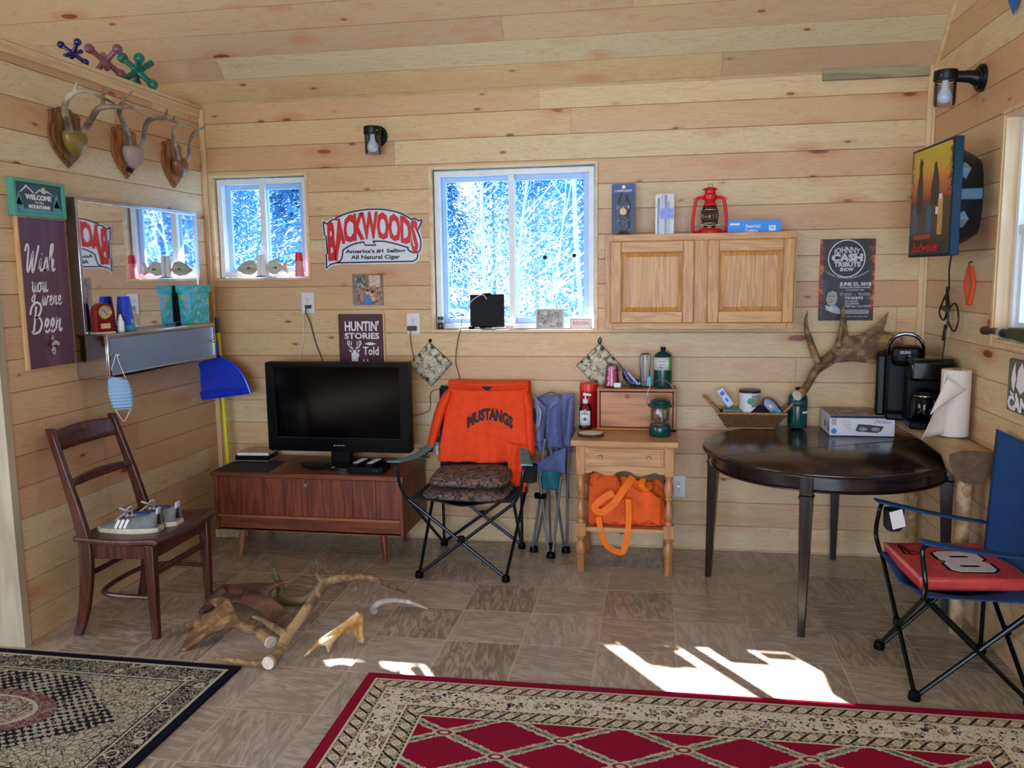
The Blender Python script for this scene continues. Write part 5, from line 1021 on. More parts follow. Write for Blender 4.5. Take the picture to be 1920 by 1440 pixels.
cushion('seat_cushion','camouflage cushion on the camp chair seat, lower of the two','cushion',(-.940,-.395,.374),0,.44,.40,.058,CM)
cushion('seat_cushion','camouflage cushion on top of the other one, below the orange jersey','cushion',(-.935,-.370,.432),.06,.41,.37,.070,CM)
t=thing('seat_cushion','red vinyl seat cushion with white number eight on the blue camp chair','cushion',(1.105,-1.265,.372),0); t.rotation_euler=(0,-.02,.05)
RC=M('red_vinyl','#c4433d',.42,0,.14,18); kid(t,'cover',MB().box((0,0,.024),(.365,.41,.048)),RC,bevel=.012,segs=3); kid(t,'pale_piping',MB().tube([(-.178,-.200,.044),(-.178,.200,.044)],.007,8),M('faded_pink_vinyl','#e0777c',.45))
hol=[rrect(.070,.026,.010,3,(.0,.052)),rrect(.070,.026,.010,3,(.0,-.052))]
def eight(gk): return [(a,b) for a,b in [(.075+gk,.095+gk*.3),(.060,.112+gk),(-.055,.112+gk),(-.078-gk,.090),(-.078-gk,.022),(-.060-gk*.6,.0),(-.078-gk,-.022),(-.078-gk,-.090),(-.055,-.112-gk),(.060,-.112-gk),(.078+gk,-.090),(.078+gk,-.022),(.060+gk*.6,0),(.078+gk,.022)]]
kid(t,'number_shadow',MB().prism(eight(.012),.0012,(.035,-.025,.0478),'w'),BLK); kid(t,'white_number',MB().prism([(a,b) for a,b in eight(0)],.0014,(.035,-.025,.049),'w',[h[::-1] for h in hol]),M('worn_white_vinyl','#d9cdd2',.5,0,.08,60),label='large white number eight')
m=MB(); r5=random.Random(8); m.tube(spline([(-.12+.03*r5.uniform(-1,1),.10+.075*r5.uniform(-1,1),.0492) for k in range(14)],5),.0013,4); kid(t,'ink_scribble',m,BLK)
# ---------------------------------------------------------------- orange jersey over the chair back
t=thing('jersey','orange sports jersey with dark arched lettering draped over the camp chair back','jersey',(-.905,-.115,0))
def rowx(v): # half-width left/right by height
    return (-.205-.045*v**1.3+.02*v*(v<.2), .235+.012*v)
def jf(u,v,front=True):
    z=.918-.41*v; l,r_=rowx(v); x=l+(r_-l)*u
    fold=.012*math.sin(16*u+2.2*v)*v+.008*math.sin(31*u-3*v)*v*v+.006*math.sin(7*v+9*u)
    top=-.018*math.sin(PI*u)*(v<.25)*(1-v/.25)
    return (x,-.008-.10*v**1.1*.9-.045*math.sin(PI*u)*0-.02*(v>.05)+fold,z+top*.6)
kid(t,'front_panel',MB().grid(lambda u,v:jf(u,v),40,26),ORG,solid=.004)
kid(t,'back_panel',MB().grid(lambda u,v:(rowx(v)[0]+(rowx(v)[1]-rowx(v)[0])*u,.072+.010*math.sin(14*u+v)+.02*v,.918-.33*v-.006*math.sin(PI*u)),24,16),ORG,solid=.004)
kid(t,'shoulder_fold',MB().grid(lambda u,v:(-.207+.442*u,-.028+.100*v,.918+.016*math.sin(PI*v)-.011*math.sin(PI*u)*(1-v)),24,6),ORG,solid=.004)
def sleeve(pts,rs,nm): kid(t,nm,MB().tube(spline(pts,5),rs,14,flat=.45),ORG)
P1=[(-.190,-.010,.895),(-.245,-.030,.80),(-.268,-.055,.70),(-.292,-.075,.60),(-.300,-.085,.565)]; sleeve(P1,[.05,.066,.058,.046,.040],'sleeve') if False else kid(t,'sleeve',MB().tube(P1,[.045,.066,.060,.048,.042],16,flat=.45),ORG,sub=1)
P2=[(.215,-.015,.890),(.245,-.045,.80),(.252,-.075,.70),(.262,-.11,.59),(.268,-.12,.545)]; kid(t,'sleeve',MB().tube(P2,[.045,.064,.062,.055,.040],16,flat=.45),ORG,sub=1)
kid(t,'long_tail',MB().grid(lambda u,v:(.130+.120*u+.02*v*(1-u),-.118-.050*v+.012*math.sin(11*u+3*v),.62-.235*v-.02*u),12,12),ORG,solid=.004,label='hanging side of the jersey')
kid(t,'dark_cuff',MB().tube([(-.300,-.085,.570),(-.303,-.086,.556)],.041,14,flat=.45),NAVC); kid(t,'white_lining',MB().tube([(-.268,-.05,.60),(-.262,-.055,.535)],[.030,.022],12,flat=.4),WHT)
kid(t,'hem_band',MB().grid(lambda u,v:(.118+.130*u,-.175+.006*math.sin(9*u),.395-.035*v),8,2),NAVC,solid=.004)
kid(t,'collar_notch',MB().prism([(-.030,.0),(.030,.0),(.002,-.028)],.003,(.012,-.030,.906),'y'),NAVC)
kid(t,'collar_button',MB().disc((-.012,-.034,.880),.0035,.003,10,'y'),M('orange_button','#b8360f',.4))
wz=.10
def ypos(x,z):
    v=(.918-z)/.41; l,r_=rowx(v); u=(x-l)/(r_-l); return jf(u,v)[1]
ob=text('varsity_lettering','MUSTANGS',.056,M('dark_print','#241427',.7),t,(.034,0,.722),.0015,.0046,.250,warp=lambda x,y:(x,y*1.0+.012-.040*(x/.114)**2),space=1.0,label='dark arched team lettering',res=2)
for v in ob.data.vertices: v.co.y=ypos(v.co.x,v.co.z)-.0045+(v.co.y)*.5
# ---------------------------------------------------------------- folded camp chair
SLV=M('silver_tube','#7f858d',.3,.7,.08); PUR=M('periwinkle_canvas','#727cb2',.85,0,.12,30,.0008); PURD=M('slate_blue_canvas','#5a639c',.85,0,.12,30,.0008); TEALC=M('dark_teal_canvas','#1a6f80',.85,0,.1)
t=thing('folded_camp_chair','folded periwinkle camp chair with silver legs leaning between jersey and wooden stand','folding chair',(-.540,-.165,0))
for a,b in (((-.012,-.075,.018),(-.062,-.055,.44)),((.010,-.075,.018),(.055,-.06,.44)),((-.11,0,.018),(-.045,-.03,.43)),((-.098,.02,.018),(.035,.02,.62)),((.062,.02,.018),(-.005,-.045,.60)),((.075,.028,.018),(.085,.02,.66)),((-.02,.07,.018),(-.03,.055,.62)),((-.062,-.055,.40),(-.028,-.07,.645)),((.085,.03,.30),(.055,.05,.80))):
    kid(t,'tube',MB().tube([a,b],.0075,10),SLV)
for x,y in ((.0,-.075),(-.104,.010),(.070,.024),(-.02,.07)): kid(t,'foot',MB().lathe([(.024,0),(.025,.006),(.021,.028),(.014,.034)],(x,y,0),14),BLK)
kid(t,'strap_hub',MB().tube([(-.085,-.045,.330),(-.030,-.062,.330)],.017,10),BLK)
def cloth(nm,pts4,mat,fold=.010,nf=3,parent=None,bulge=.03):
    a,b,c,d=[Vector(p) for p in pts4]
    def f(u,v):
        p=a.lerp(b,u).lerp(d.lerp(c,u),v); return tuple(p+Vector((0,-bulge*math.sin(PI*u)*math.sin(PI*v)+fold*math.sin(nf*PI*u+2*v),.3*fold*math.sin(4*u+5*v))))
    return kid(parent or t,nm,MB().grid(f,16,16),mat,solid=.006)
cloth('canvas_back',[(-.085,.055,.56),(.10,.050,.55),(.115,.070,.865),(-.10,.072,.845)],PUR,.012,4)
cloth('canvas_flap',[(-.100,-.03,.60),(-.045,-.03,.56),(-.030,-.020,.80),(-.095,.005,.868)],PUR,.010,2)
cloth('canvas_arm',[(-.010,-.075,.595),(.066,-.070,.60),(.052,-.060,.845),(.0,-.065,.80)],PURD,.006,2,bulge=.035)
cloth('canvas_arm_top',[(.0,-.068,.80),(.053,-.062,.843),(.040,-.01,.868),(-.008,-.03,.845)],PUR,.005,2)
cloth('canvas_right_edge',[(.060,-.02,.58),(.105,.0,.60),(.120,.03,.850),(.085,.02,.84)],PUR,.008,2)
cloth('canvas_seat',[(-.075,-.060,.455),(.075,-.055,.46),(.085,-.045,.60),(-.10,-.05,.50)],PURD,.010,3)
cloth('teal_seat_fold',[(-.045,-.045,.365),(.040,-.045,.365),(.055,-.04,.53),(-.062,-.045,.53)],TEALC,.006,2)
cloth('net_pocket',[(-.115,.0,.70),(-.060,-.02,.69),(-.062,-.02,.79),(-.118,0,.80)],M('black_netting','#0f1013',.9),.006,2)
kid(t,'carry_strap',MB().tube(spline([(-.075,.03,.835),(-.05,.02,.862),(.0,.02,.880),(.02,.03,.862),(-.002,.04,.84)],4),.014,8,flat=.25),PUR); kid(t,'arm_loop',MB().tube(spline([(-.088,-.04,.64),(-.062,-.06,.70),(-.052,-.05,.78),(-.07,-.04,.82)],5),.006,8),SLV); kid(t,'cup_ring',MB().tube([(-.075+.028*math.cos(a),-.055+.02*math.sin(a),.615+.012*math.cos(a)) for a in [2*PI*k/16 for k in range(16)]],.004,6,closed=True),PURD)
# ---------------------------------------------------------------- small wooden stand with turned legs
MAP_=wood('honey_maple','#c99a68','#b07d4c',0,.36,.8,6); MAPV=wood('honey_maple_legs','#c0895a','#a56c3e',2,.36,.8,6)
t=thing('wooden_stand','small honey maple stand with drawer, turned legs and lower shelf by the back wall','stand',(-.145,-.242,0))
kid(t,'top',MB().b2((-.265,-.228,.655),(.262,.222,.685)),MAP_,bevel=.006,segs=3)
hx,hy=.240,.195
for sx_ in (-1,1):
    for sy in (-1,1):
        cx,cy=sx_*.218,sy*.180; m=MB().box((cx,cy,.580),(.046,.046,.150)); kid(t,'corner_post',m,MAPV,bevel=.003)
        pr=[(.019,0),(.021,.004),(.018,.07),(.021,.078),(.015,.086),(.022,.10),(.024,.125),(.020,.145),(.013,.165),(.020,.176),(.021,.192)]
        pr=[(a*1.12,b) for a,b in pr]; m=MB().lathe(pr,(cx,cy,0),20).box((cx,cy,.225),(.050,.050,.066)).lathe([(.021,0),(.021,.012),(.015,.020),(.021,.034),(.023,.060),(.019,.085),(.014,.105),(.013,.120),(.021,.132),(.016,.142),(.022,.155),(.024,.180),(.021,.205),(.015,.225),(.019,.236),(.021,.247)],(cx,cy,.258),20)
        kid(t,'leg',m,MAPV,smooth=50)
def scallop(x0,x1,z0,zt):
    n=40; P=[(x0+(x1-x0)*k/n,z0+.010*math.cos(2*PI*2.5*(k/n-.5)*1.0)*(1 if .08<k/n<.92 else .2)+(.006 if abs(k/n-.5)<.1 else 0)) for k in range(n+1)]
    return P+[(x1,zt),(x0,zt)]
kid(t,'front_apron',MB().prism(scallop(-.195,.195,.516,.655),.016,(0,-.184,0),'y'),MAP_); kid(t,'rear_apron',MB().b2((-.195,.170,.520),(.195,.186,.655)),MAP_)
for s in (-1,1): kid(t,'side_apron',MB().b2((s*.218-.010,-.160,.520),(s*.218+.010,.160,.655)),wood('honey_maple_sides','#c0895a','#a56c3e',1,.36,.8,6))
d=kid(t,'drawer',MB().b2((-.190,-.208,.556),(.192,-.2005,.646)),MAP_,bevel=.004); kid(d,'drawer_field',MB().b2((-.175,-.212,.568),(.177,-.208,.634)),MAP_,bevel=.0015)
for s in (-1,1):
    kid(d,'pull_plate',MB().disc((s*.118,-.213,.601),.0125,.002,18,'y'),M('aged_brass','#6d5a3b',.4,.7)); kid(d,'pull',MB().disc((s*.118,-.219,.601),.008,.012,16,'y'),M('aged_brass_light','#8a7a58',.35,.7))
kid(t,'lower_shelf',MB().b2((-.200,-.190,.212),(.200,.165,.234)),MAP_,bevel=.003)
ST=.685
OGT=M('orange_tote_cloth','#ea5b0c',.75,0,.12,14,.0006)
t=thing('tote_bag','crumpled orange tote bag on the lower shelf, its straps hanging over the front','bag',(-.145,-.25,.235))
kid(t,'bag_body',MB().grid(lambda u,v:(-.185+.385*u,-.130+.17*v*(1-.3*v),.012+(.165+.055*math.sin(2.4*u+1.2)+.028*math.sin(9*u))*math.sin(PI*(v*.62))+.014*math.sin(13*u+7*v)*math.sin(PI*v)+.040*mnoise.noise((5*u,6*v,1))+.018*mnoise.noise((13*u,15*v,4))),34,20),OGT,solid=.003)
kid(t,'bag_bottom',MB().grid(lambda u,v:(-.18+.37*u,-.132+.26*v,.003+.006*math.sin(8*u+3*v)**2),12,8),OGT,solid=.003)
kid(t,'bag_side_fold',MB().grid(lambda u,v:(.0+.185*u,-.13-.012*math.sin(PI*u)+.03*v,.02+(.19-.06*u)*v+.01*math.sin(12*u)),12,10),OGT,solid=.003)
kid(t,'standing_fold',MB().grid(lambda u,v:(-.02+.16*u,-.07-.025*math.sin(PI*u)-.01*v,.11+.135*v-.03*u*v),12,10),OGT,solid=.003)
def strap(pts,w_,nm):
    P=spline(pts,6); m=MB(); n=len(P); vs=[]
    for i,p in enumerate(P):
        a=Vector(P[max(i-1,0)]);b=Vector(P[min(i+1,n-1)]); d_=(b-a).normalized(); s_=d_.cross(Vector((0.25,1,0.1))).normalized()*w_/2
        vs+=[Vector(p)-s_,Vector(p)+s_]
    m.add(vs,[(2*i,2*i+1,2*i+3,2*i+2) for i in range(n-1)]); kid(t,nm,m,M('orange_strap','#f2700f',.7,0,.08,20),solid=.0015,smooth=False)
strap([(.04,-.12,.25),(-.005,-.150,.19),(-.055,-.165,.12),(-.115,-.170,.075),(-.15,-.165,.10),(-.10,-.160,.15),(-.055,-.155,.175)],.036,'strap')
strap([(.018,-.160,.145),(.022,-.175,.06),(.016,-.185,-.03),(.0,-.190,-.105),(-.025,-.192,-.122),(-.085,-.190,-.092),(-.115,-.182,-.02),(-.130,-.168,.05)],.030,'strap')
strap([(.09,-.11,.24),(.085,-.13,.21),(.105,-.125,.19),(.13,-.09,.21)],.03,'strap')
# bread box
BBX=wood('amber_pine','#c07c3a','#9a5a26',0,.32,.9,5); BBF=wood('amber_pine_frame','#b87538','#9c5c2c',0,.35,.8,5)
t=thing('bread_box','amber pine bread box with drop door standing on the maple stand','bread box',(-.095,-.095,ST))
kid(t,'carcass',MB().b2((-.205,-.070,0),(-.190,.075,.218)).b2((.190,-.070,0),(.205,.075,.218)).b2((-.190,.065,0),(.190,.075,.218)),wood('amber_pine_side','#b0713f','#985a30',2,.35,.8,5),bevel=.003)
kid(t,'top_board',MB().b2((-.206,-.074,.206),(.206,.076,.220)),BBF,bevel=.003); kid(t,'base_board',MB().b2((-.206,-.082,0),(.206,.075,.014)),BBF,bevel=.003)
d=kid(t,'drop_door',MB().b2((-.187,-.072,.017),(.187,-.062,.202)),BBX,bevel=.003); kid(d,'knob',MB().tube([(-.048,-.072,.180),(-.048,-.080,.180)],.005,10).ball((-.048,-.086,.180),.0095,14,8),MAPV)
BT=ST+.220
t=thing('cup_sleeve','clear sleeve of pink patterned paper cups standing on the bread box','cups',(-.225,-.105,BT)); 
g=G('pink_spots',.5); x,y,z=g.coord(); d_,c_2=g.vor(g.vec(x,y,z),60); g.col(g.mix(d_.lt(.38)*c_2.gt(.35),'#ee4d78','#f9c9cf')); PKM=g.m
kid(t,'pink_cups',MB().lathe([(.034,.008),(.035,.014),(.0265,.108),(.0,.109)],(0,0,0),24,cap=False),PKM); kid(t,'clear_sleeve',MB().lathe([(.050,.0015),(.040,.012),(.037,.05),(.030,.114),(.016,.122),(.005,.118)],(0,0,0),20),PLASTIC); kid(t,'paper_tag',MB().prism(rrect(.036,.024,.006,3,(.030,.016)),.003,(0,-.042,0),'y'),PLA)
t=thing('zip_bag','crumpled clear zip bag with blue zipper leaning on the bread box','bag',(-.125,-.125,BT))
kid(t,'film',MB().grid(lambda u,v:(-.045+.105*u*(1-.5*v)+.0*v,-.01+.018*math.sin(5*u+4*v),.004+(.100-.085*u)*v+.008*math.sin(9*u+5*v)**2),14,12),PLASTIC,solid=.0006); kid(t,'film_heap',MB().ball((.012,-.004,.026),.026,12,8,(1.5,.8,.95)),PLASTIC)
kid(t,'blue_zipper',MB().tube([(-.040,-.018,.104),(-.005,-.022,.058),(.035,-.022,.012)],.0042,6),M('blue_zipper','#2a55b8',.4)); kid(t,'white_tube',MB().tube([(-.020,-.012,.080),(.035,-.012,.020)],.009,10),M('milky_plastic','#cdd6ee',.4))
t=thing('tumbler_sleeve','tall clear sleeve of plastic tumblers with cyan label on the bread box','cups',(-.052,-.100,BT)); kid(t,'tumblers',MB().lathe([(.027,.0),(.030,.006),(.027,.09),(.030,.10),(.029,.17),(.018,.182)],(0,0,0),24),glass('frosty_plastic',(.90,.92,.98),.35,.25)); kid(t,'cyan_label',MB().box((.020,-.0290,.035),(.020,.001,.050)),M('cyan_label','#37a9cf',.4,0,.25,90))
def propane(loc,label,lbl=True):
    t=thing('propane_cylinder',label,'gas cylinder',loc)
    kid(t,'bottle',MB().lathe([(.030,0),(.046,.006),(.048,.018),(.048,.158),(.044,.172),(.030,.184),(.014,.190),(.012,.194)],(0,0,0),32),DKG,smooth=50); kid(t,'cap',MB().lathe([(.010,.190),(.010,.197),(.0135,.199),(.0135,.210),(.010,.212)],(0,0,0),18),BLK)
    if lbl:
        kid(t,'paper_label',MB().lathe([(.0485,.094),(.0485,.160)],(0,0,0),32,cap=False),M('white_green_label','#c9d3cf',.4,0,.10,40),solid=.0004); kid(t,'green_patch',MB().grid(lambda u,v:(.049*math.cos(-.9+.6*u),.049*math.sin(-.9+.6*u),.096+.062*v),6,2),M('lime_label','#58a03a',.4),solid=.0004)
        kid(t,'label_print',MB().box((-.006,-.0492,.140),(.036,.0006,.004)).box((-.004,-.0492,.124),(.026,.0006,.006)).box((-.010,-.0492,.108),(.022,.0006,.008)),M('label_ink','#8e6f78',.5,0,.3,90))
    else: kid(t,'paper_label',MB().lathe([(.0485,.118),(.0485,.150)],(0,0,0),32,cap=False),M('dark_teal_label','#1f4a4c',.4,0,.25,60),solid=.0004); kid(t,'label_print',MB().box((.030,-.0395,.088),(.030,.0010,.010),rz=.62),LET)
propane((.040,-.090,BT),'dark green propane cylinder with pale label standing on the bread box')
t=thing('camping_lantern','dark green gas camping lantern with clear globe standing on the maple stand','lantern',(.028,-.300,ST))
kid(t,'fount',MB().lathe([(.052,0),(.056,.004),(.056,.050),(.050,.060),(.040,.062)],(0,0,0),32),DKG,smooth=50); kid(t,'valve_knob',MB().tube([(.054,-.01,.028),(.078,-.015,.028)],.006,8),BLK); kid(t,'collar',MB().lathe([(.046,.060),(.047,.066),(.040,.070)],(0,0,0),28),STEEL)
kid(t,'globe',MB().lathe([(.044,.070),(.047,.090),(.048,.12),(.046,.150)],(0,0,0),28,cap=False),CLR,solid=.002); kid(t,'centre_tube',MB().tube([(.010,0,.065),(.010,0,.150)],.005,8),STEEL); kid(t,'mantle',MB().lathe([(.006,.108),(.012,.115),(.012,.135),(.006,.142)],(-.010,-.006,0),14),WHT)
kid(t,'ventilator',MB().lathe([(.040,.148),(.062,.150),(.064,.156),(.056,.166),(.050,.168),(.052,.178),(.040,.186),(.020,.190)],(0,0,0),32),DKG,smooth=40)
kid(t,'bail_handle',MB().tube(spline([(-.062,0,.155),(-.068,0,.20),(-.045,.0,.262),(0,0,.285),(.048,0,.262),(.072,0,.21),(.066,0,.155)],6),.0018,6),STEEL)
t=thing('pump_bottle','clear pump bottle of hand sanitizer with white label on the maple stand','bottle',(-.362,-.150,ST))
kid(t,'bottle',MB().lathe([(.030,0),(.033,.004),(.033,.110),(.026,.130),(.014,.140)],(0,0,0),24),glass('pink_clear',(.93,.80,.82),.3,.05)); kid(t,'label',MB().grid(lambda u,v:(.0338*math.sin(-1+2*u),-.0338*math.cos(-1+2*u),.024+.078*v),10,2),M('white_label','#dfe6e6',.5,0,.03),solid=.0004)
kid(t,'green_emblem',MB().disc((0,-.0348,.058),.010,.001,18,'y'),M('green_emblem','#2f7a4f',.5)); kid(t,'label_print',MB().box((0,-.0350,.086),(.034,.0006,.005)).box((0,-.0350,.096),(.018,.0006,.004)),M('label_ink_dark','#4e5f58',.5,0,.3,90)); kid(t,'green_band',MB().box((0,-.0346,.030),(.040,.001,.010)),M('soft_green','#7fb08a',.5))
kid(t,'pump_collar',MB().lathe([(.015,.138),(.015,.158),(.010,.162)],(0,0,0),18),WHT); kid(t,'pump_head',MB().tube([(0,0,.160),(0,0,.182)],.004,8).tube([(-.010,0,.186),(.032,-.01,.183)],[.009,.005],8),WHT)
t=thing('red_tin','tall bright red tin behind the pump bottle on the maple stand','tin',(-.352,-.062,ST)); kid(t,'can',MB().lathe([(.046,0),(.047,.003),(.047,.205),(.049,.207),(.049,.215),(.044,.216)],(0,0,0),28),M('crimson_tin','#b9121c',.3,0,.08)); kid(t,'orange_lid',MB().lathe([(.0495,.196),(.0498,.215),(.046,.235),(.030,.236)],(0,0,0),28),M('orange_red_lid','#e02a18',.35))
t=thing('wood_slice','round bark-edged wood slice coaster at the left front of the maple stand','coaster',(-.318,-.345,ST),.2); kid(t,'bark_ring',MB().prism([(.066*math.cos(a)*(1+.05*math.sin(3*a)),.058*math.sin(a)) for a in [2*PI*k/30 for k in range(30)]],.016,(0,0,0),'w'),M('dark_bark','#4a3528',.9,0,.35,60,.002)); kid(t,'pale_face',MB().prism([(.061*math.cos(a)*(1+.05*math.sin(3*a)),.053*math.sin(a)) for a in [2*PI*k/30 for k in range(30)]],.0175,(0,0,0),'w'),M('pale_end_grain','#e2d3b4',.6,0,.06,30))
# ---------------------------------------------------------------- round dark table
ESP=wood('espresso_wood','#2a1d19','#150e0d',0,.20,.7,6); ESPV=wood('espresso_legs','#2b211e','#171110',2,.24,.7,5)
t=thing('round_table','round espresso brown dining table with tapered legs in the right corner','table',(.768,-.575,0),.474); TR=.545; TH=.700
kid(t,'tabletop',MB().lathe([(0,TH-.026),(TR-.02,TH-.026),(TR-.004,TH-.022),(TR,TH-.012),(TR-.003,TH-.003),(TR-.010,TH),(0,TH)],(0,0,0),96,cap=False),ESP,smooth=50); kid(t,'table_seam',MB().box((0,0,TH+.0002),(2*TR-.03,.0016,.0008)),M('dark_seam','#090606',.5))
kid(t,'apron',MB().lathe([(.505,TH-.092),(.512,TH-.090),(.514,TH-.082),(.506,TH-.078),(.505,TH-.026),(.480,TH-.026),(.480,TH-.092)],(0,0,0),96,cap=False),ESP,smooth=40)
for k in range(4):
    a=PI/4+k*PI/2+.0; rr_=.505; m=MB(); q=Matrix.Rotation(a-PI/4,4,'Z')
    cx,cy=rr_*math.cos(a),rr_*math.sin(a); ez=Euler((0,0,a)); dx,dy=.525*math.cos(a),.525*math.sin(a)
    m.box((cx,cy,.648),(.052,.052,.100),rot=ez); m.box((cx,cy,.589),(.058,.058,.014),rot=ez)
    m.add([Matrix.Rotation(a,3,'Z')@Vector((x,y,z))+Vector((cx,cy,0)) for z,h_,o_ in ((0,.0135,.018),(.585,.026,0)) for x,y in ((-h_+o_,-h_),(h_+o_,-h_),(h_+o_,h_),(-h_+o_,h_))],[(0,3,2,1),(4,5,6,7),(0,1,5,4),(1,2,6,5),(2,3,7,6),(3,0,4,7)])
    kid(t,'leg',m,ESPV,bevel=.003)
TT=.7015
# basket and its contents
t=thing('wicker_basket','brown wicker basket with two loop handles at the left rear of the round table','basket',(.488,-.105,TT))
g=G('woven_wicker',.65); x,y,z=g.coord(); a=(x*520).sin()*(z*620).sin(); n=g.noise(g.vec(x,y,z),40,3); g.col(g.mix(a.step(-.4,.5),'#5d3420','#a9713f')); g.bump(a,.004); WIC=g.m; WICL=M('wicker_rim','#a97a4c',.6,0,.2,60,.002)
m=MB(); 
m.add([(-.118,-.045,0),(.118,-.045,0),(.118,.045,0),(-.118,.045,0),(-.175,-.078,.082),(.175,-.078,.082),(.175,.078,.082),(-.175,.078,.082),(-.165,-.068,.082),(.165,-.068,.082),(.165,.068,.082),(-.165,.068,.082),(-.110,-.037,.008),(.110,-.037,.008),(.110,.037,.008),(-.110,.037,.008)],[(0,3,2,1),(0,1,5,4),(1,2,6,5),(2,3,7,6),(3,0,4,7),(4,5,9,8),(5,6,10,9),(6,7,11,10),(7,4,8,11),(8,9,13,12),(9,10,14,13),(10,11,15,14),(11,8,12,15),(12,13,14,15)])
kid(t,'woven_body',m,WIC,bevel=.003); kid(t,'braided_rim',MB().tube([(-.172,-.075,.083),(.172,-.075,.083),(.172,.075,.083),(-.172,.075,.083)],.006,8,closed=True),WICL); kid(t,'foot_rim',MB().tube([(-.116,-.044,.004),(.116,-.044,.004),(.116,.044,.004),(-.116,.044,.004)],.005,8,closed=True),WICL)
for s in (-1,1): kid(t,'loop_handle',MB().tube(spline([(s*.160,-.040,.085),(s*.200,-.035,.125),(s*.228,-.02,.155),(s*.236,.0,.162),(s*.228,.02,.155),(s*.200,.035,.125),(s*.160,.040,.085)],5),.0075,8),WICL)
def inb(name,label,cat,x,y,z,rz=0): return thing(name,label,cat,(.488+x,-.105+y,TT+z),rz)
t=inb('plastic_tub','small grey-green plastic tub lying in the left of the basket','tub',-.095,.0,.010); kid(t,'tub_body',MB().box((0,0,.044),(.095,.08,.088),taper=.85),M('sea_green_plastic','#4f7f80',.4,0,.08),bevel=.006)
t=inb('snack_packet','white and blue packet sticking up at the left of the basket','packet',-.128,-.012,.155); t.rotation_euler=(0,.62,0); kid(t,'foil',MB().grid(lambda u,v:((v-.5)*.036,-.003*math.sin(PI*v),(u-.5)*.105*1.0),8,6),M('white_blue_foil','#c9d8f6',.35,0,.08,30),solid=.004); kid(t,'blue_print',MB().box((.0,-.006,.028),(.022,.001,.022)).box((.0,-.006,-.012),(.012,.001,.022)),M('blue_foil_print','#2b54c8',.35)); t.rotation_euler=(0,-.62,0)
t=inb('white_tin','round white tin with dark lid and green badge in the middle of the basket','tin',-.004,.010,.012); kid(t,'can',MB().cyl((0,0,0),.052,.175,32),M('white_tin_paint','#d3d3da',.35,0,.04)); kid(t,'dark_lid',MB().lathe([(.054,.170),(.055,.180),(.052,.183),(.0,.184)],(0,0,0),32,cap=False),M('plum_lid','#2b2030',.35)); kid(t,'tan_band',MB().grid(lambda u,v:(.0525*math.sin(.1+.9*u),-.0525*math.cos(.1+.9*u),.10+.06*v),8,2),M('grey_tan_print','#a39a98',.4),solid=.0005); kid(t,'green_badge',MB().disc((.0,-.0535,.130),.017,.002,22,'y'),M('emerald_badge','#0f9460',.4)); 
t=inb('knit_cap','dark rounded bundle lying at the front of the basket','cloth',.032,-.012,.006); kid(t,'bundle',MB().ball((0,0,.058),.062,24,12,(1.12,.62,.92)),M('black_knit','#08080a',.9,0,.1,60,.001))
t=inb('cotton_bag','clear bag of white cotton with blue label at the right of the basket','bag',.112,.008,.095); t.rotation_euler=(0,-.62,0); kid(t,'cotton',MB().ball((0,0,.012),.042,20,12,(.80,.7,1.35)),M('cotton_white','#d6dcea',.8,0,.12,70,.004)); kid(t,'blue_label',MB().prism(rrect(.056,.050,.010,3,(.0,-.030)),.003,(0,-.027,0),'y'),M('aqua_label','#35a5dd',.4,0,.2,50)); kid(t,'clear_film',MB().ball((0,0,.006),.046,16,10,(.84,.72,1.45)),PLASTIC)
t=inb('brown_egg','smooth tan rounded pot lid showing above the front rim of the basket','lid',-.068,-.052,.058); kid(t,'dome',MB().ball((0,0,.016),.030,16,8,(1.1,.5,.55)),M('terracotta_tan','#a8714c',.5))
propane((.722,-.105,TT),'dark green propane cylinder on the round table beside the wicker basket',False)
# burner carton
t=thing('burner_carton','white carton with a printed double burner lying on the round table','box',(.995,-.170,TT),0)
kid(t,'carton',MB().box((0,0,.050),(.300,.245,.100)),M('white_carton','#d7d4dc',.5,0,.04),bevel=.0015)
kid(t,'printed_top',MB().box((0,0,.1006),(.298,.243,.0012)),M('mauve_print','#a8958c',.45,0,.10,12),smooth=False,label='brownish printed top')
kid(t,'top_left_band',MB().box((-.125,0,.1016),(.046,.243,.0008)).box((-.05,.085,.1016),(.11,.072,.0008)),M('taupe_print','#7f766c',.45)); q=kid(t,'top_burner_picture',MB().prism(rrect(.150,.135,.02,4,(-.015,-.03)),.0012,(0,0,.1014),'w'),M('brown_burner_print','#6b5a50',.4)); kid(q,'top_coil_picture',MB().prism(circ(.034,24,(-.045,.0)),.0008,(0,0,.1026),'w').prism(circ(.034,24,(.020,-.06)),.0008,(0,0,.1026),'w'),M('pale_coil_print','#9b8a80',.35))
kid(t,'navy_band',MB().box((0,-.1232,.0935),(.298,.0010,.013)),NAVY); 
q=kid(t,'front_burner_picture',MB().prism([(-.030,.028),(-.018,.058),(.030,.056),(.100,.048),(.088,.026),(.070,.016),(-.020,.022)],.001,(0,-.1228,0),'y'),M('graphite_print','#37353b',.4)); kid(q,'coil_picture',MB().prism(circ(.020,24,(.004,.034),.45),.0006,(0,-.1240,0),'y').prism(circ(.020,24,(.062,.034),.45),.0006,(0,-.1240,0),'y'),M('silver_print','#8f8d94',.4))
kid(t,'blue_round_logo',MB().disc((-.130,-.1232,.022),.013,.001,22,'y'),M('logo_blue','#2a7fc4',.4)); m=MB()
for k in range(9): m.box((-.141+k*.0026,-.1232,.068),(.0012,.001,.032))
kid(t,'barcode',m,M('grey_ink','#77757d',.5)); m=MB()
for k in range(5): m.box((-.080+.004*k,-.1232,.076-.010*k),(.055-.008*k,.0008,.0016))
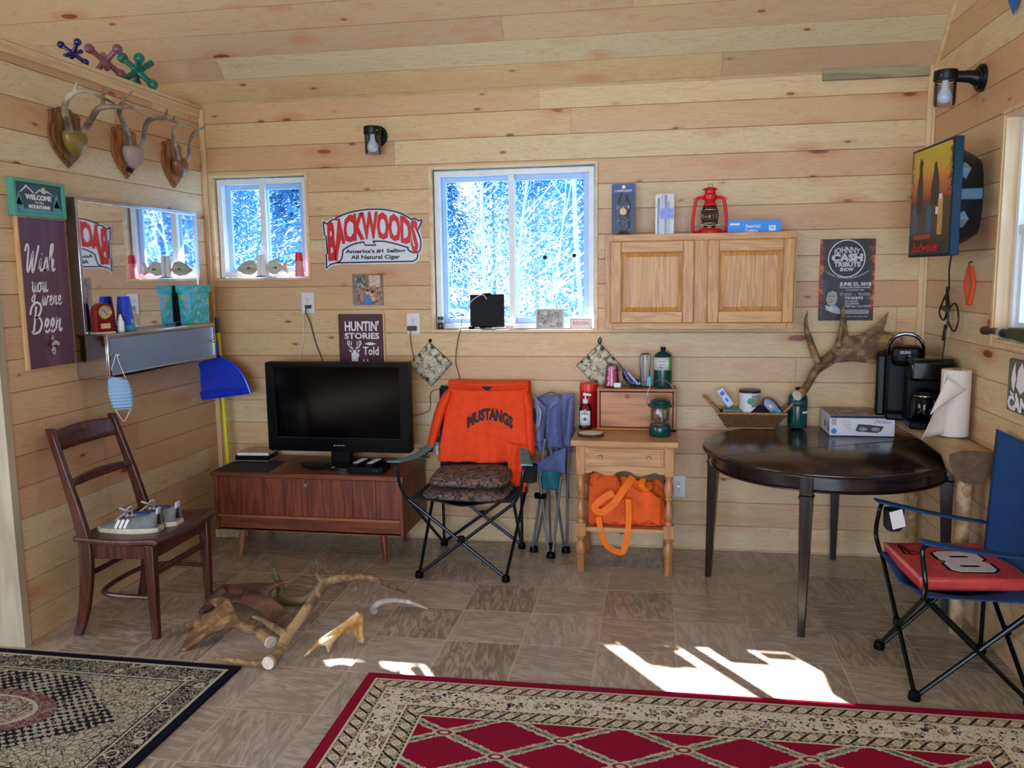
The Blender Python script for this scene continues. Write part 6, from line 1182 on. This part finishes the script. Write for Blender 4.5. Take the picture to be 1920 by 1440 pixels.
kid(t,'fine_print',m,M('grey_ink','#77757d',.5)); text('lettering','hornillas',.008,M('grey_ink','#77757d',.5),t,(.085,-.1232,.078),.0005,.0002,.045,rot=Matrix.Rotation(PI,3,'Y')); text('lettering','Unidad de dos',.008,M('grey_ink','#77757d',.5),t,(.090,-.1232,.070),.0005,.0002,.078,rot=Matrix.Rotation(PI,3,'Y'))
kid(t,'side_print',MB().prism(circ(.016,20,(-.01,.045),1.2),-.0008,(-.1502,.0,0),'x').prism(rrect(.010,.05,.002,1,(-.075,.04)),-.0008,(-.1502,0,0),'x').prism(rrect(.012,.03,.002,1,(-.10,.03)),-.0008,(-.1502,0,0),'x'),M('graphite_print','#37353b',.4))
# ---------------------------------------------------------------- moose antler leaning in the corner behind the table things
def prism_path(m,pts,th):
    """closed outline of 3-D points given a thickness across the way it faces the room, as one plate"""
    import mathutils.geometry as mg
    P=[Vector(p) for p in pts]; c=sum(P,Vector())/len(P); nrm=Vector()
    for a,b in zip(P,P[1:]+P[:1]): nrm+=(a-c).cross(b-c)
    nrm.normalize(); ex=(P[0]-c); ex-=nrm*ex.dot(nrm); ex.normalize(); ey=nrm.cross(ex)
    tr=mg.tessellate_polygon([[Vector(((p-c).dot(ex),(p-c).dot(ey),0)) for p in P]]); n=len(P)
    vs=[p-nrm*th/2 for p in P]+[p+nrm*th/2 for p in P]
    return m.add(vs,[tuple(t_) for t_ in tr]+[tuple(n+i for i in reversed(t_)) for t_ in tr]+[(i,(i+1)%n,n+(i+1)%n,n+i) for i in range(n)])
def antler(name,label,mat,plates,tubes,voxel=.0045,stub=None):
    t=thing(name,label,'antler',plates[0][0][0] if False else (tubes or [((0,0,0),)])[0][0][0] if tubes else (0,0,0)); t.location.z=0
    inv=Matrix.Translation(t.location).inverted(); m=MB()
    for pts,th in plates: prism_path(m,[inv@Vector(p) for p in pts],th)
    for pts,rs in tubes: m.tube(spline([inv@Vector(p) for p in pts],4) if len(pts)>2 else [inv@Vector(p) for p in pts],rs,10)
    kid(t,'antler_body',m,mat,remesh=voxel)
    if stub:
        for c,r_,n in stub:
            c=inv@Vector(c); n=Vector(n).normalized(); kid(t,'pale_burr_face',MB().tube([c-n*.006,c+n*.004],r_,16),M('burr_core','#d9ccb6',.7,0,.12,50,.001))
    return t
mp=[(.813,-.12,.987),(.824,-.12,1.042),(.86,-.12,1.096),(.901,-.12,1.141),(.915,-.12,1.185),(.919,-.12,1.257),(.922,-.125,1.336),(.939,-.12,1.257),(.953,-.12,1.176),(1.01,-.115,1.181),(1.075,-.11,1.221),(1.115,-.105,1.265),(1.14,-.105,1.295),(1.133,-.105,1.247),(1.118,-.105,1.203),(1.168,-.10,1.185),(1.215,-.10,1.168),(1.225,-.10,1.026),(1.1,-.105,1.034),(.981,-.115,1.049),(.896,-.12,1.042),(.846,-.12,1.005)]
off=lambda L,d:[(x,y+d,z) for x,y,z in L]
a_=antler('moose_antler','large brown moose antler with broad palm standing behind the black coffee maker',BONEK,[(mp,.014)],[([(.712,-.185,.885),(.738,-.170,.904),(.766,-.155,.946),(.789,-.14,.989),(.826,-.12,1.032),(.88,-.12,1.085)],[.026,.021,.020,.022,.026,.022]),([(.811,-.14,1.040),(.783,-.14,1.105),(.761,-.15,1.161),(.743,-.16,1.215),(.739,-.17,1.269),(.744,-.18,1.312)],[.018,.020,.017,.013,.008,.002]),([(.905,-.12,1.12),(.917,-.12,1.2),(.921,-.12,1.27),(.922,-.125,1.34)],[.020,.015,.010,.002]),([(1.03,-.11,1.16),(1.10,-.105,1.215),(1.142,-.105,1.298)],[.014,.010,.002])],.004,[((.703,-.192,.882),.026,(-.6,-.5,-.3))])
# ---------------------------------------------------------------- log bench with the coffee makers and paper towels
t=thing('log_bench','peeled half-log bench on post legs along the right wall behind the round table','bench',(1.195,-.49,0))
LOGM=wood('peeled_log','#bda27a','#94744f',1,.6,.5,7); LOGE=M('weathered_log_end','#5f4a38',.8,0,.25,40,.002)
def lg(u,v):
    y=-.545+1.0*v; a=2*PI*u; s=1+.05*math.sin(5*v+2)+.03*math.sin(11*v)
    x=.130*math.cos(a)*s; z=.075*math.sin(a); z=z*.32 if z>0 else z*(1.45 if v<.10 else .62)*s
    return (x*(.66+.06*v)+.045+.006*math.sin(4*v),y,.768+z)
kid(t,'log',MB().grid(lg,32,26).add([lg(k/32,0) for k in range(32)],[tuple(range(32))]).add([lg(k/32,1) for k in range(32)],[tuple(reversed(range(32)))]),LOGM,smooth=60)
kid(t,'log_end',MB().add([tuple(Vector(lg(k/32,0))*1.0+Vector((0,-.003,0))) for k in range(32)],[tuple(range(32))]),LOGE,label='grey-brown sawn end')
for x,y in ((.050,-.455),(.095,.36)): kid(t,'post_leg',MB().tube([(x,y,0),(x,y,.725)],[.026,.030],14),LOGM)
BZ=.790
t=thing('pod_coffee_maker','black pod coffee maker with chrome loop handle at the rear of the log bench','coffee maker',(1.190,-.220,BZ),-.22)
kid(t,'body',MB().box((0,.02,.165),(.185,.20,.33)),BLK,bevel=.030,segs=4); kid(t,'water_tank',MB().box((-.098,.01,.16),(.045,.18,.30)),M('smoky_tank','#0b0d0f',.4,0,.1,spec=.2),bevel=.012); kid(t,'brew_head',MB().box((.01,-.06,.305),(.140,.15,.095)),BLK,bevel=.03,segs=4); kid(t,'brew_base',MB().box((0,-.07,.02),(.15,.15,.038)),BLK,bevel=.01)
kid(t,'loop_handle',MB().tube(spline([(-.075,-.135,.315),(-.072,-.15,.365),(-.045,-.155,.402),(0,-.157,.415),(.045,-.155,.402),(.072,-.15,.365),(.075,-.135,.315)],5),.0085,10),M('dark_chrome','#6f757b',.15,1)); kid(t,'badge_panel',MB().box((0,-.1365,.325),(.10,.006,.032)),BLK); text('lettering','KEURIG',.012,M('dim_silver','#9a9ca2',.3),t,(0,-.1405,.320),.0006,.0006,.045)
t=thing('drip_coffee_maker','black drip coffee maker with glass pot on the log bench beside the paper towels','coffee maker',(1.232,-.475,BZ),-.12)
kid(t,'water_housing',MB().box((0,.055,.155),(.180,.075,.31)),BLK,bevel=.010); kid(t,'filter_head',MB().box((0,-.01,.262),(.185,.17,.095)),M('gloss_black_plastic','#07080a',.12,0,.05),bevel=.014); kid(t,'lid',MB().box((0,0,.3125),(.170,.15,.008)),M('gloss_black_plastic','#07080a',.12,0,.05),bevel=.003); kid(t,'warming_base',MB().box((0,-.02,.016),(.180,.19,.032)),BLK,bevel=.008)
q=kid(t,'glass_pot',MB().lathe([(.048,.034),(.058,.044),(.062,.08),(.058,.12),(.047,.148),(.044,.156)],(-.018,-.035,0),28),SMK,smooth=60); kid(q,'pot_lid',MB().lathe([(.046,.156),(.046,.164),(.020,.174)],(-.018,-.035,0),24),BLK); kid(q,'pot_handle',MB().tube(spline([(.010,-.085,.15),(.020,-.125,.145),(.026,-.138,.10),(.018,-.115,.055),(.006,-.092,.05)],5),.011,10),BLK); kid(q,'steel_band',MB().lathe([(.0485,.140),(.0485,.148)],(-.018,-.035,0),28,cap=False),CHR,solid=.001)
g=G('paper_towel_sheet',.9); x,y,z=g.coord(); d_,_=g.vor(g.vec(x,y,z),130); g.b.inputs['Base Color'].default_value=hexc('#dad0c6'); g.bump(d_,.0012); PTW=g.m
t=thing('paper_towel_roll','white paper towel roll with a loose sheet standing on the log bench end','paper towels',(1.262,-.735,BZ+.006))
kid(t,'roll',MB().lathe([(.020,0),(.056,0),(.058,.004),(.058,.281),(.055,.284),(.020,.284)],(0,0,0),40,cap=False),PTW); kid(t,'cardboard_core',MB().lathe([(.020,.283),(.018,.2835),(.018,.002),(.020,.002)],(0,0,0),24,cap=False),M('cardboard','#8a6748',.9))
kid(t,'loose_sheet',MB().grid(lambda u,v:(-.045-.105*u*(1-v)**1.1-.012*math.sin(PI*u)-(0 if v<.98 else 0),-.030-.05*u*(1-v)-.015*math.sin(PI*v)*u,.012-.018*u*(1-v)+(.268)*v),12,16),PTW,solid=.0015)
kid(t,'folded_corner',MB().grid(lambda u,v:(-.056+.075*u*(v)*(1-.0*u)-.06*(1-v),-.062-.012*math.sin(PI*u),.10+.155*v-.05*u*v),10,10),PTW,solid=.0015)
# ---------------------------------------------------------------- antlers on the floor
E_b=[(-1.454,-1.66,.030),(-1.447,-1.64,.040),(-1.448,-1.58,.050),(-1.454,-1.50,.070),(-1.447,-1.42,.088),(-1.441,-1.33,.117),(-1.430,-1.25,.142),(-1.425,-1.18,.169)]
antler('elk_antler','long pale branching elk antler lying across the pile with its round burr forward',BONE,[],[(E_b,[.027,.023,.022,.024,.023,.022,.021,.022]),([(-1.425,-1.18,.165),(-1.387,-1.13,.169),(-1.32,-1.05,.149),(-1.259,-.98,.113),(-1.204,-.91,.056),(-1.143,-.87,.010)],[.020,.018,.016,.014,.010,.004]),([(-1.425,-1.18,.166),(-1.442,-1.20,.201),(-1.450,-1.22,.228)],[.016,.012,.004]),([(-1.40,-1.14,.160),(-1.389,-1.10,.172),(-1.380,-1.06,.180)],[.012,.008,.003]),([(-1.307,-1.05,.146),(-1.336,-1.02,.104),(-1.358,-1.0,.062)],[.012,.008,.003]),
 ([(-1.462,-1.50,.065),(-1.470,-1.54,.097),(-1.494,-1.57,.133),(-1.529,-1.58,.160),(-1.570,-1.58,.172)],[.016,.015,.013,.011,.004]),([(-1.458,-1.66,.024),(-1.499,-1.665,.020),(-1.556,-1.66,.014),(-1.608,-1.65,.016),(-1.655,-1.65,.016),(-1.690,-1.655,.022)],[.016,.014,.013,.012,.010,.005]),([(-1.458,-1.672,.032),(-1.456,-1.660,.032)],[.031,.031])],.0042,[((-1.457,-1.680,.032),.025,(-.05,-1,.1))])
PB=[(-1.885,-1.575,.004),(-1.892,-1.52,.024),(-1.887,-1.47,.058),(-1.902,-1.432,.087),(-1.86,-1.425,.096),(-1.827,-1.415,.106),(-1.822,-1.40,.118),(-1.865,-1.378,.134),(-1.817,-1.359,.153),(-1.779,-1.37,.146),(-1.728,-1.41,.115),(-1.684,-1.45,.086),(-1.607,-1.47,.075),(-1.56,-1.49,.062),(-1.550,-1.50,.045),(-1.608,-1.495,.052),(-1.669,-1.47,.066),(-1.743,-1.47,.062),(-1.795,-1.49,.044),(-1.836,-1.53,.020),(-1.868,-1.572,.004)]
antler('palmated_antler','tan palmated antler arching over the floor at the left of the antler pile',BONEK,[(PB,.016)],[([(-1.70,-1.455,.072),(-1.65,-1.465,.068),(-1.60,-1.480,.062),(-1.555,-1.500,.048),(-1.532,-1.515,.040)],[.018,.021,.022,.024,.028]),([(-1.80,-1.42,.10),(-1.865,-1.45,.06),(-1.885,-1.52,.03),(-1.888,-1.578,.006)],[.012,.014,.010,.003]),([(-1.80,-1.40,.11),(-1.88,-1.43,.075),(-1.945,-1.41,.035),(-1.965,-1.40,.024)],[.014,.016,.020,.024]),([(-1.80,-1.38,.13),(-1.84,-1.372,.142),(-1.866,-1.375,.136)],[.012,.008,.003])],.0042,[((-1.524,-1.520,.038),.025,(.8,-.55,-.15))])
PC=[(-1.968,-1.18,.060),(-1.981,-1.117,.081),(-1.956,-1.086,.093),(-1.878,-1.09,.100),(-1.813,-1.081,.106),(-1.731,-1.081,.109),(-1.665,-1.070,.116),(-1.698,-1.108,.103),(-1.706,-1.135,.093),(-1.678,-1.18,.080),(-1.622,-1.216,.067),(-1.563,-1.261,.050),(-1.515,-1.300,.040),(-1.535,-1.320,.034),(-1.501,-1.36,.020),(-1.526,-1.374,.014),(-1.576,-1.36,.016),(-1.639,-1.306,.030),(-1.704,-1.252,.044),(-1.774,-1.216,.053),(-1.837,-1.198,.056),(-1.90,-1.207,.054)]
antler('palmated_antler','dark reddish-brown palmated antler, broadest of the pile, lying behind the tan one',BONED,[(PC,.018)],[([(-1.93,-1.13,.085),(-1.965,-1.17,.060),(-1.975,-1.21,.035),(-1.985,-1.25,.022)],[.026,.026,.023,.020]),([(-1.72,-1.09,.105),(-1.665,-1.070,.116),(-1.62,-1.055,.124)],[.012,.009,.003]),([(-1.56,-1.27,.045),(-1.52,-1.295,.042),(-1.47,-1.33,.036)],[.011,.008,.003]),([(-1.60,-1.34,.024),(-1.55,-1.36,.016),(-1.51,-1.385,.008)],[.012,.010,.004])],.0045)
antler('mossy_antler','knobbly grey mossy antler with two upright prongs at the back of the pile',BONEG,[],[([(-1.775,-.965,.100),(-1.745,-.98,.092),(-1.735,-.98,.055),(-1.72,-1.0,.026),(-1.677,-1.045,.020),(-1.608,-1.05,.022),(-1.565,-1.02,.036),(-1.541,-1.0,.072),(-1.540,-.98,.126),(-1.543,-.98,.170),(-1.553,-.98,.215)],[.010,.016,.018,.022,.021,.019,.015,.012,.009,.007,.002]),([(-1.740,-.98,.09),(-1.77,-.955,.112),(-1.79,-.94,.135),(-1.815,-.93,.160)],[.014,.011,.008,.003]),([(-1.75,-.97,.095),(-1.765,-.965,.13),(-1.76,-.96,.145)],[.010,.009,.004])],.0038)
PE=[(-1.369,-1.56,.004),(-1.336,-1.50,.046),(-1.292,-1.46,.072),(-1.247,-1.42,.100),(-1.205,-1.40,.131),(-1.182,-1.385,.130),(-1.176,-1.385,.10),(-1.182,-1.39,.05),(-1.169,-1.405,.004),(-1.192,-1.41,.010),(-1.213,-1.42,.054),(-1.246,-1.44,.061),(-1.271,-1.47,.037),(-1.282,-1.515,.004),(-1.293,-1.51,.035),(-1.318,-1.52,.038),(-1.346,-1.55,.016)]
antler('small_palmated_antler','small tan and white palmated antler piece arching right of the elk antler',bone('antler_tan','#8a5a2b','#c29455','#e0cfae'),[(PE,.013)],[([(-1.19,-1.392,.128),(-1.215,-1.41,.10),(-1.26,-1.44,.075),(-1.32,-1.49,.045),(-1.366,-1.555,.008)],[.017,.016,.014,.011,.004]),([(-1.188,-1.39,.11),(-1.185,-1.395,.06),(-1.172,-1.405,.008)],[.014,.011,.004]),([(-1.275,-1.46,.055),(-1.285,-1.51,.010)],[.009,.003])],.0036)
antler('antler_tine','single curved grey antler tine lying rightmost of the antlers',BONEW,[],[([(-1.219,-1.12,.013),(-1.228,-1.12,.038),(-1.191,-1.11,.062),(-1.133,-1.09,.066),(-1.078,-1.06,.048),(-1.004,-1.02,.004)],[.017,.016,.014,.012,.010,.003])],.0034)
# ---------------------------------------------------------------- rugs
def rug_common(g,hw_,hh):
    x,y,z=g.coord(); d=(x.abs()*-1+hw_).min(y.abs()*-1+hh); return x,y,d
def red_rug():
    g=G('red_oriental_rug',.95,0,.1); x,y,d=rug_common(g,1.18,.90)
    n=g.noise(g.vec(x,y,0),210,2); al=x*(y.abs()-.90+1.18-x.abs()).gt(0)+y*(y.abs()-.90+1.18-x.abs()).lt(0)   # coordinate running along each side
    al=x*(hh_:=((x.abs()*-1+1.18)-(y.abs()*-1+.90)).gt(0))+y*(1-hh_)
    # guard bands: rosettes and slanting leaves
    def guard(dc,w_):
        s=(al/.052).fract()-.5; q=(d-dc)/.052; r_=(s*s+q*q).sqrt(); ro=((r_-.24).abs()).lt(.07)+r_.lt(.09); s2=((al/.052+.5).fract()-.5); leaf=((s2*.9+q*.8).abs().lt(.09))*(q.abs().lt(.42)); ed=((q.abs()-.52).abs()).lt(.07)
        return ro.min(1),leaf.min(1),ed
    base=g.mix(0,'#8c1030','#8c1030')
    r1,l1,e1=guard(.074,.06); r2,l2,e2=guard(.246,.06)
    tan=g.mix(n.step(.35,.65),'#8f8570','#b3a88c')
    def gband(r_,l_,e_):
        c=g.mix(r_,tan,'#d6cbae'); c=g.mix(l_,c,'#23261f'); return g.mix(e_*((al*310).sin().gt(.0)),c,'#1f211d')
    v=g.vec(x,y,0); m1,mc=g.vor(v,20,.9); m2,mc2=g.vor(v,46,1); n3=g.noise(v,60,3,.6,1.4); e4,_=g.vor(v,34,1,'DISTANCE_TO_EDGE')
    mb=g.mix(n3.step(.4,.62)*.35,'#ddd6be','#aaa288'); mb=g.mix(((m1-.36).abs().lt(.045))*n3.gt(.46),mb,'#333a33'); mb=g.mix(m1.lt(.20)*mc.gt(.3),mb,'#a9845f'); mb=g.mix(((m1-.27).abs().lt(.03)),mb,'#8d8765'); mb=g.mix(m2.lt(.30)*mc2.gt(.66),mb,'#252b45'); mb=g.mix(m2.lt(.24)*mc2.lt(.10),mb,'#7d2430'); mb=g.mix(m1.lt(.06),mb,'#d8cfb4'); mb=g.mix(e4.lt(.035)*n3.gt(.50),mb,'#3a4436')
    X=(x+.795)/.386; Y=(y-.525)/.232     # lattice of the red field
    a=((X+Y+.5).fract()-.5).abs(); b=((X-Y+.5).fract()-.5).abs(); wob=g.noise(v,70,2)*.05; line=(a.min(b)+wob*2-.05).lt(.085); core=(a.min(b)+wob-.025).lt(.030)
    nx=((X*2).floor()); fx=((X+.5).fract()-.5)*.386; fy=((Y+.5).fract()-.5)*.232; gx=(X.fract()-.5)*.386; gy=(Y.fract()-.5)*.232
    node=((fx*fx+fy*fy*2.6).sqrt()).min((gx*gx+gy*gy*2.6).sqrt())
    f=g.mix(n.step(.3,.7)*.5,'#86102e','#a01a3c'); f=g.mix(line,f,g.mix(n3.step(.45,.55),'#98967c','#cfc5a8')); f=g.mix(core*n3.gt(.5),f,'#3c5245'); f=g.mix(node.lt(.036),f,'#c5b79b'); f=g.mix(node.lt(.026),f,'#7c3a3c'); f=g.mix(node.lt(.014),f,'#ccc1a5')
    c=g.mix(d.gt(.045),g.mix(n.step(.3,.7)*.5,'#841030','#961638'),gband(r1,l1,e1)); c=g.mix(d.gt(.106),c,mb); c=g.mix(d.gt(.212),c,gband(r2,l2,e2)); c=g.mix(d.gt(.280),c,f)
    for q in (.106,.212,.045,.280): c=g.mix((d-q).abs().lt(.004),c,'#cfc6aa')
    g.col(c); g.bump(n*.6+n3*.4,.003); return g.m
def dark_rug():
    g=G('black_cream_rug',.95,0,.1); x,y,d=rug_common(g,.735,.45); v=g.vec(x,y,0); n=g.noise(v,190,2); n3=g.noise(v,38,3,.6,2.2); m1,mc=g.vor(v,13,.7); m2,mc2=g.vor(v,60,1); e,_=g.vor(v,34,1,'DISTANCE_TO_EDGE')
    cream=g.mix(n.step(.35,.65),'#a39f8d','#c6c1ac')
    b=g.mix((n3-.5).abs().lt(.035),'#17161c',cream); b=g.mix((m1-.26).abs().lt(.05),b,cream); b=g.mix(m1.lt(.13)*mc.gt(.4),b,'#8b8672'); b=g.mix((m1-.16).abs().lt(.02),b,'#4b2f38')
    sx_=(x*150).sin(); sy_=(y*190+x*40).sin(); hz=(sx_*sy_+(n3-.5)*3.2-.10+((x*26).sin())*.25)
    fld=g.mix(hz.step(-.15,.15),'#1b1a22',g.mix(n.step(.3,.7),'#8f8c7c','#b5b09c')); fld=g.mix(m2.lt(.2),fld,'#cbc6b3')
    cor=g.mix(n3.step(.42,.58),'#8f8b78','#beb9a2'); cor=g.mix(m2.lt(.24)*mc2.gt(.8),cor,'#6e3540'); cor=g.mix(e.lt(.05)*n3.gt(.46),cor,'#3c3c38'); cor=g.mix(m2.lt(.18),cor,'#2c2c30')
    hexd=(x.abs()/.56+y.abs()/.44).max(y.abs()/.30); f=g.mix((hexd-.93).step(-.02,.02),fld,cor)
    r_=(x*x*.62+y*y*1.9).sqrt()+(n3-.5)*.02; f=g.mix(r_.lt(.205),f,g.mix(n3.step(.4,.6),'#5d2e39','#8f7b72')); f=g.mix(r_.lt(.150),f,cream); f=g.mix(r_.lt(.135),f,g.mix(n3.step(.42,.56),'#6b3a42','#a79f8e')); f=g.mix(r_.lt(.085),f,g.mix(n3.step(.4,.55),'#bdb8a4','#55505a'))
    c=g.mix(d.gt(.036),g.mix(n,'#0c0f1c','#141828'),cream); c=g.mix(d.gt(.048),c,b); c=g.mix(d.gt(.142),c,cream); c=g.mix(d.gt(.150),c,'#2a2830'); c=g.mix(d.gt(.156),c,f)
    g.col(c); g.bump(n*.7+n3*.3,.003); return g.m
t=tag(MB().b2((-1.18,-.90,0),(1.18,.90,.010)).build('area_rug',red_rug(),bevel=.003),'large crimson rug with cream floral border and diamond lattice field','rug'); t.location=(.128,-2.540,.0005); t.rotation_euler=(0,0,.012)
t=tag(MB().b2((-.735,-.45,0),(.735,.45,.009)).build('area_rug',dark_rug(),bevel=.003),'black and cream patterned rug with a dark medallion at the lower left','rug'); t.location=(-2.309,-2.118,.0005); t.rotation_euler=(0,0,-.008)
# ---------------------------------------------------------------- groups of repeats
GR_={'antler_trophy':'antler trophies on the left wall','giant_jack':'giant jacks on the partition','wall_outlet':'wall outlets','potholder':'tractor-print potholders','remote_control':'remote controls on the set-top box','sneaker':'pair of sneakers on the wooden chair','suction_dot':'black dots on the window pane','propane_cylinder':'propane cylinders','wall_lamp':'jar wall lamps','fish_bookend':'fish bookends on the small sill','marker_pen':'markers on the large sill','area_rug':'area rugs'}
for o in sc.objects:
    k=o.name.split('.')[0]
    if o.parent is None and k in GR_: o['group']=GR_[k]
